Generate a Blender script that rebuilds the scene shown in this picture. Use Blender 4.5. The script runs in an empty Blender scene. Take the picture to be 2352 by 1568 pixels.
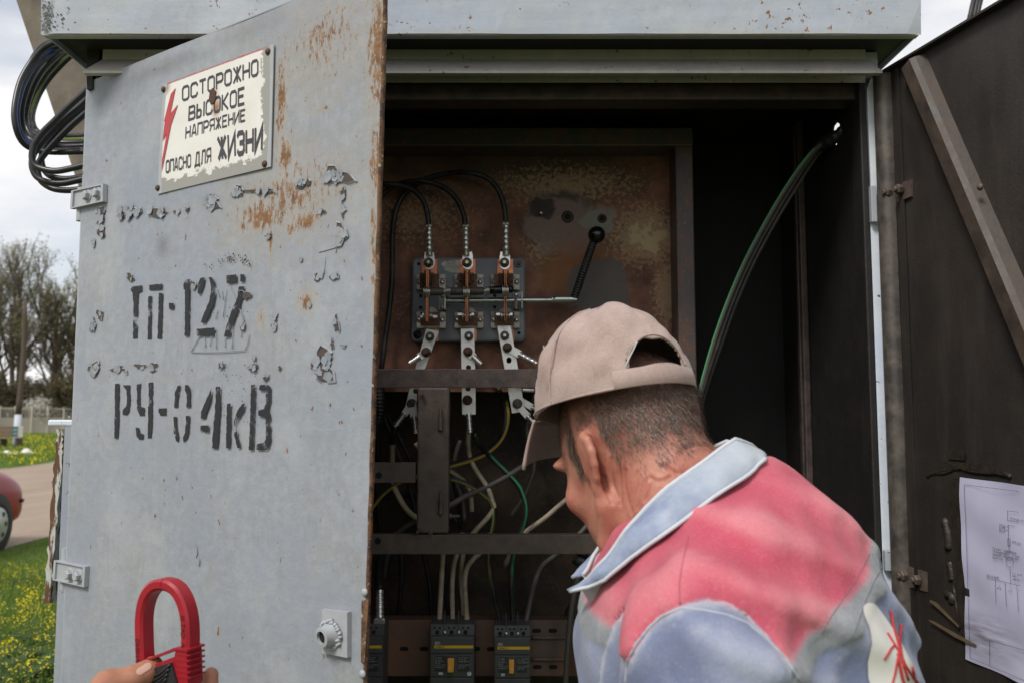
import bpy, bmesh, math, random
import numpy as np
from mathutils import Vector, Matrix
random.seed(7); RNG = np.random.default_rng(7)
S = bpy.context.scene
COL = S.collection
# ---------------------------------------------------------------- camera (31 mm lens, eye 1.5 m, tilted up 5 degrees)
FPX, CX, CY = 2040.0, 1176.0, 784.0          # focal length and centre in a 2352 px wide picture
PIT = math.atan(181/2040); CP, SP = math.cos(PIT), math.sin(PIT); CAMZ = 1.5
cam = bpy.data.cameras.new('camera'); co = bpy.data.objects.new('camera', cam); COL.objects.link(co)
co.location = (0, 0, CAMZ); co.rotation_euler = (math.pi/2 + PIT, 0, 0)
cam.sensor_width = 36; cam.lens = 36*FPX/2352; cam.clip_start = 0.02; cam.clip_end = 2000
cam.dof.use_dof = True; cam.dof.focus_distance = 1.50; cam.dof.aperture_fstop = 7.1
S.camera = co
# ---------------------------------------------------------------- sky: bright broken overcast
SUN_EL, SUN_AZ = math.radians(47), math.radians(214)      # azimuth measured from +Y clockwise: behind the camera, a little left
W = bpy.data.worlds.new('World'); S.world = W; W.use_nodes = True
nt = W.node_tree; nt.nodes.clear()
def wn(t, **k):
    n = nt.nodes.new(t)
    for a, b in k.items(): setattr(n, a, b)
    return n
sky = wn('ShaderNodeTexSky', sky_type='NISHITA', sun_disc=False, sun_elevation=SUN_EL, sun_rotation=SUN_AZ, air_density=1.0, dust_density=1.5)
tc = wn('ShaderNodeTexCoord'); mp = wn('ShaderNodeMapping'); mp.inputs['Scale'].default_value = (1.6, 1.6, 5.0)
n1 = wn('ShaderNodeTexNoise'); n1.inputs['Scale'].default_value = 1.7; n1.inputs['Detail'].default_value = 7; n1.inputs['Roughness'].default_value = .58
r1 = wn('ShaderNodeValToRGB'); r1.color_ramp.elements[0].position = .36; r1.color_ramp.elements[1].position = .62
r1.color_ramp.elements[0].color = (.45, .45, .45, 1); r1.color_ramp.elements[1].color = (1, 1, 1, 1)
mx = wn('ShaderNodeMixRGB'); mx.inputs[2].default_value = (7.7, 7.65, 7.7, 1)
bg = wn('ShaderNodeBackground'); bg.inputs['Strength'].default_value = .105
wo = wn('ShaderNodeOutputWorld')
L = nt.links.new
L(tc.outputs['Generated'], mp.inputs[0]); L(mp.outputs[0], n1.inputs['Vector']); L(n1.outputs['Fac'], r1.inputs[0])
L(r1.outputs[0], mx.inputs[0]); L(sky.outputs[0], mx.inputs[1]); L(mx.outputs[0], bg.inputs[0]); L(bg.outputs[0], wo.inputs[0])
sl = bpy.data.lights.new('sun', 'SUN'); sl.energy = 2.1; sl.angle = math.radians(16); sl.color = (1, .965, .91)
so = bpy.data.objects.new('sun', sl); COL.objects.link(so); so.location = (0, -4, 12)
sd = Vector((math.sin(SUN_AZ)*math.cos(SUN_EL), math.cos(SUN_AZ)*math.cos(SUN_EL), math.sin(SUN_EL)))
so.rotation_euler = (-sd).to_track_quat('-Z', 'Y').to_euler()
S.view_settings.view_transform = 'Standard'; S.view_settings.look = 'None'; S.view_settings.gamma = 1
S.view_settings.exposure = 0.32; S.view_settings.use_curve_mapping = False
S.cycles.max_bounces = 6; S.cycles.use_denoising = True

# ---------------------------------------------------------------- picture -> place
def ray(px, py):
    u = (px-CX)/FPX; v = (CY-py)/FPX
    return Vector((u, CP - v*SP, SP + v*CP))
EYE = Vector((0, 0, CAMZ))
def at(px, py, Y):
    r = ray(px, py); return EYE + r*(Y/r.y)
def onplane(px, py, p0, n):
    r = ray(px, py); return EYE + r*((p0-EYE).dot(n)/r.dot(n))
def PX(r, Y): return r*Y/FPX
def crop(ox, oy, k): return lambda x, y: (ox+k*x, oy+k*y)
K1 = crop(857.5, 367.5, .30625); K2 = crop(826.9, 826.9, .2042); K3 = crop(826.9, 1133.1, .2774); K4 = crop(937.1, 551.25, .1953)
KD1 = crop(0, 0, .375); KD2 = crop(0, 490, .375); KD3 = crop(0, 980, .375)
KCAP = crop(1200.5, 673.75, .2343); KNK = crop(1200.5, 918.75, .3125); KJK = crop(1286.25, 1225, .36458)
KPAP = crop(2021.25, 1010.6, .35565); KCL = crop(214.4, 1304.6, .16796); KCO = crop(0, 0, .3125); KL = crop(0, 888.1, .27344); KR = crop(1592.5, 0, .5)

# ---------------------------------------------------------------- objects
WL = {}
def thing(name, label, cat, loc=(0, 0, 0), group=None):
    o = bpy.data.objects.new(name, None); COL.objects.link(o); o.location = loc; o.empty_display_size = .05
    o['label'] = label; o['category'] = cat
    if group: o['group'] = group
    WL[o.name] = Vector(loc); return o
def tag(o, label, cat, group=None):
    o['label'] = label; o['category'] = cat
    if group: o['group'] = group
    return o
def mesh_obj(name, verts, faces, mat, parent=None, smooth=False, uv=None, midx=None, loc=None):
    base = WL[parent.name] if parent else Vector(loc if loc is not None else (0, 0, 0))
    v = np.asarray(verts, dtype=np.float64) - np.array(base)
    me = bpy.data.meshes.new(name)
    me.from_pydata(v.tolist(), [], [list(f) for f in faces])
    mats = mat if isinstance(mat, (list, tuple)) else [mat]
    for m in mats: me.materials.append(m)
    if midx is not None: me.polygons.foreach_set('material_index', np.asarray(midx, dtype=np.int32))
    if uv is not None:
        l = me.uv_layers.new(name='UVMap'); vi = np.empty(len(me.loops), dtype=np.int32); me.loops.foreach_get('vertex_index', vi)
        l.data.foreach_set('uv', np.asarray(uv, dtype=np.float32)[vi].ravel())
    if smooth: me.polygons.foreach_set('use_smooth', np.ones(len(me.polygons), dtype=bool))
    me.update()
    o = bpy.data.objects.new(name, me); COL.objects.link(o)
    if parent: o.parent = parent; WL[o.name] = base
    else: o.location = base; WL[o.name] = base
    return o
def frame_of(d):
    d = Vector(d).normalized(); a = Vector((0, 0, 1)) if abs(d.z) < .9 else Vector((1, 0, 0))
    x = a.cross(d).normalized(); return x, d.cross(x), d
class MB:
    def __init__(s): s.v = []; s.f = []; s.uv = None
    def add(s, vs, fs):
        b = len(s.v); s.v += [tuple(p) for p in vs]; s.f += [[b+i for i in f] for f in fs]; return s
    def box(s, lo, hi):
        x0, y0, z0 = lo; x1, y1, z1 = hi
        return s.add([(x0,y0,z0),(x1,y0,z0),(x1,y1,z0),(x0,y1,z0),(x0,y0,z1),(x1,y0,z1),(x1,y1,z1),(x0,y1,z1)],
                     [(0,3,2,1),(4,5,6,7),(0,1,5,4),(1,2,6,5),(2,3,7,6),(3,0,4,7)])
    def bbox(s, lo, hi, b=.003):
        """box with bevelled edges"""
        bm = bmesh.new(); bmesh.ops.create_cube(bm, size=1)
        for v in bm.verts: v.co = Vector([lo[i] + (v.co[i]+.5)*(hi[i]-lo[i]) for i in range(3)])
        bmesh.ops.bevel(bm, geom=bm.edges[:], offset=b, segments=2, affect='EDGES', profile=.5)
        bm.verts.index_update(); s.add([v.co for v in bm.verts], [[v.index for v in f.verts] for f in bm.faces]); bm.free(); return s
    def prism(s, poly, d):
        """polygon (list of points) pushed along d"""
        n = len(poly); d = Vector(d); a = [Vector(p) for p in poly]; b = [p+d for p in a]
        return s.add(a+b, [list(range(n))[::-1], list(range(n, 2*n))] + [(i, (i+1) % n, n+(i+1) % n, n+i) for i in range(n)])
    def poly(s, pts): return s.add(pts, [list(range(len(pts)))])
    def cyl(s, p0, p1, r0, r1=None, n=16, caps=True):
        p0, p1 = Vector(p0), Vector(p1); r1 = r0 if r1 is None else r1
        x, y, d = frame_of(p1-p0); c = [(math.cos(2*math.pi*i/n), math.sin(2*math.pi*i/n)) for i in range(n)]
        vs = [p0+x*(a*r0)+y*(b*r0) for a, b in c] + [p1+x*(a*r1)+y*(b*r1) for a, b in c]
        fs = [(i, (i+1) % n, n+(i+1) % n, n+i) for i in range(n)]
        if caps: fs += [list(range(n))[::-1], list(range(n, 2*n))]
        return s.add(vs, fs)
    def lathe(s, p, d, prof, n=20, rot=0):
        """prof: list of (radius, distance along d)"""
        x, y, d = frame_of(d); p = Vector(p); vs = []; fs = []
        for r, h in prof:
            for i in range(n):
                a = 2*math.pi*i/n + rot; vs.append(p + d*h + x*(r*math.cos(a)) + y*(r*math.sin(a)))
        m = len(prof)
        for j in range(m-1):
            for i in range(n): fs.append((j*n+i, j*n+(i+1) % n, (j+1)*n+(i+1) % n, (j+1)*n+i))
        fs += [list(range(n))[::-1], list(range((m-1)*n, m*n))]
        return s.add(vs, fs)
    def hexbolt(s, p, d, r, h, washer=1.35, stud=.5, rot=.2):
        if washer: s.lathe(p, d, [(r*washer, 0), (r*washer, h*.22), (r*washer*.93, h*.28)], 20)
        s.lathe(Vector(p)+Vector(d).normalized()*h*.25, d, [(r, 0), (r, h*.62), (r*.86, h*.75)], 6, rot)
        if stud: s.lathe(Vector(p)+Vector(d).normalized()*h*.8, d, [(r*stud, 0), (r*stud, h*.55), (r*stud*.8, h*.65)], 12)
        return s
    def tube(s, pts, r, n=8, smooth=4, caps=True, ripple=None):
        P = catmull(pts, smooth) if smooth else [Vector(p) for p in pts]
        m = len(P); rr = r if isinstance(r, (list, tuple)) else None
        vs = []; fs = []; T = [(P[min(i+1, m-1)]-P[max(i-1, 0)]).normalized() for i in range(m)]
        x, y, _ = frame_of(T[0])
        for i in range(m):
            x = (x - T[i]*x.dot(T[i])).normalized(); y = T[i].cross(x)
            q = i/(m-1); rad = (rr[0]+(rr[1]-rr[0])*q) if rr else r
            if ripple: rad *= ripple(i)
            for k in range(n):
                a = 2*math.pi*k/n; vs.append(P[i]+x*(rad*math.cos(a))+y*(rad*math.sin(a)))
        for i in range(m-1):
            for k in range(n): fs.append((i*n+k, i*n+(k+1) % n, (i+1)*n+(k+1) % n, (i+1)*n+k))
        if caps: fs += [list(range(n))[::-1], list(range((m-1)*n, m*n))]
        s.add(vs, fs); return s
    def build(s, name, mat, parent=None, smooth=False, loc=None, auto=False):
        o = mesh_obj(name, s.v, s.f, mat, parent, smooth, s.uv, loc=loc)
        if auto:
            o.data.polygons.foreach_set('use_smooth', np.ones(len(o.data.polygons), dtype=bool)); o.data.set_sharp_from_angle(angle=math.radians(38))
        return o
def catmull(pts, k):
    P = [Vector(p) for p in pts]; P = [P[0]*2-P[1]] + P + [P[-1]*2-P[-2]]; out = []
    for i in range(1, len(P)-2):
        a, b, c, d = P[i-1:i+3]
        for j in range(k):
            t = j/k; out.append(.5*((2*b)+(c-a)*t+(2*a-5*b+4*c-d)*t*t+(3*b-a-3*c+d)*t**3))
    out.append(P[-2]); return out
def fan(c, ring):   # filled outline that need not be convex-safe: triangles from bmesh
    pass
def flat_poly(pts):
    """triangulated faces of a possibly concave planar outline"""
    from mathutils.geometry import tessellate_polygon
    return [Vector(p) for p in pts], [list(t) for t in tessellate_polygon([[Vector(p) for p in pts]])]

# ---------------------------------------------------------------- materials
class G:
    def __init__(s, name, rough=.6, metal=0, spec=.5):
        s.m = bpy.data.materials.new(name); s.m.use_nodes = True; s.t = s.m.node_tree; s.t.nodes.clear()
        s.b = s.t.nodes.new('ShaderNodeBsdfPrincipled'); s.o = s.t.nodes.new('ShaderNodeOutputMaterial')
        s.t.links.new(s.b.outputs[0], s.o.inputs[0]); s.set('Roughness', rough); s.set('Metallic', metal); s.set('Specular IOR Level', spec)
        s.c = s.t.nodes.new('ShaderNodeTexCoord')
    def lk(s, sock, v):
        if isinstance(v, bpy.types.NodeSocket): s.t.links.new(v, sock)
        elif isinstance(v, (tuple, list)): sock.default_value = (tuple(v)+(1,))[:4] if sock.type == 'RGBA' else tuple(v)[:3]
        else: sock.default_value = v if sock.type != 'RGBA' else (v, v, v, 1)
    def set(s, k, v): s.lk(s.b.inputs[k], v); return s
    def co(s, k='Object'): return s.c.outputs[k]
    def map(s, v, scale=(1,1,1), loc=(0,0,0), rot=(0,0,0)):
        n = s.t.nodes.new('ShaderNodeMapping'); s.lk(n.inputs[0], v); n.inputs['Scale'].default_value = scale; n.inputs['Location'].default_value = loc; n.inputs['Rotation'].default_value = rot
        return n.outputs[0]
    def noise(s, v, scale, detail=4, rough=.55, dist=0, col=False):
        n = s.t.nodes.new('ShaderNodeTexNoise'); s.lk(n.inputs['Vector'], v); n.inputs['Scale'].default_value = scale; n.inputs['Detail'].default_value = detail
        n.inputs['Roughness'].default_value = rough; n.inputs['Distortion'].default_value = dist; return n.outputs['Color' if col else 'Fac']
    def vor(s, v, scale, feat='F1', out='Distance', rnd=1):
        n = s.t.nodes.new('ShaderNodeTexVoronoi'); n.feature = feat; s.lk(n.inputs['Vector'], v); n.inputs['Scale'].default_value = scale; n.inputs['Randomness'].default_value = rnd; return n.outputs[out]
    def wave(s, v, scale, dist=0, dirn='X', det=2):
        n = s.t.nodes.new('ShaderNodeTexWave'); n.bands_direction = dirn; s.lk(n.inputs['Vector'], v); n.inputs['Scale'].default_value = scale; n.inputs['Distortion'].default_value = dist; n.inputs['Detail'].default_value = det; return n.outputs['Fac']
    def ramp(s, f, stops, interp='LINEAR'):
        n = s.t.nodes.new('ShaderNodeValToRGB'); s.lk(n.inputs[0], f); e = n.color_ramp.elements; n.color_ramp.interpolation = interp
        while len(e) < len(stops): e.new(.5)
        for i, (p, c) in enumerate(stops):
            e[i].position = p; e[i].color = (c, c, c, 1) if not isinstance(c, (tuple, list)) else (tuple(c)+(1,))[:4]
        return n.outputs[0]
    def mix(s, f, a, b, mode='MIX'):
        n = s.t.nodes.new('ShaderNodeMixRGB'); n.blend_type = mode; s.lk(n.inputs[0], f); s.lk(n.inputs[1], a); s.lk(n.inputs[2], b); return n.outputs[0]
    def math(s, op, a, b=0., clamp=False):
        n = s.t.nodes.new('ShaderNodeMath'); n.operation = op; n.use_clamp = clamp; s.lk(n.inputs[0], a); s.lk(n.inputs[1], b); return n.outputs[0]
    def sep(s, v):
        n = s.t.nodes.new('ShaderNodeSeparateXYZ'); s.lk(n.inputs[0], v); return n.outputs
    def blob(s, v, c, r):
        """1 at c falling to 0 at the ellipse r"""
        n = s.t.nodes.new('ShaderNodeVectorMath'); n.operation = 'SUBTRACT'; s.lk(n.inputs[0], v); n.inputs[1].default_value = (c[0], c[1], c[2] if len(c) > 2 else 0)
        m = s.t.nodes.new('ShaderNodeVectorMath'); m.operation = 'DIVIDE'; s.lk(m.inputs[0], n.outputs[0]); m.inputs[1].default_value = (r[0], r[1], r[2] if len(r) > 2 else 1)
        l = s.t.nodes.new('ShaderNodeVectorMath'); l.operation = 'LENGTH'; s.lk(l.inputs[0], m.outputs[0])
        return s.math('SUBTRACT', 1., l.outputs['Value'], True)
    def warp(s, v, amp, scale, detail=5):
        n = s.noise(v, scale, detail, .6, col=True); a = s.t.nodes.new('ShaderNodeVectorMath'); a.operation = 'SUBTRACT'; s.lk(a.inputs[0], n); a.inputs[1].default_value = (.5, .5, .5)
        m = s.t.nodes.new('ShaderNodeVectorMath'); m.operation = 'MULTIPLY_ADD'; s.lk(m.inputs[0], a.outputs[0]); m.inputs[1].default_value = (amp,)*3; s.lk(m.inputs[2], v); return m.outputs[0]
    def bump(s, h, strength=.3, dist=.002):
        n = s.t.nodes.new('ShaderNodeBump'); n.inputs['Strength'].default_value = strength; n.inputs['Distance'].default_value = dist; s.lk(n.inputs['Height'], h)
        s.t.links.new(n.outputs[0], s.b.inputs['Normal']); return s
    def col(s, v): return s.set('Base Color', v)
def simple(name, c, rough=.5, metal=0, var=.25, scale=40, bump=0, spec=.5):
    g = G(name, rough, metal, spec); n = g.noise(g.co(), scale, 5, .6)
    g.col(g.mix(n, tuple(x*(1-var) for x in c), tuple(min(1, x*(1+var)) for x in c)))
    if bump: g.bump(n, bump)
    return g.m
def dusty(name, c, dust=(.16, .13, .11), amt=.5, rough=.55, metal=0, scale=25, bump=.15):
    """surface with patchy dust / grime"""
    g = G(name, rough, metal); n = g.noise(g.co(), scale, 6, .65); n2 = g.noise(g.co(), scale*6, 4, .6)
    f = g.math('MULTIPLY', g.ramp(n, [(.38, 0.), (.72, 1.)]), amt)
    g.col(g.mix(f, g.mix(n2, tuple(x*.75 for x in c), tuple(min(1, x*1.2) for x in c)), dust))
    g.set('Roughness', g.math('ADD', g.math('MULTIPLY', f, .3), rough, True)); g.bump(n2, bump, .0015); return g.m
M = {}
def textmesh(txt, size, mapf, mat, parent, name='lettering', bold=0.0, align='LEFT'):
    cu = bpy.data.curves.new('t', 'FONT'); cu.body = txt; cu.size = size; cu.offset = bold; cu.resolution_u = 2; cu.align_x = align; cu.space_line = .95
    ob = bpy.data.objects.new('t', cu); me = ob.to_mesh(); vs = [mapf(v.co.x, v.co.y) for v in me.vertices]; fs = [list(p.vertices) for p in me.polygons]
    ob.to_mesh_clear(); bpy.data.objects.remove(ob); bpy.data.curves.remove(cu)
    return mesh_obj(name, vs, fs, mat, parent)
# ================================================================ materials of the cabinet
RUST1, RUST2, RUST3 = (.20, .095, .034), (.095, .043, .020), (.33, .195, .085)
def rust_col(g, v, sc=60):
    return g.ramp(g.noise(v, sc, 6, .7), [(.3, RUST2), (.5, RUST1), (.72, RUST3)])
def paint(name, coord='UV', base=(.36, .385, .40), blobs=(), edge=None, speck=.0, dirt=.5, streak=(60, 60, 3), blue=.5, bump=.35, grime=None, lowstain=None):
    """old brushed grey oil paint with rust coming through; blobs: (u, v, ru, rv, strength) in metres"""
    g = G(name, .5, 0, .4); v = g.co(coord)
    st = g.noise(g.map(v, streak), 1, 5, .6); big = g.noise(v, 3.2, 4, .55); mid = g.noise(v, 14, 5, .6); fine = g.noise(v, 170, 3, .6)
    c = g.mix(g.ramp(big, [(.35, 0.), (.68, 1.)]), base, tuple(x*y for x, y in zip(base, (.90, .95, 1.10))))
    c = g.mix(g.math('MULTIPLY', g.ramp(mid, [(.45, 0.), (.7, 1.)]), blue), c, tuple(x*y for x, y in zip(base, (.88, .93, 1.06))))
    c = g.mix(g.math('MULTIPLY', g.ramp(st, [(.42, 1.), (.62, 0.)]), dirt*.55), c, tuple(x*.62 for x in base))
    c = g.mix(g.math('MULTIPLY', g.ramp(g.noise(g.map(v, (9, 9, 1)), 1.3, 5, .6), [(.5, 0.), (.75, 1.)]), dirt*.6), c, tuple(x*y for x, y in zip(base, (.66, .64, .60))))
    wv_ = g.warp(v, .06, 4.5, 3); dm_ = g.ramp(g.noise(v, 5, 4, .6), [(.42, 0.), (.58, 1.)])
    br = g.noise(g.map(wv_, (10, 170, 10)), 1, 6, .7); br2 = g.noise(g.map(wv_, (120, 6, 120)), 1, 6, .7)
    c = g.mix(g.math('MULTIPLY', g.math('MULTIPLY', g.ramp(br, [(.36, 1.), (.50, 0.)]), dm_), .20), c, tuple(x*.72 for x in base)); c = g.mix(g.math('MULTIPLY', g.math('MULTIPLY', g.ramp(br, [(.54, 0.), (.70, 1.)]), dm_), .26), c, tuple(min(1, x*1.18) for x in base))
    c = g.mix(g.math('MULTIPLY', g.math('MULTIPLY', g.ramp(br2, [(.38, 1.), (.54, 0.)]), g.math('SUBTRACT', 1., dm_)), .34), c, tuple(x*.66 for x in base))
    c = g.mix(g.math('MULTIPLY', g.ramp(g.noise(g.warp(v, .2, 2.2, 5), 6, 6, .65), [(.46, 0.), (.60, 1.)]), .55), c, tuple(x*y for x, y in zip(base, (.78, .84, .99))))
    c = g.mix(g.math('MULTIPLY', g.ramp(g.noise(g.warp(v, .3, 3.1, 5), 4.3, 6, .65), [(.50, 0.), (.64, 1.)]), .40), c, tuple(min(1, x*1.2) for x in base))
    c = g.mix(g.ramp(g.noise(v, 260, 4, .7), [(.64, 0.), (.70, .55)]), c, tuple(x*.45 for x in base))
    if grime:
        for (u, w, ru, rw, k) in grime:
            m = g.math('MULTIPLY', g.blob(v, (u, w), (ru, rw)), g.math('ADD', .4, mid)); c = g.mix(g.math('MULTIPLY', m, k, True), c, (.12, .12, .12))
    mask = None
    for (u, w, ru, rw, k) in blobs:
        m = g.math('MULTIPLY', g.blob(v, (u, w), (ru, rw)), k)
        mask = m if mask is None else g.math('MAXIMUM', mask, m)
    n1 = g.noise(g.map(v, (1, .34, 1)), 125, 8, .80)
    if mask is not None:
        t = g.math('ADD', g.math('MULTIPLY', mask, .42), g.math('SUBTRACT', n1, .79))
        stain = g.ramp(g.math('ADD', t, .20), [(0., 0.), (.26, .55)]); hard = g.ramp(t, [(0., 0.), (.06, 1.)])
        c = g.mix(stain, c, (.36, .285, .185)); c = g.mix(hard, c, rust_col(g, v))
    if speck:
        sp = g.noise(g.map(v, (1, .6, 1)), 85, 3, .6); area = g.ramp(big, [(.4, .2), (.6, 1.)])
        h2 = g.ramp(g.math('ADD', sp, g.math('MULTIPLY', area, speck)), [(.72, 0.), (.755, 1.)]); c = g.mix(h2, c, rust_col(g, v, 120))
    if lowstain:
        ls = g.math('MULTIPLY', g.ramp(g.math('SUBTRACT', g.sep(v)[2], lowstain-.3), [(.30, 1.), (.335, 0.)]), g.ramp(g.noise(g.map(v, (5, 5, 30)), 1, 5, .6), [(.36, 0.), (.62, .75)])); c = g.mix(ls, c, (.38, .33, .21))
    g.col(c); g.set('Roughness', g.ramp(mid, [(.3, .42), (.7, .62)]))
    hgt = g.math('ADD', g.math('MULTIPLY', st, .7), g.math('ADD', g.math('MULTIPLY', fine, .5), g.math('MULTIPLY', mid, .8)))
    g.bump(hgt, bump, .0014); return g.m

M['fascia'] = paint('fascia_paint', 'Object', (.40, .425, .445), [], speck=.10, dirt=.45, streak=(5, 40, 60), lowstain=2.152-.25)
M['shell'] = paint('cabinet_paint', 'Object', (.38, .40, .415), [], speck=.12, dirt=.5)
M['flange'] = paint('flange_paint', 'Object', (.50, .46, .40), [], speck=.1, dirt=.6)
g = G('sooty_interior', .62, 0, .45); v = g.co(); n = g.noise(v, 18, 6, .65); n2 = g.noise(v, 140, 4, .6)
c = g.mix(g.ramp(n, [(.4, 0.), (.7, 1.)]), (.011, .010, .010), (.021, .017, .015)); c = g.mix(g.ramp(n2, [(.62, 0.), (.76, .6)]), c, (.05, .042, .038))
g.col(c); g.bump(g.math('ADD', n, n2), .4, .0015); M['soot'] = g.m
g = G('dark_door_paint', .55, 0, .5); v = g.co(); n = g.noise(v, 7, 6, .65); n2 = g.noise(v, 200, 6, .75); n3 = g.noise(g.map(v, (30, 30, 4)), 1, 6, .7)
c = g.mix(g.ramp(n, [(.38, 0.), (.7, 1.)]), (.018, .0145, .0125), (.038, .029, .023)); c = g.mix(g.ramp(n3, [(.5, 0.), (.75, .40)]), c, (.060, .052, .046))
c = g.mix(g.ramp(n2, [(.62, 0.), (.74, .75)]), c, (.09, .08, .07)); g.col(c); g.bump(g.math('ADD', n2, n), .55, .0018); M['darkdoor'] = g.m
M['darkedge'] = dusty('dusty_dark_edge', (.05, .043, .038), (.17, .14, .115), .75, .5, 0, 30)
M['brown'] = dusty('brown_dust_steel', (.078, .056, .047), (.17, .13, .10), .6, .5, 0, 30, .3)
M['beam'] = dusty('dark_beam_steel', (.045, .035, .033), (.15, .10, .085), .6, .45, .2, 35, .5)
g = G('rim_steel', .5, .15); v = g.co(); n = g.noise(v, 38, 7, .72); n2 = g.noise(v, 160, 5, .7); n3 = g.noise(v, 9, 4)
c = g.mix(g.ramp(n, [(.42, 0.), (.56, 1.)]), (.075, .072, .078), (.14, .075, .055)); c = g.mix(g.ramp(n2, [(.58, 0.), (.68, .9)]), c, (.27, .19, .145)); c = g.mix(g.ramp(n3, [(.45, 0.), (.62, .8)]), c, (.065, .066, .076))
g.col(c); g.bump(n2, .5, .001); M['rim'] = g.m
M['white'] = paint('white_post_paint', 'Object', (.72, .76, .78), [], speck=.05, dirt=.3)
M['boltgrey'] = simple('painted_bolt', (.36, .38, .395), .5, 0, .15, 60, .3)
M['rustbolt'] = simple('rusty_bolt', (.085, .045, .03), .65, .3, .5, 220, .6)
M['darkbolt'] = simple('dark_bolt', (.10, .09, .085), .4, .7, .4, 200, .3)
M['zinc'] = simple('zinc_steel', (.55, .55, .52), .32, .9, .3, 150, .15)
M['yzinc'] = simple('yellow_zinc', (.62, .56, .30), .32, .9, .3, 150, .15)
M['hole'] = simple('deep_hole', (.006, .006, .006), .9)

# ================================================================ cabinet shell
YF, YROOF, YB = 1.62, 1.50, 2.14
HX = at(203, 192, YF).x; HXR = at(2012, 300, YF).x; ZT = at(203, 192, YF).z
cab = thing('switchgear_cabinet', 'grey steel electrical switchgear cabinet with peeling paint and both doors open', 'cabinet', ((HX+HXR)/2, 1.9, .25))
ZB = .42
XL, XR = HX+.004, HXR-.004
zf0 = at(1100, 78, YROOF).z; xf0, xf1 = at(91, 78, YROOF).x, at(2118, 78, YROOF).x
# roof: pressed cap with a deep front fascia, open underneath
mb = MB(); n = 60; zt = zf0+.155
vs = []; 
for i in range(n+1):
    x = xf0+(xf1-xf0)*i/n; w = .0010*math.sin(i*.5)+.0006*math.sin(i*1.3)
    b = .004 if i in (0, n) else 0
    vs += [(x, YROOF+b, zf0+w*.35), (x, YROOF+w, zf0+.06), (x, YROOF+.002, zt)]
fs = []
for i in range(n):
    for j in range(2): a = i*3+j; fs.append((a, a+3, a+4, a+1))
mb.add(vs, fs)
mb.prism([(xf0, YROOF+.004, zf0+.004), (xf0, YROOF+.004, zt), (xf0+.003, YROOF+.004, zt), (xf0+.003, YROOF+.004, zf0+.004)], (0, YB+.16-YROOF, 0))
mb.prism([(xf1-.003, YROOF+.004, zf0+.004), (xf1-.003, YROOF+.004, zt), (xf1, YROOF+.004, zt), (xf1, YROOF+.004, zf0+.004)], (0, YB+.16-YROOF, 0))
mb.box((xf0+.003, YB+.157, zf0+.004), (xf1-.003, YB+.16, zt))
xm = (xf0+xf1)/2
mb.prism([(xf0, YROOF, zt), (xm, YROOF, zt+.10), (xf1, YROOF, zt), (xf1, YROOF, zt+.003), (xm, YROOF, zt+.103), (xf0, YROOF, zt+.003)], (0, YB+.16-YROOF, 0))
roof = mb.build('roof', M['fascia'], cab)
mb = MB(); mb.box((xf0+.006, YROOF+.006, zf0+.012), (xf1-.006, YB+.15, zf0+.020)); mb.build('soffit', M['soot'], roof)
mb = MB(); mb.box((xf0+.004, YROOF+.003, zf0-.0015), (xf1-.004, YROOF+.018, zf0+.003)); mb.build('lip', M['flange'], roof)
# lichen on the roof corner
g = G('lichen', .9); nn = g.noise(g.co(), 200, 4); g.col(g.mix(nn, (.06, .062, .055), (.24, .245, .20))); g.bump(nn, .8, .002); M['lichen'] = g.m
mb = MB()
for i in range(170):
    a = abs(random.gauss(0, .018)); zz = random.random()**1.3*.075
    p = Vector((xf0+.002+min(a, .06), YROOF-.0008, zf0+.006+zz)); r = random.uniform(.0008, .0022)
    if random.random() < .3+.7*(zz/.075) and a > .02: continue
    mb.lathe(p, (random.uniform(-.3, .3), -1, random.uniform(-.3, .3)), [(r, 0), (r*.8, r*.22), (r*.3, r*.3)], 6, random.random())
mb.build('lichen', M['lichen'], roof, True)['kind'] = 'stuff'
# walls, floor
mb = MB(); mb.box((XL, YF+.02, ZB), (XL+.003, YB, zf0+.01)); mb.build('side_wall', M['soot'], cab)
mb = MB(); mb.box((XL-.004, YF+.02, ZB), (XL-.001, YB, zf0+.01)); mb.build('wall_cladding', M['shell'], cab)
# right wall with the cable hole
hy, hz, hr = 1.757, at(1913, 308, 1.757).z, .0235
xi = at(1975, 300, YF).x
def holed(x, name, mat):
    mb = MB(); sq = .05; k = 24
    y0, y1, z0, z1 = YF+.02, YB, ZB, zf0+.01
    for lo, hi in (((y0, z0), (y1, hz-sq)), ((y0, hz+sq), (y1, z1)), ((y0, hz-sq), (hy-sq, hz+sq)), ((hy+sq, hz-sq), (y1, hz+sq))):
        mb.poly([(x, lo[0], lo[1]), (x, hi[0], lo[1]), (x, hi[0], hi[1]), (x, lo[0], hi[1])])
    for i in range(k):
        def pt(j, outer):
            a = 2*math.pi*j/k; c, s_ = math.cos(a), math.sin(a); r = sq/max(abs(c), abs(s_)) if outer else hr*(1+.08*math.sin(j*2.1))
            return (x, hy+c*r, hz+s_*r)
        mb.poly([pt(i, 1), pt(i+1, 1), pt(i+1, 0), pt(i, 0)])
    return mb.build(name, mat, cab)
holed(xi+.006, 'side_wall', M['soot']); holed(xi+.0095, 'wall_cladding', M['shell'])
g = G('rear_rust', .7, 0, .4); v = g.co(); n = g.noise(v, 9, 6, .65); n2 = g.noise(v, 120, 5, .7); n3 = g.vor(g.warp(v, .12, 14), 26, 'DISTANCE_TO_EDGE')
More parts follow.
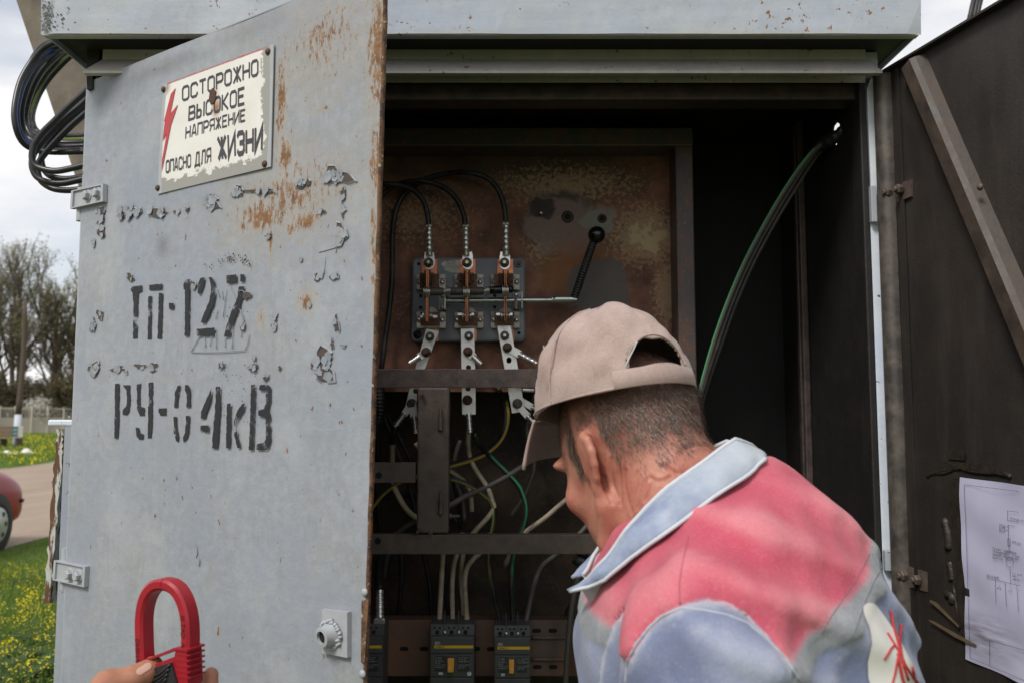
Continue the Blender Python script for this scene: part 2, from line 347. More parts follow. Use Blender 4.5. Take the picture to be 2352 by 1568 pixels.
c = g.mix(g.ramp(n, [(.40, 0.), (.66, 1.)]), (.020, .015, .012), (.062, .036, .020)); c = g.mix(g.ramp(n2, [(.56, 0.), (.74, .6)]), c, (.10, .062, .035)); c = g.mix(g.ramp(n3, [(0., .35), (.018, 0.)]), c, (.15, .10, .055))
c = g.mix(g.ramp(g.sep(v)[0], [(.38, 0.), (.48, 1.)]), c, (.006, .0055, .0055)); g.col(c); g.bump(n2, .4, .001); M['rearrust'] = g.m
mb = MB(); mb.box((XL, YB, ZB), (xi+.01, YB+.004, zf0+.01)); mb.build('back_wall', M['rearrust'], cab)
mb = MB(); mb.box((XL-.004, YB+.006, ZB), (xi+.012, YB+.009, zf0+.01)); mb.build('wall_cladding', M['shell'], cab)
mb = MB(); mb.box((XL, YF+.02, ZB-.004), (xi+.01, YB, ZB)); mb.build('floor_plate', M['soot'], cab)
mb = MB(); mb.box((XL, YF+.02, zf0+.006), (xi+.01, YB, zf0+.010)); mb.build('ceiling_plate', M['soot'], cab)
# ribs on the dark right wall
for (pa, pb) in ((1842, 1850), (1853, 1858)):
    Yc = xi*FPX/((pa+pb)/2-CX); mb = MB(); w = PX((pb-pa)/2, Yc); mb.bbox((xi-.010, Yc-w*2.2, ZB), (xi+.005, Yc+w*2.2, zf0), .003); mb.build('wall_rib', M['beam'], cab)
# concrete base under it
g = G('old_concrete', .85); n = g.noise(g.co(), 9, 6); n2 = g.noise(g.co(), 120, 4); g.col(g.mix(n, (.19, .18, .165), (.31, .295, .27))); g.bump(g.math('ADD', n, n2), .4, .003); M['conc'] = g.m
mb = MB(); mb.bbox((XL-.03, YF+.05, -.1), (XR+.03, YB+.05, ZB-.004), .012); mb.build('concrete_base', M['conc'], cab)
# header: rain flange, lintels
za, zb_, zc = at(1500, 104, 1.595).z, at(1500, 137, 1.595).z, at(1500, 163, 1.548).z
x0, x1 = at(236, 120, 1.595).x, at(1988, 120, 1.595).x
mb = MB(); mb.add([(x0, 1.595, za), (x1, 1.595, za), (x1, 1.595, zb_), (x0, 1.595, zb_), (x0-.012, 1.548, zc), (x1+.010, 1.548, zc), (x0-.012, 1.549, zc-.004), (x1+.010, 1.549, zc-.004), (x0-.012, 1.562, zc-.004), (x1+.010, 1.562, zc-.004)],
       [(0, 3, 2, 1), (3, 4, 5, 2), (4, 6, 7, 5), (6, 8, 9, 7)])
mb.add([(x0, 1.6, za), (x1, 1.6, za), (x1, 1.6, zc-.002), (x0, 1.6, zc-.002)], [(0, 1, 2, 3)])
mb.build('rain_flange', M['flange'], cab)
mb = MB(); mb.box((XL, 1.602, za-.004), (XR, 1.66, zf0+.012)); mb.build('top_beam', M['soot'], cab)
z0, z1, z2 = at(1400, 167, 1.64).z, at(1400, 192, 1.64).z, at(1400, 231, 1.64).z
mb = MB(); mb.bbox((XL, 1.655, z1), (XR, 1.70, z0+.02), .002); mb.build('lintel', M['soot'], cab)
mb = MB(); mb.bbox((XL, 1.636, z2), (xi+.004, 1.690, z1), .004); mb.build('lintel', M['beam'], cab)
# posts
mb = MB(); mb.bbox((XL, YF, ZB), (XL+.035, YF+.045, z1), .003); mb.build('frame_post', M['soot'], cab)
mb = MB(); mb.bbox((xi, YF-.002, ZB), (at(1992, 300, YF).x, YF+.045, z0+.012), .003); mb.build('frame_post', M['soot'], cab)
pts = [at(1991, 205, YF), at(2000, 420, YF), at(1999, 520, YF), at(2017, 1264, YF), at(2024, 1560, YF), at(2062, 1568, YF), at(2012, 180, YF), at(2000, 180, YF)]
mb = MB(); mb.prism([p-Vector((0, .001, 0)) for p in pts], (0, .004, 0)); mb.prism([(HXR, YF-.001, ZB), (HXR, YF-.001, z0), (HXR+.0015, YF-.001, z0), (HXR+.0015, YF-.001, ZB)], (0, .05, 0))
mb.prism([p+Vector((0, .001, 0)) for p in (at(2017, 1264, YF), at(2060, 1264, YF), at(2060, 2300, YF), at(2017, 2300, YF))], (0, .002, 0))
mb.build('post_strip', M['white'], cab)
# top-left gusset between roof and post
mb = MB(); q = [at(199, 84, 1.600), at(226, 84, 1.600), at(228, 135, 1.600), at(213, 160, 1.600), at(213, 205, 1.600), at(199, 205, 1.600)]; mb.prism(q, (0, .012, 0)); mb.build('gusset', M['soot'], cab)
mb = MB(); mb.bbox((HXR-.028, 1.6, at(2000, 172, 1.6).z), (HXR, 1.62, zf0+.01), .002); mb.build('gusset', M['shell'], cab)
# open side hatch with flaking paint, seen on its edge
g = G('flaking_paint', .7); v = g.co(); n = g.noise(g.map(v, (40, 40, 9)), 1, 6, .65); n2 = g.noise(v, 60, 5, .7); g.col(g.mix(g.ramp(n, [(.47, 0.), (.50, 1.)]), g.mix(n2, (.05, .025, .018), (.20, .085, .03)), g.mix(g.ramp(n2, [(.5, 0.), (.7, 1.)]), (.50, .53, .50), (.40, .30, .18)))); g.bump(n, .6, .002); M['flake'] = g.m
hat = MB(); e0 = at(131, 985, 1.70); e1 = at(149, 985, 1.70); zb0 = at(140, 1385, 1.70).z
nz = 26; vs = []
for i in range(nz+1):
    z = e0.z+(zb0-e0.z)*i/nz; j = random.uniform(-.0025, .0025)
    vs += [(e0.x+j-.014*(i/nz)*.8, 1.70, z), (e1.x+random.uniform(-.002, .002)-.018*(i/nz)*.8, 1.70, z)]
hat.add(vs, [(2*i, 2*i+1, 2*i+3, 2*i+2) for i in range(nz)]); b = len(hat.v)
hat.add([(x-.008, y+.36, z) for x, y, z in vs], [(2*i, 2*i+2, 2*i+3, 2*i+1) for i in range(nz)])
for i in range(nz):
    a = 2*i; c_ = b+2*i; hat.f += [[a, a+2, c_+2, c_], [a+1, c_+1, c_+3, a+3]]
hatch = hat.build('side_hatch', M['flake'], cab)
mb = MB(); mb.box((XL-.034, YF+.05, zb0-.02), (XL-.003, YF+.06, e0.z+.02)); mb.build('gap_shade', M['soot'], hatch)  # dark sheet standing in for the shade in the gap
mb = MB(); mb.box((at(151, 1000, 1.66).x, 1.655, zb0-.3), (XL-.003, 1.665, e0.z+.006)); mb.build('frame_strip', M['shell'], hatch)
p = at(122, 963, 1.68); q = at(160, 977, 1.68); mb = MB(); mb.bbox((p.x, 1.66, q.z), (XL-.002, 1.72, p.z), .003); mb.build('bracket', M['white'], hatch)
mb = MB()
for k in range(4): mb.tube([at(143, 1000+k*15, 1.70), at(147, 1007+k*15, 1.694), at(144, 1014+k*15, 1.70)], .0016, 6, 3)
mb.build('chain', M['rustbolt'], hatch, True)

# ================================================================ left door, swung out
RA = at(876, 60, 1)                       # free edge
TH = math.radians(35.2); LD = 0.716
dd = Vector((math.cos(TH), -math.sin(TH), 0)); dn = Vector((-math.sin(TH), -math.cos(TH), 0))   # along the door, and out of its face
H0 = Vector((HX, YF-.004, 0))
def dp(px, py, off=0.): return onplane(px, py, H0, dn) + dn*off
def duv(p): d = p-H0; return (d.dot(dd), d.z)
LD = duv(dp(877, 100))[0]; LDB = duv(dp(836, 1500))[0]; zq0, zq1 = dp(877, 100).z, dp(836, 1500).z
def lw(z): return LD + (LDB-LD)*(zq0-z)/(zq0-zq1)
ZD0 = .46
def U(c): return duv(dp(*c))
rb = []
for cx, cy, rx, ry, k in ((2320, 300, 170, 900, 1.0), (2310, 1000, 120, 600, .95), (1980, 250, 800, 700, .74), (1780, 1200, 900, 560, .80), (1720, 600, 75, 620, 1.0), (1725, 1250, 45, 500, 1.0), (1740, 960, 110, 260, 1.0), (1600, 1330, 330, 210, 1.0), (1880, 1350, 190, 150, 1.05),
                          (1250, 1250, 300, 60, .5), (1950, 170, 260, 90, .85), (2000, 660, 260, 40, .75), (1660, 1480, 40, 260, .9)):
    a = U(KD1(cx, cy)); b2 = U(KD1(cx+rx, cy)); c2 = U(KD1(cx, cy+ry)); rb.append((a[0], a[1], abs(b2[0]-a[0])*1.1, abs(c2[1]-a[1])*1.1, k))
for cx, cy, rx, ry, k in ((1880, 530, 110, 130, .95), (1600, 640, 70, 150, .8), (2290, 200, 60, 800, .9), (1800, 90, 260, 130, .8)):
    a = U(KD2(cx, cy)); b2 = U(KD2(cx+rx, cy)); c2 = U(KD2(cx, cy+ry)); rb.append((a[0], a[1], abs(b2[0]-a[0])*1.1, abs(c2[1]-a[1])*1.1, k))
a = U(KD3(1335, 1250)); rb.append((a[0], a[1], .006, .018, 1.35))
gr = []
for cx, cy, rx, ry, k in ((700, 560, 260, 160, .5), (1000, 420, 320, 70, .6), (995, 1500, 60, 110, .6), (1500, 200, 300, 80, .35)):
    a = U(KD1(cx, cy)); b2 = U(KD1(cx+rx, cy)); c2 = U(KD1(cx, cy+ry)); gr.append((a[0], a[1], abs(b2[0]-a[0]), abs(c2[1]-a[1]), k))
M['door'] = paint('door_paint', 'UV', (.33, .342, .348), rb, speck=.06, dirt=.55, blue=.8, grime=gr, bump=.5)
nx, nz = 44, 80; vs = []; uv = []
for j in range(nz+1):
    z = ZD0+(ZT-ZD0)*j/nz
    for i in range(nx+1):
        s = lw(z)*i/nx; o = .0016*math.sin(s*14+z*5)*math.sin(z*7)*min(1, 4*i/nx)*min(1, 4*(nx-i)/nx)
        if i == nx: s += .0004*math.sin(z*90)+.0004*math.sin(z*231)
        p = H0+dd*s+dn*o; vs.append((p.x, p.y, z)); uv.append((s, z))
fs = [(j*(nx+1)+i, j*(nx+1)+i+1, (j+1)*(nx+1)+i+1, (j+1)*(nx+1)+i) for j in range(nz) for i in range(nx)]
door = mesh_obj('door', vs, fs, M['door'], cab, True, uv); door['label'] = 'light grey front door swung outward, stencilled and peeling'
# folded edges and the sheet behind
g = G('rusty_fold', .75); v = g.co(); n = g.noise(v, 45, 7, .7); n2 = g.noise(v, 160, 5, .7); c = g.mix(g.ramp(n, [(.42, 0.), (.56, 1.)]), (.055, .028, .016), (.17, .085, .038)); c = g.mix(g.ramp(n2, [(.60, 0.), (.66, 1.)]), c, (.42, .42, .39)); g.col(c); g.bump(n2, .6, .0015); M['fold'] = g.m
mb = MB(); vs = []
for j in range(nz+1):
    z = ZD0+(ZT-ZD0)*j/nz; s = lw(z)+.0004*math.sin(z*90)+.0004*math.sin(z*231)
    for ds, do in ((0, 0), (.002, -.0010), (.0028, -.003), (.0026, -.007), (0, -.008)):
        p = H0+dd*(s+ds)+dn*do; vs.append((p.x, p.y, z))
mb.add(vs, [(j*5+i, j*5+i+1, j*5+i+6, j*5+i+5) for j in range(nz) for i in range(4)]); mb.build('folded_edge', M['fold'], door, True)
def dslab(s0, s1, z0, z1, o0, o1, taper=True):
    P = lambda s, z, o: (H0+dd*s+dn*o)+Vector((0, 0, z))
    return [P(s0, z0, o0), P(s1, z0, o0), P(s1, z0, o1), P(s0, z0, o1), P(s0, z1, o0), P(s1, z1, o0), P(s1, z1, o1), P(s0, z1, o1)], [(0,3,2,1),(4,5,6,7),(0,1,5,4),(1,2,6,5),(2,3,7,6),(3,0,4,7)]
mb = MB(); mb.add(*dslab(.001, LDB-.002, ZD0, ZT-.002, -.004, -.002)); mb.build('inner_sheet', M['darkdoor'], door)
mb = MB(); mb.add(*dslab(0, LD, ZT-.0015, ZT+.0005, -.024, -.0003)); mb.build('folded_edge', M['door'], door)
mb = MB(); mb.add(*dslab(-.004, .0005, ZD0, ZT, -.022, -.0004)); mb.build('folded_edge', M['shell'], door)
# hinges
def quad_plate(mb, q, kf, t, rim=None):
    P = [dp(*kf(*c), .0006) for c in q]; mb.prism(P, dn*t)
    if rim:
        ctr = sum(P, Vector())/4
        for i in range(4):
            a, b = P[i], P[(i+1) % 4]; ai, bi = a.lerp(ctr, .13), b.lerp(ctr, .13)
            mb.prism([a+dn*t, b+dn*t, bi+dn*t, ai+dn*t], dn*rim)
for kf, q, bolts, kn in ((KD1, ((465, 1175), (660, 1132), (658, 1240), (458, 1285)), ((560, 1205), (622, 1190)), (488, 1150, 1352)),
                         (KD3, ((360, 812), (552, 850), (545, 975), (352, 932)), ((455, 898), (508, 908)), (392, 742, 995))):
    mb = MB(); quad_plate(mb, q, kf, .005, .0035); mb.build('hinge_plate', M['boltgrey'], door)
    for c in bolts:
        mb = MB(); mb.hexbolt(dp(*kf(*c), .005), dn, .0085, .011, 1.3, 0, .3); mb.build('bolt', M['boltgrey'], door)
    mb = MB(); a = dp(*kf(kn[0], kn[1]), -.004); b = dp(*kf(kn[0]-6, kn[2]), -.004); b.x, b.y = a.x, a.y; mb.cyl(a, b, .0075, n=14); mb.build('hinge_pin', M['boltgrey'], door, auto=True)
# lock plate with a sawn-off pipe
mb = MB(); quad_plate(mb, ((1998, 1110), (2152, 1128), (2152, 1405), (1998, 1375)), KD3, .007); mb.build('lock_plate', M['boltgrey'], door)
c = dp(*KD3(2052, 1262), .007); pd = (dn*1.0+Vector((-.1, 0, -.1))).normalized()
mb = MB(); mb.lathe(c, pd, [(.0185, 0), (.0165, .003), (.0135, .009), (.0128, .017), (.0085, .0175), (.008, .004)], 24); mb.build('lock_pipe', M['boltgrey'], door, auto=True)
mb = MB(); mb.lathe(c+pd*.0130, pd, [(.0084, 0), (.008, .0005)], 18); mb.build('socket_hole', M['hole'], door)
mb = MB()
for i in range(26):
    a = 2*math.pi*i/26; x, y, _ = frame_of(pd); r = .0185+random.uniform(-.001, .002); mb.lathe(c+x*(r*math.cos(a))+y*(r*math.sin(a)), pd+x*random.uniform(-.8, .8), [(.0034, 0), (.0028, .003), (.001, random.uniform(.004, .008))], 6, random.random())
mb.build('weld_bead', M['boltgrey'], door, True)
for c in ((2238, 1010), (2225, 1510)):
    mb = MB(); mb.lathe(dp(*KD3(*c), .0005), dn, [(.0055, 0), (.005, .002), (.003, .0035)], 14); mb.build('screw', M['boltgrey'], door, True)
mb = MB(); mb.prism([dp(*KD3(*c), .0008) for c in ((2222, 1060), (2262, 1055), (2262, 1100), (2240, 1440), (2218, 1440))], dn*.0015); mb.build('latch_strip', M['fold'], door)

# stencilled letters (traced strokes laid on the door)
g = G('stencil_black', .6, 0, .3); v = g.co(); n = g.noise(v, 70, 6, .7); n2 = g.noise(v, 20, 3); g.col((.022, .023, .026))
tr = g.t.nodes.new('ShaderNodeBsdfTransparent'); mxs = g.t.nodes.new('ShaderNodeMixShader')
g.lk(mxs.inputs[0], g.ramp(g.math('ADD', n, g.math('MULTIPLY', n2, .55)), [(.84, 1.), (.92, .25), (1.0, .0)])); g.t.links.new(g.b.outputs[0], mxs.inputs[1]); g.t.links.new(tr.outputs[0], mxs.inputs[2])
g.t.links.new(mxs.outputs[0], g.o.inputs[0])
# factor 1 = transparent, so invert the ramp ends
rmp = [x for x in g.t.nodes if x.type == 'VALTORGB'][0].color_ramp.elements
for e, c in zip(rmp, (0., .55, 1.)): e.color = (c, c, c, 1)
M['stencil'] = g.m
STROKES = {
 'T': [[(818,450),(878,443),(878,480),(855,490),(850,765),(822,768),(826,560),(820,490),(806,470)]],
 'P': [[(922,440),(1002,432),(1002,468),(922,472)],[(916,510),(938,508),(934,772),(912,772)],[(980,490),(1004,490),(998,768),(972,768)]],
 '-': [[(1042,550),(1072,552),(1070,590),(1044,588)]],
 '1': [[(1130,440),(1150,405),(1170,405),(1168,500),(1164,752),(1138,752),(1142,470),(1132,468)]],
 '2': [[(1218,490),(1222,430),(1235,398),(1262,394),(1255,440),(1240,480),(1232,498)],[(1285,392),(1305,394),(1325,430),(1327,480),(1318,550),(1290,620),(1262,672),(1238,672),(1255,620),(1285,550),(1300,480),(1298,440)],[(1212,708),(1322,700),(1320,748),(1214,752)]],
 '7': [[(1392,382),(1456,376),(1456,426),(1395,430)],[(1478,376),(1504,376),(1504,420),(1480,420)],[(1470,450),(1505,450),(1480,560),(1440,660),(1412,755),(1380,757),(1395,690),(1425,600),(1460,520)]],
 'R': [[(712,1042),(738,1040),(735,1270),(728,1375),(708,1375),(710,1240)],[(760,1050),(805,1050),(806,1170),(800,1210),(785,1232),(758,1230),(760,1200),(780,1180),(785,1140),(782,1080)]],
 'U': [[(845,1045),(872,1042),(868,1180),(895,1190),(895,1238),(865,1238),(848,1200)],[(918,1035),(946,1032),(944,1280),(936,1372),(912,1375),(915,1200)],[(838,1308),(860,1312),(868,1345),(888,1350),(885,1382),(860,1382),(842,1360)]],
 '_': [[(980,1192),(1028,1190),(1028,1236),(990,1236),(978,1210)]],
 '0': [[(1075,1170),(1080,1090),(1095,1055),(1112,1050),(1108,1090),(1100,1130),(1096,1186),(1075,1188)],[(1140,1050),(1160,1048),(1172,1080),(1174,1186),(1150,1186),(1152,1110),(1140,1080)],[(1070,1243),(1092,1243),(1095,1320),(1105,1370),(1102,1398),(1085,1390),(1072,1340)],[(1146,1238),(1170,1236),(1168,1330),(1155,1375),(1132,1400),(1128,1370),(1142,1340),(1146,1290)]],
 '4': [[(1303,1065),(1300,1140),(1280,1200),(1262,1255),(1236,1255),(1238,1215),(1270,1140)],[(1330,1060),(1358,1056),(1355,1190),(1350,1290),(1340,1438),(1306,1436),(1315,1290),(1325,1200)],[(1238,1296),(1288,1296),(1286,1340),(1234,1332)]],
 'k': [[(1398,1165),(1420,1160),(1416,1435),(1392,1436)],[(1490,1165),(1508,1160),(1500,1200),(1468,1250),(1445,1310),(1440,1270),(1465,1200)],[(1440,1312),(1455,1305),(1465,1370),(1482,1430),(1462,1436),(1445,1370)]],
 'V': [[(1546,1050),(1572,1045),(1565,1240),(1558,1446),(1532,1446),(1540,1240)],[(1594,1080),(1600,1048),(1645,1046),(1665,1060),(1665,1150),(1650,1200),(1664,1240),(1666,1380),(1655,1430),(1640,1446),(1580,1446),(1582,1410),(1625,1400),(1636,1380),(1636,1250),(1590,1235),(1590,1205),(1625,1195),(1636,1160),(1636,1085)]]}
for k, polys in STROKES.items():
    mb = MB()
    for p in polys:
        q = []
        for i in range(len(p)):                       # slightly ragged sprayed outline
            a, b = p[i], p[(i+1) % len(p)]; L_ = math.hypot(b[0]-a[0], b[1]-a[1]); m = max(1, int(L_/14))
            for j in range(m):
                t = j/m; w = 0 if j == 0 else random.uniform(-2.2, 2.2)
                q.append(dp(*KD2(a[0]+(b[0]-a[0])*t+w, a[1]+(b[1]-a[1])*t+w*.4), .0024))
        mb.add(*flat_poly(q))
    mb.build('stencil_letter', M['stencil'], door)

# paint blisters and flakes
g = G('bare_undercoat', .8); n = g.noise(g.co(), 150, 5, .7); g.col(g.mix(n, (.035, .026, .022), (.11, .085, .07))); g.bump(n, .5, .001); M['under'] = g.m
M['flakepaint'] = paint('flake_paint', 'Object', (.30, .31, .31), [], speck=0, dirt=.6)
def peel(cx, cy, rx, ry, kf, dens=.45, lift=.0024):
    rnd = random.Random(int(cx*31+cy*17)); c = dp(*kf(cx, cy)); ex = (dp(*kf(cx+rx, cy))-c); ez = (dp(*kf(cx, cy+ry))-c)
    na = 15; ph = [rnd.uniform(0, 6.28) for _ in range(3)]
    def rad(a): return .78+.22*math.sin(2*a+ph[0])+.16*math.sin(3*a+ph[1])+.14*math.sin(5*a+ph[2])
    ring = [c+dn*.0022+ex*(rad(2*math.pi*i/na)*math.cos(2*math.pi*i/na))+ez*(rad(2*math.pi*i/na)*math.sin(2*math.pi*i/na)) for i in range(na)]
    mb = MB(); mb.add(*flat_poly(ring)); mb.build('bare_patch', M['under'], door)
    # curled flakes standing off the patch: small bent plates
    area = max(ex.length, .004)*max(ez.length, .004); k = max(3, min(24, int(area/2.4e-5))); mb = MB()
    for _ in range(k):
        if rnd.random() > dens+.15: continue
        a = rnd.uniform(0, 6.28); q = rnd.random()**.5*.86; o = c+ex*(rad(a)*q*math.cos(a))+ez*(rad(a)*q*math.sin(a))
        s_ = rnd.uniform(.0035, .0085)*min(1.3, .5+(ex.length+ez.length)*22); t = rnd.uniform(0, 6.28)
        u_ = dd*math.cos(t)+Vector((0, 0, 1))*math.sin(t); w_ = u_.cross(dn)
        lf = rnd.uniform(.25, 1)*lift*min(1, (ex.length+ez.length)*28)
        L_ = [o+dn*.0026+u_*(-s_)+w_*(s_*rnd.uniform(.5, .9)), o+dn*.0026+u_*(-s_*rnd.uniform(.7, 1))-w_*(s_*rnd.uniform(.5, .9)),
              o+dn*(.0026+lf*.45)-w_*(s_*rnd.uniform(.6, 1)), o+dn*(.0026+lf*.3)+w_*(s_*rnd.uniform(.6, 1)),
              o+dn*(.0026+lf)+u_*(s_*.7)-w_*(s_*rnd.uniform(.3, .8)), o+dn*(.0026+lf*1.15)+u_*(s_*.8)+w_*(s_*rnd.uniform(.2, .7))]
        mb.add(L_, [(0, 1, 2, 3), (3, 2, 4, 5)])
    # raised rim of paint round the patch
    for i in range(na):
        if rnd.random() < .45:
            a, b = ring[i], ring[(i+1) % na]; ai, bi = c.lerp(a, 1.16), c.lerp(b, 1.16); h = rnd.uniform(.0006, .002)
            mb.add([ai-dn*.0005, bi-dn*.0005, b+dn*h, a+dn*h*rnd.uniform(.5, 1)], [(0, 1, 2, 3)])
    if mb.v: mb.build('paint_flake', M['flakepaint'], door)
for a in ((620,1320,40,48),(625,1420,22,55),(782,1302,68,38),(850,1297,36,22),(975,1305,72,30),(1155,1285,12,22),(1302,1235,70,42),(1462,1178,48,36),(1600,1172,100,16),(1862,1125,52,34),(2068,1078,100,62),(2108,1190,16,58),(2104,1290,7,66),(2097,1428,44,58),(1976,1293,24,18),(1085,1300,30,8),(580,1490,9,28)):
    peel(*a, KD1)
for a in ((575,690,16,48),(617,622,20,44),(576,945,36,48),(728,950,42,22),(780,973,13,14),(866,936,38,22),(945,942,38,32),(1360,930,17,28),(1561,882,10,26),(1556,942,33,26),(1636,1003,16,30),(1720,947,10,18),(805,395,28,28),(1510,503,34,38),(1692,640,12,40),(1684,690,16,22),(1952,390,26,26),(2055,388,32,26),(2068,680,20,62),(2042,800,12,36),(1985,930,92,108),(1490,690,18,24),(1652,140,22,14),(1190,440,16,34),(1850,283,9,9),(1902,563,10,10),(2105,808,18,5)):
    peel(*a, KD2)
# tiny black specks left of an older stencil
mb = MB()
for i in range(60):
    t = random.random(); x = 1262+t*280; y = 345-70*math.sin(t*2.6)+random.gauss(0, 14); r = random.uniform(2, 7)
    p = dp(*KD2(x, y), .0024); q = PX(r*.375, 1.4); mb.lathe(p, dn, [(q, 0), (q*.7, .0004)], 7, random.random())
for i in range(70):
    x = random.choice((1600, 1330, 1400, 1500))+random.gauss(0, 18); y = random.choice((620, 1020, 985, 1090, 1240))+random.gauss(0, 45); r = random.uniform(1.5, 5)
    p = dp(*KD2(x, y), .0024); q = PX(r*.375, 1.4); mb.lathe(p, dn, [(q, 0), (q*.7, .0004)], 7, random.random())
mb.build('paint_specks', M['stencil'], door)['kind'] = 'stuff'
# hairline cracks in the paint (thin raised curls)
mb = MB()
for pts in (((1190,710),(1205,735),(1212,765),(1206,798)),((1214,795),(1225,815),(1222,850)),((1077,280),(1087,300),(1085,322))):
    mb.tube([dp(*KD3(*c), .0012) for c in pts], .0009, 6, 4)
for pts in (((1175,850),(1330,848),(1500,838)),((1505,838),(1525,780),(1530,740)),((1175,848),(1215,770),(1235,750)),((1255,750),(1262,820)),((1300,745),(1290,815)),((1325,735),(1328,830)),((1380,760),(1383,820)),((1430,715),(1425,830)),((1480,712),(1482,760)),((1330,460),(1350,520)),((1360,470),(1372,530)),((1405,430),(1440,510),(1500,660)),((1390,470),(1370,640)),((1335,590),(1325,650)),((2060,245),(2065,215),(2090,190)),((1955,240),(2060,210)),((1990,370),(1995,270))):
    mb.tube([dp(*KD2(*c), .0010) for c in pts], .0006, 6, 3)
mb.build('paint_crack', M['flakepaint'], door, True)['kind'] = 'stuff'

# ================================================================ warning sign
SIGN = ((378, 196), (632, 103), (625, 384), (365, 447))     # TL TR BR BL
def sq_(u, v):
    a, b, c, d = SIGN; t = (a[0]+(b[0]-a[0])*u, a[1]+(b[1]-a[1])*u); w = (d[0]+(c[0]-d[0])*u, d[1]+(c[1]-d[1])*u); return (t[0]+(w[0]-t[0])*v, t[1]+(w[1]-t[1])*v)
sc0 = dp(*sq_(.5, 1), .002); sign = thing('warning_sign', 'white enamel high voltage warning plate with red lightning bolt, riveted to the grey door', 'sign', sc0)
g = G('enamel', .28, 0, .5); v = g.co('UV'); u_ = g.sep(v); n = g.noise(v, 9, 7, .7); n2 = g.noise(v, 3, 4)
ex = g.math('MINIMUM', g.math('MULTIPLY', u_[0], 5.), g.math('SUBTRACT', 1., u_[0])); ey = g.math('MINIMUM', g.math('SUBTRACT', 1.0, u_[1]), g.math('MULTIPLY', u_[1], 7.))
e = g.math('MINIMUM', g.math('MULTIPLY', ex, 1.15), ey)
chip = g.ramp(g.math('SUBTRACT', g.math('MULTIPLY', n, .36), e), [(.075, 0.), (.088, 1.)])
c = g.mix(g.ramp(n2, [(.4, 0.), (.7, .5)]), (.74, .72, .67), (.62, .57, .48))
redge = g.ramp(g.math('MINIMUM', u_[1], g.math('SUBTRACT', 1., u_[0])), [(.014, 1.), (.019, 0.)]); 
rs = g.math('MULTIPLY', g.blob(v, (.5, .30), (.035, .26)), .9); c = g.mix(g.math('MULTIPLY', rs, n), c, (.45, .28, .12))
for cc in ((.02, .04), (.97, .06), (.97, .93), (.03, .95), (.5, .38)): c = g.mix(g.math('MULTIPLY', g.blob(v, cc, (.06, .09)), 1.3, True), c, (.30, .15, .06))
c = g.mix(chip, c, (.30, .295, .27)); c = g.mix(g.math('MULTIPLY', redge, g.ramp(n, [(.38, 1.), (.55, .3)])), c, (.42, .03, .035)); g.col(c); g.set('Roughness', g.mix(chip, .25, .7)); g.bump(g.math('MULTIPLY', chip, -1.), .5, .001); M['enamel'] = g.m
vs = []; uv = []; fs = []; n = 16
for j in range(n+1):
    for i in range(n+1):
        o = .003+.0005*math.sin(i/n*3.14)*math.sin(j/n*3.14)-.0003*(abs(i/n-.5)*2)**6
        vs.append(dp(*sq_(i/n, j/n), o)); uv.append((i/n, j/n))
fs = [(j*(n+1)+i, (j+1)*(n+1)+i, (j+1)*(n+1)+i+1, j*(n+1)+i+1) for j in range(n) for i in range(n)]
plate = mesh_obj('plate', vs, fs, M['enamel'], sign, True, uv)
mb = MB(); P = [dp(*sq_(*c), .0028) for c in ((0, 0), (1, 0), (1, 1), (0, 1))]; mb.prism(P, -dn*.0016); mb.build('backing', M['boltgrey'], sign)
def ribbon(mb, P, w, mapf, off):
    """stroke of width w (glyph units) through P, mitred; mapf places (x, y)"""
    m = len(P); closed = P[0] == P[-1]
    if closed: P = P[:-1]; m -= 1
    l, r = [], []
    for i in range(m):
        p = Vector(P[i]).to_2d() if len(P[i]) > 2 else Vector(P[i])
        a = Vector(P[(i-1) % m]) if (closed or i > 0) else None; b = Vector(P[(i+1) % m]) if (closed or i < m-1) else None
        d1 = (p-a).normalized() if a is not None else None; d2 = (b-p).normalized() if b is not None else None
        if d1 is None: d1 = d2
        if d2 is None: d2 = d1
        t = (d1+d2).normalized() if (d1+d2).length > 1e-6 else d1; nrm = Vector((-t.y, t.x)); k = max(.35, Vector((-d1.y, d1.x)).dot(nrm)); h = w/2/k
        l.append(p+nrm*h); r.append(p-nrm*h)
    V_ = [mapf(q.x, q.y, off) for q in l]+[mapf(q.x, q.y, off) for q in r]
    mb.add(V_, [(i, (i+1) % m, m+(i+1) % m, m+i) for i in range(m if closed else m-1)])
O_ = [(0,.15),(0,.85),(.2,1),(.8,1),(1,.85),(1,.15),(.8,0),(.2,0),(0,.15)]
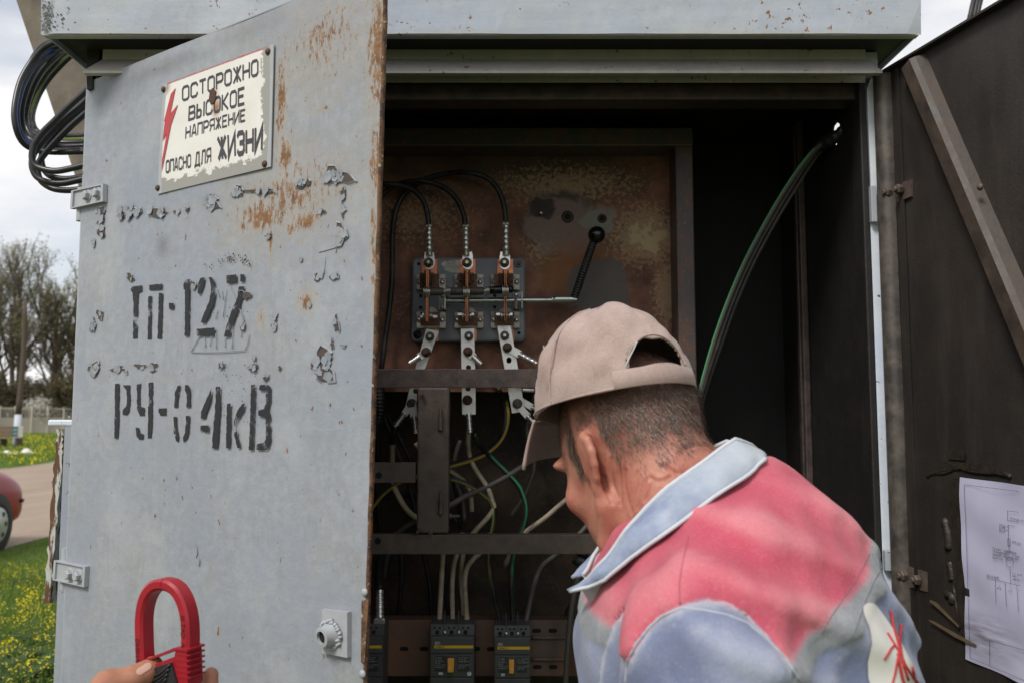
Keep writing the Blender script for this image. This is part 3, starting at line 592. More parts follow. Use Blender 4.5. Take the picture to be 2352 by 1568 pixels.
GL = {'О': [O_], 'С': [[(1,.72),(1,.85),(.8,1),(.2,1),(0,.85),(0,.15),(.2,0),(.8,0),(1,.15),(1,.28)]], 'Т': [[(0,1),(1,1)],[(.5,1),(.5,0)]],
 'Р': [[(0,-.05),(0,1),(.8,1),(1,.88),(1,.55),(.8,.43),(0,.43)]], 'Ж': [[(.5,-.05),(.5,1.05)],[(0,1.05),(.5,.5),(0,-.05)],[(1,1.05),(.5,.5),(1,-.05)]], 'Н': [[(0,-.05),(0,1.05)],[(1,-.05),(1,1.05)],[(0,.5),(1,.5)]],
 '!': [[(.5,1.05),(.5,.3)],[(.5,.12),(.5,-.05)]], 'В': [[(0,.5),(0,1),(.75,1),(.92,.9),(.92,.6),(.75,.52),(0,.52)],[(0,.5),(.8,.5),(1,.4),(1,.1),(.8,0),(0,0),(0,.5)]],
 'Ы': [[(0,1.05),(0,0),(.45,0),(.58,.1),(.58,.42),(.45,.52),(0,.52)],[(1,-.05),(1,1.05)]], 'К': [[(0,-.05),(0,1.05)],[(1,1.05),(.12,.5),(1,-.05)]], 'Е': [[(1,1),(0,1),(0,0),(1,0)],[(0,.52),(.85,.52)]],
 'А': [[(0,-.05),(.38,1),(.62,1),(1,-.05)],[(.2,.28),(.8,.28)]], 'П': [[(0,-.05),(0,1),(1,1),(1,-.05)]], 'Я': [[(1,-.05),(1,1),(.2,1),(0,.88),(0,.55),(.2,.45),(1,.45)],[(.4,.45),(0,-.05)]],
 'И': [[(0,1.05),(0,0),(1,1),(1,-.05)]], 'Д': [[(0,-.2),(0,0),(1,0),(1,-.2)],[(.15,0),(.35,1),(.85,1),(.85,0)]], 'Л': [[(0,-.02),(.18,.08),(.32,1),(1,1),(1,-.05)]],
 'З': [[(0,.82),(.2,1),(.8,1),(1,.86),(1,.62),(.8,.52),(.35,.52)],[(.35,.515),(.8,.51),(1,.38),(1,.14),(.8,0),(.2,0),(0,.18)]], ' ': []}
g = G('sign_ink', .35); n = g.noise(g.co(), 60, 4); g.col(g.mix(n, (.028, .024, .03), (.06, .052, .058))); M['ink'] = g.m
def text_quad(mb, txt, q, kf, w=.24, gap=.38, cw=None, base=.0039):
    TL, TR, BR, BL = [kf(*c) for c in q]; adv = [(.35 if ch == '!' else .6 if ch == ' ' else 1.18 if ch in 'ЖЫД' else 1.) for ch in txt]
    tot = sum(adv)+gap*(len(txt)-1); x = 0; lay = 0
    for ch, a in zip(txt, adv):
        for stroke in GL[ch]:
            lay += 1
            def mapf(gx, gy, off, x=x, a=a):
                u = (x+a*gx)/tot; v = 1-(.09+.82*gy); t = (TL[0]+(TR[0]-TL[0])*u, TL[1]+(TR[1]-TL[1])*u); b = (BL[0]+(BR[0]-BL[0])*u, BL[1]+(BR[1]-BL[1])*u)
                return dp(t[0]+(b[0]-t[0])*v, t[1]+(b[1]-t[1])*v, off)
            ribbon(mb, stroke, w, mapf, base+.00008*(lay % 4))
        x += a+gap
for txt, q, w in (('ОСТОРОЖНО!', ((1130,533),(1618,352),(1618,462),(1130,630)), .25), ('ВЫСОКОЕ', ((1172,655),(1508,533),(1508,650),(1168,748)), .27), ('НАПРЯЖЕНИЕ', ((1152,778),(1513,670),(1513,750),(1149,858)), .27),
                  ('ОПАСНО', ((1030,985),(1180,945),(1180,1032),(1028,1068)), .26), ('ДЛЯ', ((1207,938),(1303,905),(1303,1002),(1206,1028)), .26), ('ЖИЗНИ', ((1345,842),(1618,770),(1614,930),(1352,990)), .33)):
    mb = MB(); text_quad(mb, txt, q, KD1, w*.72); mb.build('lettering', M['ink'], sign)
M['signred'] = simple('enamel_red', (.45, .035, .035), .3, 0, .2, 60)
mb = MB()
for k, p in enumerate((((1088,543),(1058,582),(1016,750),(1048,735)), ((1103,645),(1022,742),(1008,870),(1062,765)), ((1060,768),(1040,785),(1006,980),(1002,1060)))):
    mb.poly([dp(*KD1(*c), .0039+.0001*k) for c in p])
mb.build('lightning_bolt', M['signred'], sign)
for c in ((1013,553),(1652,322),(977,1155),(1632,1008)):
    mb = MB(); mb.lathe(dp(*KD1(*c), .003), dn, [(.0052, 0), (.0048, .002), (.0028, .0036)], 14); mb.build('rivet', M['rustbolt'], sign, True)
mb = MB(); c = dp(*KD1(1317, 592), .0034); vs = [c+dn*.0012+(dd*math.cos(a)*.009+Vector((0, 0, 1))*math.sin(a)*.0135)*random.uniform(.8, 1.15) for a in [i*2*math.pi/16 for i in range(16)]]; mb.prism(vs, dn*.0008); mb.build('rust_spot', M['rustbolt'], sign)

# ================================================================ right door, folded back with its inside showing
TR_ = math.radians(13.5); rd = Vector((math.sin(TR_), -math.cos(TR_), 0)); rn = Vector((-math.cos(TR_), -math.sin(TR_), 0))
H1 = Vector((HXR+.006, YF-.012, 0)); LR = .71
def rp(px, py, off=0.): return onplane(px, py, H1, rn)+rn*off
def RP(s, z, o=0.): p = H1+rd*s+rn*o; return Vector((p.x, p.y, z))
ZTR = rp(2040, 165).z
vs = []; nx, nz = 30, 60
for j in range(nz+1):
    for i in range(nx+1):
        s = LR*i/nx; z = ZD0+(ZTR-ZD0)*j/nz; vs.append(RP(s, z, .003*math.sin(s*9+z*3)*math.sin(z*4)))
fs = [(j*(nx+1)+i, (j+1)*(nx+1)+i, (j+1)*(nx+1)+i+1, j*(nx+1)+i+1) for j in range(nz) for i in range(nx)]
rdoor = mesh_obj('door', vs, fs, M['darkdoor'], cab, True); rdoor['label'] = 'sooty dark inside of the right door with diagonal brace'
def rslab(s0, s1, z0, z1, o0, o1):
    return [RP(s0, z0, o0), RP(s1, z0, o0), RP(s1, z0, o1), RP(s0, z0, o1), RP(s0, z1, o0), RP(s1, z1, o0), RP(s1, z1, o1), RP(s0, z1, o1)], [(0,3,2,1),(4,5,6,7),(0,1,5,4),(1,2,6,5),(2,3,7,6),(3,0,4,7)]
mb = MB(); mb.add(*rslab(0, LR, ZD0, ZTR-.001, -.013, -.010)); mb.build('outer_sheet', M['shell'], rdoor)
mb = MB(); z0_, z1_ = ZD0, ZTR-.004
prof = [(-.001, -.0128), (-.003, -.004), (-.005, .006), (-.002, .014), (.006, .018), (.018, .019), (.027, .016), (.031, .008), (.032, .0005)]
vs = [RP(a, z, b) for z in (z0_, z1_) for a, b in prof]; m = len(prof); mb.add(vs, [(i, i+1, m+i+1, m+i) for i in range(m-1)]); mb.build('rolled_edge', M['darkedge'], rdoor, True)
mb = MB(); mb.add(*rslab(0, LR, ZTR-.004, ZTR, -.0128, .016)); mb.build('rolled_edge', M['darkdoor'], rdoor)
mb = MB(); mb.add(*rslab(.05, .058, ZD0, ZTR-.005, .0025, .0065)); mb.build('seam', M['darkdoor'], rdoor)
# diagonal brace: folded hat channel running down across the door
A0, A1 = rp(2108, 150), rp(2352, 722); ax = (A1-A0).normalized(); wy = ax.cross(rn).normalized()
if wy.y > 0: wy = -wy
A1 = A0+ax*.96
prof = [(-.026, 0), (-.020, .018), (-.012, .025), (.011, .025), (.018, .018), (.027, 0)]
vs = [p+wy*a+rn*b for p in (A0+Vector((0, 0, 0)), A1) for a, b in prof]; m = len(prof)
mb = MB(); mb.add(vs, [(i, i+1, m+i+1, m+i) for i in range(m-1)]+[list(range(m))]); mb.build('diagonal_brace', dusty('brace_steel', (.034, .025, .020), (.10, .068, .045), .6, .5, 0, 22, .3), rdoor)
mb = MB(); mb.lathe(rp(2282, 432, .0235), rn, [(.006, 0), (.005, .003), (.002, .005)], 12); mb.build('weld_spot', M['brown'], rdoor, True)
for q, bl in ((((2062, 425), (2098, 413), (2098, 452), (2065, 466)), ((2052, 443), (2078, 436))), (((2088, 1299), (2134, 1313), (2134, 1358), (2094, 1347)), ((2087, 1320), (2118, 1330)))):
    mb = MB(); mb.prism([rp(*c, .001) for c in q], rn*.004); mb.build('hinge_backplate', M['brown'], rdoor)
    for c in bl:
        mb = MB(); mb.hexbolt(rp(*c, .005), rn, .009, .012, 0, .55); mb.build('bolt', M['brown'], rdoor)
# hinge seen in the gap
for y0_, y1_ in ((428, 512), (1262, 1310)):
    p = at(2003 if y0_ < 600 else 2036, y0_, YF-.01); q = at(2003 if y0_ < 600 else 2036, y1_, YF-.01); mb = MB(); mb.bbox((p.x-.005, YF-.016, q.z), (p.x+.006, YF-.004, p.z), .002); mb.build('hinge_leaf', M['shell'], rdoor)
# old tape and glue round the paper
M['glue'] = dusty('old_glue', (.022, .017, .014), (.055, .042, .03), .6, .35, 0, 60, .8); M['tape'] = simple('old_tape', (.14, .105, .065), .35, 0, .4, 50, .2)
for pts, r in ((((310, 240), (350, 212), (420, 210), (510, 180), (600, 200), (700, 208), (800, 212), (850, 235)), .0035), (((420, 500), (445, 610), (450, 700)), .007), (((455, 780), (465, 850), (470, 900)), .006), (((430, 990), (480, 1010), (470, 1040)), .007), (((480, 940), (505, 1100), (520, 1200)), .004), (((330, 1040), (330, 1120), (345, 1160)), .0025)):
    mb = MB(); mb.tube([rp(*KPAP(*c), .0005) for c in pts], r, 8, 4, ripple=lambda i: .8+.4*abs(math.sin(i*1.7))); mb.build('glue_smear', M['glue'], rdoor, True)
for q in (((375, 125), (760, 160), (840, 230), (700, 205), (510, 178), (360, 210)), ((470, 250), (535, 240), (560, 1180), (520, 1230), (500, 700), (460, 420)), ((450, 60), (565, 70), (560, 130), (455, 120))):
    mb = MB(); mb.add(*flat_poly([rp(*KPAP(*c), .0042) for c in q])); mb.build('glue_smear', M['glue'], rdoor)
for q in (((355, 1025), (400, 1045), (545, 1195), (540, 1205), (390, 1070), (352, 1040)), ((345, 1155), (380, 1165), (660, 1318), (650, 1330), (520, 1270), (350, 1165))):
    P = [rp(*KPAP(*c), .0095) for c in q]; mb = MB(); mb.add(*flat_poly(P)); mb.build('tape_strip', M['tape'], rdoor)

# ================================================================ wiring diagram sheet
PQ = ((535, 236), (1110, 312), (1110, 1640), (572, 1410))
def pq(u, v):
    a, b, c, d = PQ; t = (a[0]+(b[0]-a[0])*u, a[1]+(b[1]-a[1])*u); w = (d[0]+(c[0]-d[0])*u, d[1]+(c[1]-d[1])*u); return KPAP(t[0]+(w[0]-t[0])*v, t[1]+(w[1]-t[1])*v)
paper = thing('wiring_diagram', 'white printed wiring diagram sheet taped inside the dark right door', 'paper', rp(*pq(.5, 1), .004))
g = G('paper', .55, 0, .35); v = g.co('UV'); n = g.noise(v, 5, 5, .6); sm = g.noise(g.map(v, (3, 30, 1)), 1, 5, .6); c = g.mix(n, (.46, .45, .62), (.56, .55, .69))
dm = g.math('MULTIPLY', g.blob(v, (.25, .84), (.55, .16)), g.ramp(sm, [(.3, 0.), (.6, 1.)])); c = g.mix(g.math('MULTIPLY', dm, 1.1, True), c, (.20, .19, .24)); g.col(c); M['paper'] = g.m
n = 20; vs = []; uv = []
for j in range(n+1):
    for i in range(n+1):
        vs.append(rp(*pq(i/n, j/n), .0055+.002*math.sin(i*.5+j*.35)+.0012*math.sin(j*.9-i*.3))); uv.append((i/n, j/n))
mesh_obj('sheet', vs, [(j*(n+1)+i, (j+1)*(n+1)+i, (j+1)*(n+1)+i+1, j*(n+1)+i+1) for j in range(n) for i in range(n)], M['paper'], paper, True, uv)
g = G('print_ink', .6); g.col((.05, .05, .07)); M['print'] = g.m
def pp_(x, y): return rp(*KPAP(x, y), .0094)
def pline(mb, pts, w=2.2):
    for a, b in zip(pts, pts[1:]):
        L_ = math.hypot(b[0]-a[0], b[1]-a[1]) or 1; nx_, ny_ = -(b[1]-a[1])/L_*w/2, (b[0]-a[0])/L_*w/2
        mb.add([pp_(a[0]+nx_, a[1]+ny_), pp_(b[0]+nx_, b[1]+ny_), pp_(b[0]-nx_, b[1]-ny_), pp_(a[0]-nx_, a[1]-ny_)], [(0, 1, 2, 3)])
mb = MB()
for l in (((930, 328), (576, 284), (592, 700), (605, 1140), (615, 1400), (1000, 1560)), ((930, 462), (857, 452), (858, 515)), ((855, 512), (925, 527)), ((860, 545), (905, 552)), ((862, 545), (868, 705)), ((858, 632), (874, 635), (875, 680), (860, 677), (858, 632)), ((805, 553), (838, 558), (838, 588), (805, 580), (805, 553)), ((805, 580), (838, 555)), ((838, 575), (862, 580)),
          ((873, 815), (878, 925)), ((720, 882), (940, 937)), ((778, 897), (783, 1045)), ((842, 915), (850, 1070)), ((918, 932), (928, 1100)), ((742, 1448), (740, 1288), (1000, 1360))): pline(mb, l)
for cx, cy in ((868, 740), (872, 782)): pline(mb, [(cx+25*math.cos(i*math.pi/12), cy+32*math.sin(i*math.pi/12)) for i in range(25)], 1.8)
mb.build('diagram_lines', M['print'], paper)
for txt, x, y, s_ in (('Трансформатор\nТМ-100/6-У1\nЗав.№ 1120476-03\n2017 г.в.', 757, 700, 15), ('РУ-0.4кВ', 722, 876, 15), ('РЛНД-10', 875, 508, 15), ('ОПН-10', 803, 548, 13), ('ПТ-0,1', 888, 662, 15), ('160', 905, 752, 15), ('Гл. руб.\nРБ-1\n160 А', 888, 862, 14), ('ф.1\n25 А', 788, 940, 11), ('ф.2\n25 А', 862, 958, 11)):
    textmesh(txt, s_*1.35, lambda a, b, x=x, y=y: pp_(x+a, y-b+a*.2), M['print'], paper)
# ================================================================ mounting panel with rusty plate
YR, YP = 1.905, 1.985
xa, xb2, xr0, xr1 = -.42, 0, at(1557, 700, YR).x, at(1599, 700, YR).x
zt1, zt0 = at(1200, 293, YR).z, at(1200, 335, YR).z; zlow = at(1200, 899, YP).z
g = G('rusted_plate', .72, 0, .35); v = g.co('UV')          # uv: tracing units of the plate (0..2352, 0..1568 over the panel), in metres below
def pu(c): p = at(*K1(*c), YP); return (p.x, p.z)
def pr(r): return PX(r*.30625, YP)
n1 = g.noise(v, 14, 6, .62); n2 = g.noise(v, 105, 9, .76); n3 = g.noise(v, 42, 8, .72); wv = g.warp(v, .11, 13, 6)
c = g.mix(g.ramp(n1, [(.36, 0.), (.66, 1.)]), (.105, .051, .036), (.265, .118, .072))
up = g.ramp(g.math('ADD', g.blob(v, pu((1100, -50)), (pr(1500), pr(420))), g.math('MULTIPLY', n3, .25)), [(.25, 0.), (.75, .8)]); c = g.mix(up, c, (.055, .038, .027))  # header shade put into the colour: plate darker along its top
tan = None
for cc, rr, k in (((2050, 560), (420, 330), 1.0), ((1450, 190), (900, 260), .72), ((1250, 660), (260, 260), .62), ((2200, 1000), (160, 420), .9), ((350, 450), (700, 420), .60), ((1800, 820), (160, 300), .55), ((250, 1100), (500, 400), .35)):
    m = g.math('MULTIPLY', g.blob(v, pu(cc), (pr(rr[0])*1.25, pr(rr[1])*1.25)), k); tan = m if tan is None else g.math('MAXIMUM', tan, m)
t = g.math('ADD', g.math('MULTIPLY', tan, .42), g.math('SUBTRACT', n2, .665)); c = g.mix(g.ramp(t, [(-.02, 0.), (.09, .85)]), c, g.mix(n3, (.26, .155, .085), (.46, .33, .20)))
t2 = g.math('ADD', g.math('MULTIPLY', g.blob(v, pu((2060, 580)), (pr(330), pr(260))), .36), g.math('SUBTRACT', n3, .72)); c = g.mix(g.ramp(t2, [(0., 0.), (.03, 1.)]), c, (.46, .34, .20))
lilac = g.ramp(g.math('ADD', g.blob(wv, pu((1420, 480)), (pr(420), pr(330))), g.math('MULTIPLY', n3, .2)), [(.32, 0.), (.46, .85)]); c = g.mix(lilac, c, g.mix(n2, (.17, .115, .10), (.27, .20, .185)))
org = g.math('MULTIPLY', g.blob(wv, pu((1500, 820)), (pr(360), pr(300))), .9); c = g.mix(org, c, (.30, .13, .045))
gry = g.ramp(g.blob(wv, pu((1700, 440)), (pr(190), pr(190))), [(.25, 0.), (.45, .8)]); c = g.mix(gry, c, (.24, .245, .225))
gr2 = g.ramp(g.math('MULTIPLY', g.blob(wv, pu((1690, 950)), (pr(310), pr(330))), 1.), [(.22, 0.), (.30, .9)]); c = g.mix(gr2, c, g.mix(n3, (.085, .078, .076), (.15, .14, .135)))
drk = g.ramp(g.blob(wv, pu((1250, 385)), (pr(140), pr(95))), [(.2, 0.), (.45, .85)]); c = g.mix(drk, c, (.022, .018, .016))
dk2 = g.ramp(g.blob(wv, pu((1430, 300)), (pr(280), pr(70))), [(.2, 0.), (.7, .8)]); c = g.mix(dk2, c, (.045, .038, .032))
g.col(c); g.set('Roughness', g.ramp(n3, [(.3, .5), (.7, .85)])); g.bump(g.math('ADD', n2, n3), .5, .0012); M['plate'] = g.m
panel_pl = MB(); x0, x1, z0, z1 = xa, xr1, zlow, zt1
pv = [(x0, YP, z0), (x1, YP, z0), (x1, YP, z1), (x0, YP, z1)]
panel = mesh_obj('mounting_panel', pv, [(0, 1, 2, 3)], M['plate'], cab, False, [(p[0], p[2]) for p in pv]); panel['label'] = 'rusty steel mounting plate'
mb = MB(); mb.box((x0, YP+.001, z0), (x1, YP+.003, z1)); mb.build('plate_back', M['rearrust'], panel)
mb = MB(); mb.bbox((xa, YR, zt0), (xr1, YP-.0008, zt1), .003); mb.build('rim_bar', M['rim'], panel)
mb = MB(); mb.bbox((xr0, YR+.0006, z0), (xr1-.0008, YP-.0008, zt0+.002), .003); mb.build('rim_bar', M['rim'], panel)
for cc, r in (((1457, 428), 26), ((1716, 440), 20)):
    p = at(*K1(*cc), YP); mb = MB(); mb.lathe(p+Vector((0, -.0004, 0)), (0, -1, 0), [(pr(r)*1.8, 0), (pr(r)*1.3, .0015), (pr(r), .0016)], 18); mb.build('hole_rim', M['rustbolt'], panel, True)
    mb = MB(); mb.lathe(p+Vector((0, -.0025, 0)), (0, -1, 0), [(pr(r), 0), (pr(r)*.9, .0003)], 18); mb.build('bolt_hole', M['hole'], panel)
mb = MB(); mb.lathe(at(*K1(1256, 405), YP), (0, -1, 0), [(.004, 0), (.0038, .012), (.003, .013)], 10); mb.build('stud', M['zinc'], panel, True)

# ================================================================ support bars
YBAR = 1.862
def hbar(px0, px1, py0, py1, Y=YBAR, dep=.004, flange=.035, mat='beam', name='support_bar'):
    a = at(px0, (py0+py1)/2, Y); b = at(px1, (py0+py1)/2, Y); zt_ = at((px0+px1)/2, py0, Y).z; zb_2 = at((px0+px1)/2, py1, Y).z
    mb = MB(); mb.bbox((a.x, Y, zb_2), (b.x, Y+dep, zt_), .0012); o = mb.build(name, M[mat], cab)
    mb = MB(); mb.bbox((a.x+.001, Y+dep-.0005, zt_-.005), (b.x-.001, Y+flange, zt_-.001), .001); mb.build('flange', M[mat], o); return o
hbar(560, 1600, 847, 890); b2 = hbar(560, 1600, 1227, 1272, mat='brown'); b3 = hbar(560, 954, 1061, 1108, mat='brown')
for o, cc in ((b2, K3(146, 392)), (b3, K2(210, 1293))):
    mb = MB(); mb.lathe(at(*cc, YBAR-.0004), (0, -1, 0), [(.0068, 0), (.006, .0003)], 18); mb.build('bolt_hole', M['hole'], o)
# upright channel
a, b = at(958, 1050, YBAR-.003), at(1031, 1050, YBAR-.003); zt_, zb_2 = at(990, 889, YBAR-.003).z, at(990, 1224, YBAR-.003).z
mb = MB(); mb.bbox((a.x, YBAR-.003, zb_2), (b.x, YBAR+.03, zt_), .004); ch = mb.build('channel_post', M['brown'], cab)
for cc, r, h in ((K2(702, 384), .0042, .009), (K3(497, 290), .004, .018), (K3(585, 322), .005, .004)):
    mb = MB(); mb.hexbolt(at(*cc, YBAR-.003), (-.15, -1, -.2), r, h, 0, .7); mb.build('bolt', M['brown'], ch)
for (xa_, ya_), (xb_, yb_) in ((K2(908, 540), K2(912, 770)), (K2(908, 1475), (1014, 1176))):
    mb = MB(); p = at(xa_, ya_, YBAR-.006); q = at(xb_, yb_, YBAR-.006); q.x = p.x; m_ = p.lerp(q, .42); mb.cyl(p, m_, .003, n=10); mb.cyl(m_, q, .0052, n=12); mb.lathe(q, (0, -.3, -1), [(.006, 0), (.005, .004), (.002, .006)], 10); mb.build('hinge_pin', M['brown'], ch, auto=True)
mb = MB(); p = at(*K3(738, 185), YBAR+.012); mb.cyl(p, p+Vector((.022, 0, 0)), .0032, n=10); mb.hexbolt(p, (1, 0, 0), .006, .006, 0, 0); mb.build('stud', M['brown'], ch, auto=True)
mb = MB()
for i in range(90):
    p = at(random.uniform(960, 1029), random.uniform(895, 1215), YBAR-.003); r = random.uniform(.0006, .0016); mb.lathe(p, (0, -1, 0), [(r, 0), (r*.7, r*.6)], 6)
mb.build('weld_spatter', M['brown'], ch, True)['kind'] = 'stuff'

# ================================================================ knife switch
g = G('grey_plastic', .42, 0, .5); n = g.noise(g.co(), 30, 5); sp_ = g.noise(g.co(), 240, 3); c = g.mix(n, (.155, .165, .185), (.215, .225, .245)); c = g.mix(g.ramp(sp_, [(.68, 0.), (.74, .8)]), c, (.07, .06, .055)); g.col(c); M['board'] = g.m
g = G('copper', .38, 1); n = g.noise(g.co(), 70, 5); n2 = g.noise(g.co(), 15, 4); c = g.mix(g.ramp(n2, [(.40, 0.), (.65, 1.)]), (.62, .24, .125), (.30, .115, .06)); g.col(g.mix(g.ramp(n, [(.55, 0.), (.75, .7)]), c, (.11, .05, .03))); M['copper'] = g.m
M['bronze'] = simple('tarnished_bracket', (.10, .052, .030), .5, .6, .35, 60, .2)
M['porcelain'] = dusty('grimy_porcelain', (.52, .50, .455), (.26, .22, .18), .6, .4, 0, 60, .2)
g = G('aluminium', .36, .85); n = g.noise(g.co(), 60, 5, .65); n2 = g.noise(g.co(), 260, 4); c = g.mix(n, (.58, .57, .55), (.80, .79, .77)); c = g.mix(g.ramp(n2, [(.62, 0.), (.7, .8)]), c, (.20, .17, .14)); g.col(c); g.set('Roughness', g.ramp(n, [(.3, .3), (.7, .5)])); g.bump(n2, .2, .0006); M['alu'] = g.m
M['lug'] = simple('tinned_lug', (.76, .75, .73), .3, .8, .25, 120, .25)
M['rod'] = dusty('brown_rod', (.060, .045, .038), (.15, .12, .10), .5, .45, 0, 60, .2)
M['blackgloss'] = simple('black_gloss_plastic', (.008, .008, .008), .18, 0, .3, 60)
M['black'] = dusty('black_rubber', (.014, .013, .013), (.05, .043, .038), .55, .45, 0, 30, .1)
SW = thing('knife_switch', 'three-pole copper knife switch on grey board mounted to the rusty plate', 'switch', at(*K4(715, 1190), 1.96))
YS = 1.958
def k4(x, y, Y=YS): return at(*K4(x, y), Y)
def k4r(r, Y=YS): return PX(r*.1953, Y)
# board
p0, p1 = k4(50, 205), k4(1380, 1190); R_ = .013; ol = []
for cx_, cz_, a0 in ((p1.x-R_, p0.z-R_, 0), (p0.x+R_, p0.z-R_, 90), (p0.x+R_, p1.z+R_, 180), (p1.x-R_, p1.z+R_, 270)):
    for i in range(6): a = math.radians(a0+i*18); ol.append((cx_+R_*math.cos(a), cz_+R_*math.sin(a)))
mb = MB(); m = len(ol); cxm, czm = (p0.x+p1.x)/2, (p0.z+p1.z)/2
def ins(o, d): return (o[0]-math.copysign(d, o[0]-cxm), o[1]-math.copysign(d, o[1]-czm))
vs = [(x, YP-.0006, z) for x, z in ol]+[(x, YS+.004, z) for x, z in ol]+[(ins(o, .004)[0], YS, ins(o, .004)[1]) for o in ol]
mb.add(vs, [(j*m+i, j*m+(i+1) % m, (j+1)*m+(i+1) % m, (j+1)*m+i) for j in range(2) for i in range(m)]+[[2*m+i for i in range(m)]])
mb.build('base_board', M['board'], SW, auto=True)
for cc in ((125, 282), (150, 795), (1020, 790), (1020, 655), (1305, 1092), (150, 660)):
    mb = MB(); mb.lathe(k4(*cc, YS-.0003), (0, -1, 0), [(k4r(20), 0), (k4r(18), .0002)], 16); mb.build('bolt_hole', M['hole'], SW)
for cc in ((1300, 272), (112, 1110)):
    mb = MB(); mb.hexbolt(k4(*cc), (0, -1, 0), k4r(30), .011, 1.7, .5); mb.build('bolt', M['blackgloss'], SW)
def plate4(mb, q, Y, t): mb.prism([k4(*c, Y) for c in q], (0, t, 0))
def washers(mb, x0, x1, y, Y, r, k):
    for i in range(k):
        xx = x0+(x1-x0)*i/(k-1); p = k4(xx, y, Y); rr = k4r(r, Y)*(1. if i % 2 == 0 else .82); w = k4r(abs(x1-x0)/k*.42, Y)
        mb.lathe(p-Vector((w, 0, 0)), (1, 0, 0), [(rr*.9, 0), (rr, w*.4), (rr, w*1.6), (rr*.9, w*2)], 20)
POL = ((250, 272, 226), (702, 717, 692), (1143, 1145, 1146))
for i, (cx_, bx, lx) in enumerate(POL):
    mb = MB(); plate4(mb, ((cx_-92, 228), (cx_+92, 225), (cx_+92, 420), (cx_-92, 420)), YS-.004, .004); mb.build('contact_strip', M['copper'], SW)
    mb = MB(); plate4(mb, ((cx_-52, 985), (cx_+108, 990), (cx_+106, 1190), (cx_+10, 1188), (cx_-60, 1130)) if i == 0 else ((cx_-80, 985), (cx_+100, 985), (cx_+106, 1185), (cx_-78, 1180)), YS-.004, .004); mb.build('contact_strip', M['copper'], SW)
    for yy0, yy1, dy in ((402, 590, 0), (842, 1038, 0)):
        mb = MB(); p, q = k4(bx-172, yy0, YS-.012), k4(bx+172, yy1, YS-.012)
        mb.bbox((p.x, YS-.012, q.z), (q.x, YS-.0003, p.z), .003)
        for sx in (-1, 1):      # raised corner pads
            for ya, yb in ((yy0+2, yy0+58), (yy1-58, yy1-2)):
                a = k4(bx+sx*172-(0 if sx < 0 else 78), ya, YS-.014); b = k4(bx+sx*172+(78 if sx < 0 else 0), yb, YS-.014); mb.bbox((a.x, YS-.0155, b.z), (b.x, YS-.010, a.z), .002)
        mb.build('porcelain_block', M['porcelain'], SW, auto=True)
        for sx in (-136, 132):
            c_ = k4(bx+sx, (yy0+yy1)/2, YS-.0125); mb = MB(); mb.lathe(c_, (0, -1, 0), [(k4r(29), 0), (k4r(28), .0015), (k4r(20), .0018), (k4r(19), .004), (k4r(14), .005)], 16)
            mb.build('screw', M['zinc'], SW, True)
    mb = MB(); mb.lathe(k4(bx, 872, YS-.003), (0, -1, 0), [(k4r(86), 0), (k4r(84), .005), (k4r(74), .0055)], 24); mb.build('round_boss', M['porcelain'], SW, auto=True)
    # brackets
    mb = MB(); plate4(mb, ((bx-135, 400), (bx+92, 400), (bx+94, 560), (bx-135, 566)), YS-.020, .003); mb.build('clip_bracket', M['bronze'], SW)
    mb = MB(); plate4(mb, ((bx-127, 848), (bx+104, 850), (bx+103, 1000), (bx-127, 1003)), YS-.020, .003); mb.build('clip_bracket', M['bronze'], SW)
    for sx in (-28, 30):        # spring jaws standing out
        a, b = k4(lx+sx-9, 358, YS-.045), k4(lx+sx+9, 515, YS-.045); mb = MB(); mb.bbox((a.x, YS-.050, b.z), (b.x, YS-.018, a.z), .0015); mb.build('contact_jaw', M['bronze'], SW)
    for sy in (405, 487):
        for sx in (-1, 1):
            mb = MB(); mb.tube([k4(lx+sx*32, sy, YS-.04), k4(lx+sx*62, sy-14, YS-.036), k4(lx+sx*84, sy, YS-.030), k4(lx+sx*62, sy+14, YS-.036), k4(lx+sx*34, sy+10, YS-.04)], k4r(5.5), 6, 3); mb.build('spring_wire', M['darkbolt'], SW, True)
    # blade: two thin copper strips on edge
    for sx in (-9, 9):
        a, b = k4(lx+sx-5, 372, YS-.06), k4(lx+sx+6, 962, YS-.06); mb = MB(); mb.bbox((a.x, YS-.066, b.z), (b.x, YS-.034 if sx < 0 else YS-.0345, a.z), .0008); mb.build('blade', M['copper'], SW)
    # pivot bolt through lower bracket
    mb = MB(); washers(mb, lx-44, lx+46, 890, YS-.045, 46, 4); mb.build('pivot_washers', M['zinc'], SW, auto=True)
    nx0 = {0: (-55, 95), 1: (-82, 62), 2: (-85, 60)}[i]
    for sx in nx0:
        p = k4(lx+sx, 878 if i else 905, YS-.045); mb = MB(); mb.lathe(p-Vector((.005, 0, 0)), (1, 0, 0), [(k4r(26), 0), (k4r(28), .001), (k4r(28), .009), (k4r(24), .010)], 6, .4); mb.build('nut', M['zinc'], SW)
    mb = MB(); p, q = k4(lx+nx0[0]-20, 890, YS-.045), k4(lx+nx0[1]+30, 890, YS-.045); q.z = p.z; mb.cyl(p, q, k4r(13), n=10); mb.build('pivot_pin', M['zinc'], SW, True)
    # big washers on the rod
    mb = MB(); washers(mb, lx-32, lx+34, 622 if i != 2 else 600, YS-.058, 84, 6); mb.build('blade_washers', M['zinc'], SW, auto=True)
    # top lug, its bolt
    a = 0 if i != 2 else -4; bl = []
    for t in range(0, 181, 20): bl.append((cx_+a-62*math.cos(math.radians(t)), 285+62*math.sin(math.radians(t))))
    q = [(cx_+a-62, 285)]+bl[1:-1]+[(cx_+a+62, 285), (cx_+a+60, 190), (cx_+a+50, 140), (cx_+a-50, 140), (cx_+a-60, 190)]
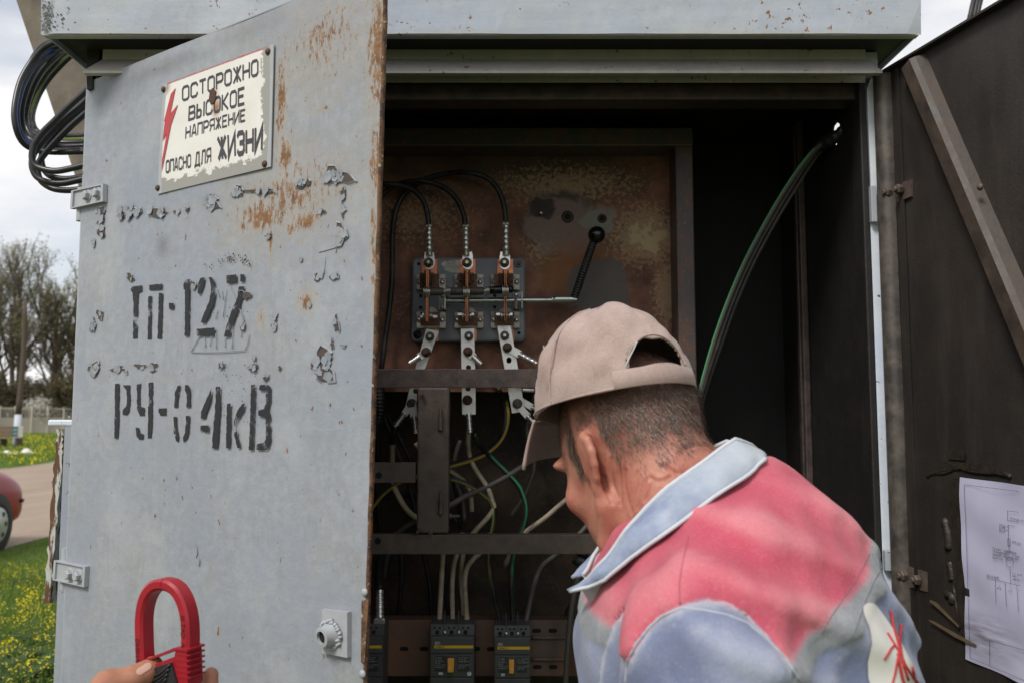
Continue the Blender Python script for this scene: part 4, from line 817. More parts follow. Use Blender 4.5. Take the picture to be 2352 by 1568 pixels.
    mb = MB(); plate4(mb, q, YS-.008, .0038); mb.build('cable_lug', M['lug'], SW)
    mb = MB(); mb.hexbolt(k4(cx_-8, 268, YS-.008), (0, -1, 0), k4r(46), .012, 1.28, 0); mb.build('nut', M['darkbolt'], SW)
    mb = MB(); mb.lathe(k4(cx_-8, 266, YS-.018), (0, -1, 0), [(k4r(24), 0), (k4r(23), .006), (k4r(18), .0075)], 6 if i != 1 else 12); mb.build('stud', M['yzinc'], SW)
# the insulating rod in its lengths, the steel shaft, bearings
Yr = YS-.058
def rodseg(x0, x1, r0, r1, mat, name='insulating_rod', y0=606, y1=606):
    p, q = k4(x0, y0, Yr), k4(x1, y1, Yr); mb = MB(); mb.lathe(p, q-p, [(k4r(r0, Yr)*.85, 0), (k4r(r0, Yr), .002), (k4r(r1, Yr), (q-p).length-.002), (k4r(r1, Yr)*.85, (q-p).length)], 20); return mb.build(name, M[mat], SW, auto=True)
rodseg(252, 415, 46, 48, 'rod', y0=612); rodseg(412, 450, 20, 20, 'zinc', 'rod_neck'); rodseg(498, 660, 48, 45, 'rod', y0=604); rodseg(722, 890, 46, 48, 'rod', y0=602, y1=600); rodseg(886, 925, 22, 22, 'zinc', 'rod_neck', 600, 600); rodseg(955, 1115, 46, 48, 'blackgloss', y0=592, y1=582)
p = k4(1185, 580, Yr); mb = MB(); mb.lathe(p, (1, 0, 0), [(k4r(46, Yr), 0), (k4r(45, Yr), k4r(25)), (k4r(36, Yr), k4r(45)), (k4r(15, Yr), k4r(55))], 20); mb.build('rod_cap', M['blackgloss'], SW, True)
for x0, x1, y in ((448, 496, 604), (918, 956, 598)):
    mb = MB(); washers(mb, x0, x1, y, Yr, 58, 5); mb.build('rod_washers', M['zinc'], SW, auto=True)
g = G('shaft_steel', .3, .9); n = g.noise(g.map(g.co(), (8, 60, 60)), 1, 5); n2 = g.noise(g.co(), 40, 5); c = g.mix(n, (.40, .43, .42), (.60, .63, .61)); c = g.mix(g.ramp(n2, [(.58, 0.), (.66, .8)]), c, (.16, .11, .08)); g.col(c); M['shaft'] = g.m
Ysh = YS-.030
p, q = k4(440, 712, Ysh), at(*K1(1345, 1048), Ysh); q.z = p.z+.0008; mb = MB(); mb.cyl(p, q, k4r(33, Ysh), n=20); mb.build('shaft', M['shaft'], SW, auto=True)
mb = MB(); washers(mb, 448, 480, 712, Ysh, 62, 4); mb.build('shaft_collar', M['zinc'], SW, auto=True)
mb = MB(); washers(mb, 912, 926, 706, Ysh, 62, 2); mb.build('shaft_collar', M['zinc'], SW, auto=True)
for q4, sc_ in ((((362, 640), (440, 640), (455, 660), (455, 825), (362, 822)), ((405, 655), (405, 790))), (((1238, 620), (1345, 612), (1350, 815), (1240, 815)), ((1272, 645), (1275, 800)))):
    mb = MB(); plate4(mb, q4, YS-.006, .0055); br = mb.build('bearing_bracket', M['boltgrey'], SW)
    a, b = k4(q4[1][0]-12, q4[1][1], YS-.04), k4(q4[1][0]+2, q4[3][1]-8, YS-.04); mb = MB(); mb.bbox((a.x, YS-.046, b.z), (b.x, YS-.004, a.z), .001); mb.build('bearing_cheek', M['zinc'], SW)
    for c_ in sc_:
        mb = MB(); mb.lathe(k4(*c_, YS-.006), (0, -1, 0), [(k4r(27), 0), (k4r(26), .002), (k4r(16), .0035)], 14); mb.build('screw', M['zinc'], SW, True)
p = k4(1268, 740, Ysh-.010); mb = MB(); mb.cyl(p+Vector((0, 0, .010)), p-Vector((0, 0, .010)), .004, n=6); mb.build('shaft_clamp', M['zinc'], SW)
# lever: sleeve, ribbed grip, ball
p, q = at(*K1(1340, 1046), Ysh-.001), at(*K1(1524, 1048), Ysh-.001); q.z = p.z; mb = MB(); mb.cyl(p, q, PX(31*.30625, Ysh), n=20); lever = mb.build('lever_sleeve', M['shaft'], SW, auto=True)
mb = MB(); mb.lathe(at(*K1(1357, 1034), Ysh-.010), (0, -1, 0), [(.0028, 0), (.0025, .002)], 10); mb.build('rivet', M['rustbolt'], lever)
a, b = at(*K1(1508, 1030), Ysh-.004), at(*K1(1652, 610), Ysh-.030); n = 110; mb = MB()
mb.tube([a.lerp(b, i/n) for i in range(n+1)], PX(32*.30625, Ysh), 14, 0, ripple=lambda i: 1.0 if i % 5 in (0, 1, 2) else .84); mb.build('lever_grip', M['black'], lever, True)
c_ = at(*K1(1675, 562), Ysh-.034); mb = MB(); R2 = PX(66*.30625, Ysh-.03); prof = [(R2*math.sin(math.pi*(i+.4)/16.8)*(1.015 if i in (8,) else 1), -R2*math.cos(math.pi*(i+.4)/16.8)) for i in range(17)]; mb.lathe(c_, b-a, prof, 28); mb.build('lever_knob', M['blackgloss'], lever, True)
# name plate
mb = MB(); q = [(390, 275), (425, 250), (615, 238), (618, 385), (520, 385), (430, 355), (415, 310), (395, 298)]; plate4(mb, q, YS-.0008, .0006); np_ = mb.build('name_plate', simple('label_card', (.50, .47, .42), .5, 0, .2, 60), SW)
for txt, x, y, s_ in (('РБ 160А', 505, 268, 27), ('380В 50Гц', 508, 290, 20), ('ДСТУ 3020-95 ГОСТ 2327-89', 515, 305, 10), ('ТОВ Енергозахист', 512, 326, 19), ('т. (063) 431-19-84, 067 513-54-94', 518, 344, 12), ('Зроблено в Україні', 510, 366, 10)):
    textmesh(txt, s_*1.15, lambda a_, b_, x=x, y=y: k4(x+a_, y-b_, YS-.0016), M['print'], np_, align='CENTER')
# aluminium bus strips below, with holes and bolts
for nm, q, Y in (('a', [K4(218, 1040), K4(362, 1075), K2(640, 330), K2(640, 560), K2(500, 560), K2(545, 370)], 1.945), ('b', [K4(622, 1045), K4(778, 1040), K2(1300, 310), K2(1300, 608), K2(1150, 608)], 1.945), ('c', [K4(1050, 1010), K4(1205, 995), K2(1815, 310), K2(1850, 570), K2(1710, 595)], 1.945)):
    mb = MB(); P = [at(*c_, Y) for c_ in q]; vs, tris = flat_poly(P); m = len(vs); mb.add(vs+[v_+Vector((0, .004, 0)) for v_ in vs], tris+[[m+t_ for t_ in tr_][::-1] for tr_ in tris]+[(i, (i+1) % m, m+(i+1) % m, m+i) for i in range(m)]); mb.build('bus_strip', M['alu'], SW)
for cc in (K4(1188, 1405), K4(712, 1496), K2(625, 345), K2(1215, 318), K2(1675, 5)):
    mb = MB(); mb.lathe(at(*cc, 1.9446), (0, -1, 0), [(k4r(30), 0), (k4r(28), .0002)], 18); mb.build('bolt_hole', M['hole'], SW)
for cc, mt, r in ((K4(258, 1132), 'zinc', 40), (K4(716, 1127), 'zinc', 40), (K4(1138, 1122), 'zinc', 40), (K4(213, 1318), 'rustbolt', 42), (K4(705, 1312), 'rustbolt', 42), (K4(1168, 1264), 'rustbolt', 42), (K2(583, 487), 'darkbolt', 44), (K2(1208, 447), 'rustbolt', 44), (K2(1770, 487), 'darkbolt', 44)):
    mb = MB(); mb.hexbolt(at(*cc, 1.937), (0, -1, 0), k4r(r), .012, 1.32, 0); mb.build('nut', M['darkbolt' if mt == 'zinc' else mt], SW)
    mb = MB(); mb.lathe(at(*cc, 1.9275), (0, -1, 0), [(k4r(20), 0), (k4r(19), .005), (k4r(15), .006)], 12); mb.build('stud', M[mt], SW)

# ================================================================ cables
def cable_mat(name, c, stripe=None, dust=.45):
    g = G(name, .48, 0, .4); n = g.noise(g.co(), 26, 5, .6); n2 = g.noise(g.co(), 220, 3); cc = g.mix(n2, tuple(x*.8 for x in c), tuple(x*1.2 for x in c)); cc = g.mix(g.math('MULTIPLY', g.ramp(n, [(.4, 0.), (.75, 1.)]), dust), cc, (.10, .085, .07)); g.col(cc); g.bump(n2, .08, .001); return g.m
M['cblack'] = cable_mat('black_cable', (.011, .011, .012)); M['cgrey'] = cable_mat('grey_black_cable', (.10, .088, .08)); M['ctan'] = cable_mat('dirty_white_cable', (.50, .42, .30), None, .55)
M['cgreen'] = cable_mat('green_stripe', (.02, .26, .11), None, .25); M['cyel'] = cable_mat('yellow_stripe', (.45, .30, .05), None, .3); M['cygr'] = cable_mat('yellow_green_stripe', (.26, .30, .06), None, .4); M['cblue'] = cable_mat('blue_stripe', (.01, .05, .22), None, .15); M['pgreen'] = cable_mat('bright_green_stripe', (.08, .38, .15), None, .15)
def cable(pts, r, mat, label, stripe=None, side=1, sw=1.0, group=None, n=10, lug=None, k=6):
    """pts: (px, py, Y); stripe = material of a coloured line along one side"""
    P = [at(*p) if not isinstance(p, Vector) else p for p in pts]
    t = thing('cable', label, 'cable', P[-1], group); mb = MB(); mb.tube(P, r, n, k); mb.build('sheath', M[mat], t, True)
    if stripe:
        C = catmull(P, k); m = len(C); vs = []; fs = []
        for i in range(m):
            T = (C[min(i+1, m-1)]-C[max(i-1, 0)]).normalized(); to = (EYE-C[i]).normalized(); sd_ = T.cross(to).normalized()*side
            e1 = (to*.85+sd_*.52).normalized(); e0 = (to*.99+sd_*.10*sw+sd_*.75*(1-sw)).normalized(); e2 = (to*.4+sd_*.92).normalized()
            vs += [C[i]+e0*(r*1.0), C[i]+e1*(r*1.035), C[i]+e2*(r*1.0)]
        for i in range(m-1):
            for j in range(2): fs.append((i*3+j, i*3+j+1, i*3+j+4, i*3+j+3))
        mesh_obj('stripe', vs, fs, M[stripe], t, True)
    return t
def k1(x, y, Y=1.93): return (*K1(x, y), Y)
def k2(x, y, Y=2.0): return (*K2(x, y), Y)
def k3(x, y, Y=2.0): return (*K3(x, y), Y)
def lug_barrel(parent, pts, r, crimps=5, mat='lug'):
    """crimped barrel between two points, with pressed dents"""
    P = [at(*p) for p in pts]; C = [P[0].lerp(P[-1], i/40) for i in range(41)] if len(P) == 2 else catmull(P, 20)
    m = len(C); mb = MB(); mb.tube(C, r, 12, 0, ripple=lambda i: (.86 if (i*crimps*2//m) % 2 else 1.03) if .12*m < i < .9*m else (1.08 if i < .12*m else .98)); mb.build('crimp_barrel', M[mat], parent, auto=True)
    return mb
RC = PX(6.4, 1.93)
c1 = cable([k1(415, 500), k1(408, 420), k1(385, 330), k1(335, 255), k1(265, 210), k1(180, 188), k1(80, 182), k1(-120, 200, 1.96), k1(-400, 300, 1.98)], RC, 'cblack', 'black cable bent from the first top lug of the knife switch')
c2 = cable([k1(690, 500), k1(682, 430), k1(650, 340), k1(600, 265), k1(530, 210), k1(440, 172), k1(340, 158), k1(230, 172, 1.945), k1(140, 205, 1.95), k1(70, 260, 1.955), k1(10, 350, 1.96), k1(-60, 560, 1.96)], RC, 'cblack', 'black cable bent from the middle top lug of the knife switch')
c3 = cable([k1(994, 480), k1(988, 400), k1(965, 290), k1(915, 195), k1(840, 130), k1(740, 100), k1(620, 97, 1.95), k1(500, 112, 1.96), k1(380, 150, 1.965), k1(270, 220, 1.965), k1(205, 300, 1.965), k1(165, 400, 1.965), k1(145, 550, 1.96), k1(142, 750, 1.95), k1(140, 900, 1.95), k1(118, 1130, 1.95), k1(90, 1330, 1.95), k1(60, 1560, 1.95), k1(30, 1800, 2.0), k1(40, 2300, 2.05)], RC, 'cblack', 'black cable arching from the third top lug down beside the rusty plate')
for cb, x, y0, y1 in ((c1, 417, 485, 712), (c2, 693, 485, 712), (c3, 993, 468, 712)):
    lug_barrel(cb, [k1(x+3, y1, 1.945), k1(x, y0+10, 1.932)], PX(7.6, 1.94), 6)
    mb = MB()
    for j in range(7): a_ = (j-3)*5.5; mb.tube([at(*K1(x+a_, y0+22), 1.926), at(*K1(x+a_*1.05, y0-2), 1.925)], PX(1.2, 1.93), 5, 0)
    mb.build('bare_strands', M['lug'], cb, True)['kind'] = 'stuff'
RD = PX(6.6, 2.0)
cable([k2(1500, 250, 1.97), k2(1560, 340, 1.97), k2(1625, 450), k2(1655, 590), k2(1645, 730), k2(1590, 870), k2(1500, 975), k2(1370, 1065), k2(1200, 1130), k2(1005, 1185), k2(760, 1260), k2(520, 1330), k2(390, 1395), k2(290, 1470), k2(200, 1560), k2(60, 1750)], RD, 'cblack', 'black cable with yellow stripe looping beneath the upper bar', 'cyel', -1)
cable([k2(1222, 800, 1.95), k2(1216, 930, 1.97), k2(1232, 1070, 2.0), k2(1285, 1200), k2(1365, 1325), k2(1440, 1440), k3(1095, 60), k3(1108, 120), k3(1050, 205), k3(960, 300), k3(890, 400), k3(850, 520), k3(835, 700, 2.03), k3(850, 900, 2.05), k3(860, 1200, 2.06)], RD*.86, 'ctan', 'dirty white cable hanging from the middle bus strip lug')
cable([k2(1282, 830, 1.95), k2(1340, 945, 1.97), k2(1450, 1065, 2.0), k2(1580, 1195), k2(1700, 1315), k2(1785, 1420), k3(1340, 0), k3(1368, 90), k3(1368, 180), k3(1340, 290), k3(1300, 390), k3(1268, 510), k3(1252, 650), k3(1255, 850, 1.97), k3(1266, 1085, 1.93)], RD*.86, 'cblack', 'black cable with green stripe dropping to the narrower breaker', 'cgreen', -1)
cable([k2(3300, 420, 2.11), k2(2900, 560, 2.08), k2(2580, 690, 2.05), k2(2330, 830, 2.02), k2(2130, 980), k2(1960, 1090), k2(1800, 1210), k2(1600, 1335), k2(1400, 1435), k2(1180, 1530), k3(740, 100), k3(520, 190, 2.02), k3(330, 310, 2.03), k3(240, 440, 2.05), k3(190, 700, 2.08)], RD, 'cgrey', 'grey black cable running diagonally behind the upright channel')
cable([k2(700, 1230, 2.03), k2(1005, 1320), k2(1160, 1372), k2(1300, 1440), k2(1420, 1530), k3(1080, 50), k3(1112, 130), k3(1110, 240), k3(1090, 340), k3(1074, 500), k3(1082, 660), k3(1112, 860, 1.97), k3(1165, 1085, 1.93)], RD*.86, 'cblack', 'black cable with yellow green stripe entering the narrower breaker', 'cygr', 1)
cable([k3(2700, -620, 2.12), k3(2350, -420, 2.10), k3(2080, -240, 2.08), k3(1900, -110, 2.06), k3(1760, 5, 2.05), k3(1640, 105, 2.04), k3(1530, 200, 2.03), k3(1380, 310, 2.03), k3(1280, 420, 2.05), k3(1200, 600, 2.08)], RD*.86, 'ctan', 'dirty white cable slanting past the green striped cable')
cable([k3(2120, -420, 2.12), k3(2080, -200, 2.10), k3(2040, -60, 2.08), k3(1990, 60, 2.06), k3(1930, 180, 2.05), k3(1870, 275, 2.04), k3(1790, 360, 2.03), k3(1690, 450, 2.02), k3(1600, 525, 2.0), k3(1520, 590), k3(1465, 690), k3(1430, 800, 1.97), k3(1400, 930, 1.95), k3(1370, 1090, 1.93)], RD*.95, 'cgrey', 'dark grey cable curving into the last pole of the narrower breaker')
cable([k3(720, 200, 2.03), k3(700, 340, 2.0), k3(686, 500), k3(678, 650), k3(668, 850, 1.97), k3(656, 1080, 1.93)], RD*.9, 'ctan', 'dirty white cable to the first pole of the wider breaker')
cable([k3(850, 330, 2.02), k3(815, 470, 2.0), k3(780, 580), k3(764, 740), k3(764, 900, 1.97), k3(768, 1080, 1.93)], RD*.82, 'ctan', 'dirty white cable to the middle pole of the wider breaker')
cable([k3(1080, 330, 2.02), k3(1020, 460, 2.0), k3(940, 540), k3(885, 620), k3(868, 740), k3(876, 900, 1.97), k3(886, 1060, 1.93)], RD*.86, 'ctan', 'greyish cable to the last pole of the wider breaker')
cl = cable([k3(200, 380, 2.02), k3(178, 520, 1.98), k3(160, 640, 1.95), k3(162, 800, 1.92)], RD*1.5, 'cblack', 'thick black cable with crimped lug at the breaker beside the door')
lug_barrel(cl, [k3(164, 1030, 1.90), k3(164, 800, 1.92)], PX(9, 1.91), 6)
mb = MB(); p, q = at(*K3(115, 1030), 1.895), at(*K3(205, 1090), 1.895); mb.bbox((p.x, 1.892, q.z), (q.x, 1.900, p.z), .002); mb.build('lug_palm', M['lug'], cl)
cable([k2(360, 915, 1.96), k2(362, 1050, 1.98), k2(366, 1200), k2(380, 1400), k3(320, 20), k3(375, 115), k3(450, 190), k3(560, 260, 2.03), k3(650, 400, 2.06)], RD*.95, 'ctan', 'dirty white cable with taped end under the first bus strip')
for i, pts in enumerate((((250, 560), (330, 800), (430, 1050), (520, 1300), (590, 1560), (640, 1900)), ((280, 560), (400, 780), (500, 980), (600, 1200), (660, 1500), (700, 1900)), ((170, 900), (175, 1200), (200, 1560), (230, 2000)), ((1020, 1200), (1060, 1420), (1110, 1600), (1130, 1900)))):
    cable([k2(*p, 2.07+.01*i) for p in pts], RD*.7, 'cblack', 'thin black cable in the dark rear of the cabinet', group='thin black cables at the rear')
for i, pts in enumerate((((520, 480), (560, 640), (585, 850), (590, 1060)), ((690, 560), (730, 640), (700, 780), (740, 1000)), ((340, 500), (345, 700), (320, 1000)))):
    cable([k3(*p, 2.08+.01*i) for p in pts], RD*.8, 'cblack', 'thin black cable in the dark rear of the cabinet', group='thin black cables at the rear')
for i, pts in enumerate((((2110, -300), (2080, -60), (2060, 80), (2030, 190), (1990, 290), (1940, 400), (1880, 540), (1820, 640), (1790, 760), (1760, 900), (1735, 1100), (1715, 1350), (1700, 1600)), ((2160, -280), (2120, -40), (2095, 110), (2060, 240), (2010, 340), (1950, 560), (1910, 680), (1880, 860), (1850, 1080), (1845, 1300), (1865, 1600)))):
    cable([k3(*p, 1.90+.01*i) for p in pts], RD*.95, 'cgrey', ('grey cable hanging from the corrugated grommet over the rusty rail', 'grey cable beside the bit of metal rail, in front of the jacket')[i])
for i, pts in enumerate((((2090, -350), (2060, -120), (2030, 30), (2000, 140), (1950, 260), (1900, 420), (1850, 640), (1780, 840), (1710, 1000), (1680, 1200)), ((2190, -300), (2150, -60), (2110, 120), (2080, 280), (2040, 500), (1990, 800), (1960, 1100), (1930, 1560)))):
    cable([k3(*p, 1.99+.02*i) for p in pts], RD*.75, 'cblack', 'thin black cable hanging behind the collar of the jacket', group='thin cables behind the collar')
for i, (pts, mt, lb) in enumerate(((((620, 930), (700, 1020), (820, 1150), (1000, 1240), (1150, 1340), (1240, 1480), (1260, 1700)), 'ctan', 'dirty white cable curling out from behind the upright channel'), (((1130, 900), (1080, 1050), (1060, 1230), (1090, 1400), (1150, 1560), (1180, 1800)), 'cgrey', 'grey cable hanging straight behind the looped striped cable'), (((1960, 330), (1930, 480), (1900, 620), (1880, 800), (1930, 980), (1960, 1200), (1900, 1400), (1820, 1560), (1700, 1750)), 'cgrey', 'grey cable sagging behind the cap brim lugs'), (((250, 1560), (420, 1500), (600, 1530), (800, 1620), (980, 1700), (1100, 1820)), 'cblack', 'black cable crossing behind the foot of the channel'))):
    cable([k2(*p, 2.05+.012*i) for p in pts], RD*.85, mt, lb)
# lugs on the bus strips
def palm_lug(cc, d, L_, label, cabpts, w=46, mat='ctan', rc=.8, twist=0, Yl=1.939):
    """flat lug bolted at cc, barrel going along pixel direction d"""
    dx, dy = d; l = math.hypot(dx, dy); dx, dy = dx/l, dy/l; nx_, ny_ = -dy, dx
    e = (cc[0]+dx*L_, cc[1]+dy*L_)
    t = thing('cable_lug', label, 'cable lug', at(*e, Yl)); W_ = w*.1953
    ring = [(cc[0]-dx*W_*math.cos(a)+nx_*W_*math.sin(a), cc[1]-dy*W_*math.cos(a)+ny_*W_*math.sin(a)) for a in [math.radians(x) for x in range(-90, 91, 20)]]
    m_ = (cc[0]+dx*L_*.42, cc[1]+dy*L_*.42); ring += [(m_[0]+nx_*W_, m_[1]+ny_*W_), (m_[0]+dx*5+nx_*W_*.6, m_[1]+dy*5+ny_*W_*.6), (m_[0]+dx*5-nx_*W_*.6, m_[1]+dy*5-ny_*W_*.6), (m_[0]-nx_*W_, m_[1]-ny_*W_)]
    mb = MB(); mb.prism([at(*c_, Yl) for c_ in ring], (0, .003, 0)); mb.build('palm', M['alu'], t)
    a = at(m_[0]-dx*2, m_[1]-dy*2, Yl-.001); b = at(*e, Yl-.002); C = [a.lerp(b, i/40) for i in range(41)]
    mb = MB(); mb.tube(C, PX(W_*.74, Yl), 12, 0, ripple=lambda i: 1.08 if i < 5 else (.88 if (i//5) % 2 else 1.02)); mb.build('crimp_barrel', M['lug'], t, auto=True)
    return t
palm_lug(K4(213, 1318), (-200, 135), 46, 'crimped lug pointing left from the first bus strip above the bar', None)
palm_lug(K4(705, 1312), (160, 150), 42, 'crimped lug slanting right from the middle bus strip above the bar', None)
palm_lug(K4(1168, 1264), (370, 200), 76, 'long crimped lug reaching right from the third bus strip', None)
palm_lug(K2(575, 500), (-200, 270), 62, 'crimped lug pointing down left below the bar', None, 40)
palm_lug(K2(590, 500), (40, 300), 66, 'crimped lug hanging beside the upright channel', None, 44, Yl=1.932)
palm_lug(K2(1210, 460), (25, 330), 72, 'crimped lug hanging from the middle bus strip below the bar', None, 46)
palm_lug(K2(1775, 500), (270, 310), 84, 'crimped lug slanting down toward the cap brim', None, 40)
palm_lug(K2(1790, 440), (320, 190), 84, 'crimped lug behind another, pointing at the cap', None, 38, Yl=1.955)
mb = MB(); mb.tube([at(*k2(400, 740, 1.935)), at(*k2(375, 840, 1.94)), at(*k2(358, 925, 1.955))], .0075, 10, 6, ripple=lambda i: 1+.12*math.sin(i*1.9)); tag(mb.build('tape_wrap', M['blackgloss'], None, True), 'black insulating tape wrapped round a lug end', 'tape')
p = at(*k2(1720, 322, 1.95)); mb = MB(); mb.cyl(at(*k2(1830, 335, 1.95)), at(*k2(1960, 340, 1.95)), .0042, n=10); ls = mb.build('cable_lug', M['lug'], None, auto=True); tag(ls, 'small lug with blue sleeve just below the upper bar', 'cable lug')
mb = MB(); mb.cyl(at(*k2(1955, 340, 1.95)), at(*k2(2060, 335, 1.95)), .0050, n=10); mb.build('blue_sleeve', M['cblue'], ls, True)
# corrugated conduits
def conduit(pts, r, label, mat='black', n=14, k=14):
    P = [at(*p) for p in pts]; mb = MB(); mb.tube(P, r, n, k, ripple=lambda i: 1.0 if i % 4 < 2 else .86); return tag(mb.build('corrugated_conduit', M[mat], None, True), label, 'conduit')
conduit([(*K2(215, 250), 1.98), (*K2(222, 400), 1.97), (*K2(225, 550), 1.97), (*K2(200, 700), 1.98)], PX(12, 1.97), 'black corrugated conduit hanging behind the edge of the grey door', k=16)
conduit([(*K3(1790, 530), 1.885), (*K3(1830, 560), 1.88), (*K3(1890, 580), 1.88), (*K3(1960, 600), 1.89)], PX(15, 1.9), 'short black corrugated grommet under the lower bar', k=7)
cdt = conduit([(1936, 304, 1.735), (1912, 320, 1.752), (1896, 330, 1.775), (1880, 342, 1.80)], .0140, 'black corrugated conduit end coming through the wall hole', k=7)
# bundle through the wall hole
for i, (mt, st, off, lb) in enumerate((('cgrey', None, (0, 4), 'topmost grey cable'), ('cgrey', 'pgreen', (-6, -3), 'black cable with bright green stripe'), ('cgrey', None, (6, 6), 'lower grey cable'), ('cblack', None, (3, -1), 'black cable'))):
    pts = [(1935, 300, 1.735), (1905, 322, 1.765), (1868, 356, 1.80), (1820, 425, 1.83), (1770, 508, 1.85), (1722, 598, 1.86), (1682, 690, 1.87), (1648, 785, 1.88), (1618, 880, 1.89), (1590, 985, 1.90), (1565, 1100, 1.92), (1550, 1300, 1.95), (1550, 1500, 1.98), (1560, 1900, 2.0), (1570, 2300, 2.0)]
    wob = [(0, 0)]+[(off[0]*min(1, j/3)*(1.2 if j < 8 else .7), off[1]*min(1, j/3)) for j in range(1, len(pts))]
    cable([(p[0]+w[0], p[1]+w[1], p[2]-.008*(i % 2)) for p, w in zip(pts, wob)], RD*.82, mt, lb+' of the bundle arching down from the wall hole', st, 1, .45)

# ================================================================ rail and breakers
YRL = 1.95
z0, z1 = at(1100, 1423, YRL).z, at(1100, 1552, YRL).z
g = G('rail_rust', .65, .1); v = g.co(); n = g.noise(v, 12, 6, .65); n2 = g.noise(v, 110, 5, .7); c = g.mix(g.ramp(n, [(.4, 0.), (.62, 1.)]), (.12, .085, .070), (.20, .095, .062)); c = g.mix(g.ramp(n2, [(.55, 0.), (.7, .6)]), c, (.12, .085, .062)); g.col(c); g.bump(n2, .4, .001); M['railrust'] = g.m
x0, x1 = at(700, 1480, YRL).x, at(1420, 1480, YRL).x
mb = MB(); mb.bbox((x0, YRL, z1), (x1, YRL+.004, z0), .0015); mb.bbox((x0, YRL+.003, z0-.004), (x1, YRL+.05, z0-.0005), .001); rail = mb.build('mounting_rail', M['railrust'], cab)
for ky in (1190, 1370):
    a = at(*K3(1420, ky), YRL); b = at(*K3(1720, ky), YRL); mb = MB(); mb.tube([a, a.lerp(b, .5)+Vector((0, -.002, 0)), b], PX(4.5, YRL), 8, 5); mb.build('pressed_rib', M['railrust'], rail, True)
for cc in ((365, 1283), (530, 1283), (960, 1283), (1085, 1285), (1462, 1133), (1595, 1133), (1468, 1433), (1598, 1433)):
    c_ = at(*K3(*cc), YRL-.0005); ol = []
    for a0, sx in ((90, -1), (270, 1)):
        for t_ in range(0, 181, 30): a = math.radians(a0+t_); ol.append((c_.x+sx*.0052+.0042*math.cos(a), c_.y, c_.z+.0042*math.sin(a)))
    mb = MB(); mb.prism(ol, (0, -.0003, 0)); mb.build('slot', M['hole'], rail)
mb = MB(); p, q = at(*K3(1820, 1060), YRL-.006), at(*K3(2020, 1200), YRL-.006); h_ = p.z-q.z
mb.bbox((p.x, YRL-.004, q.z), (q.x, YRL-.001, p.z), .0008); mb.bbox((p.x, YRL-.010, p.z-h_*.22), (q.x, YRL-.003, p.z), .0008); mb.bbox((p.x, YRL-.010, q.z), (q.x, YRL-.003, q.z+h_*.22), .0008); mb.build('din_rail', M['zinc'], rail)
M['bk'] = simple('breaker_plastic', (.075, .076, .079), .5, 0, .18, 60, .1); M['bk2'] = simple('breaker_label', (.030, .031, .035), .45, 0, .1, 60); M['byel'] = simple('breaker_yellow', (.80, .50, .02), .45, 0, .1, 60); M['orange'] = simple('toggle_orange', (.85, .42, .07), .35, 0, .12, 90); M['txtw'] = simple('pale_print', (.42, .44, .45), .5, 0, .05); M['blab'] = simple('pale_label', (.55, .62, .66), .5, 0, .1)
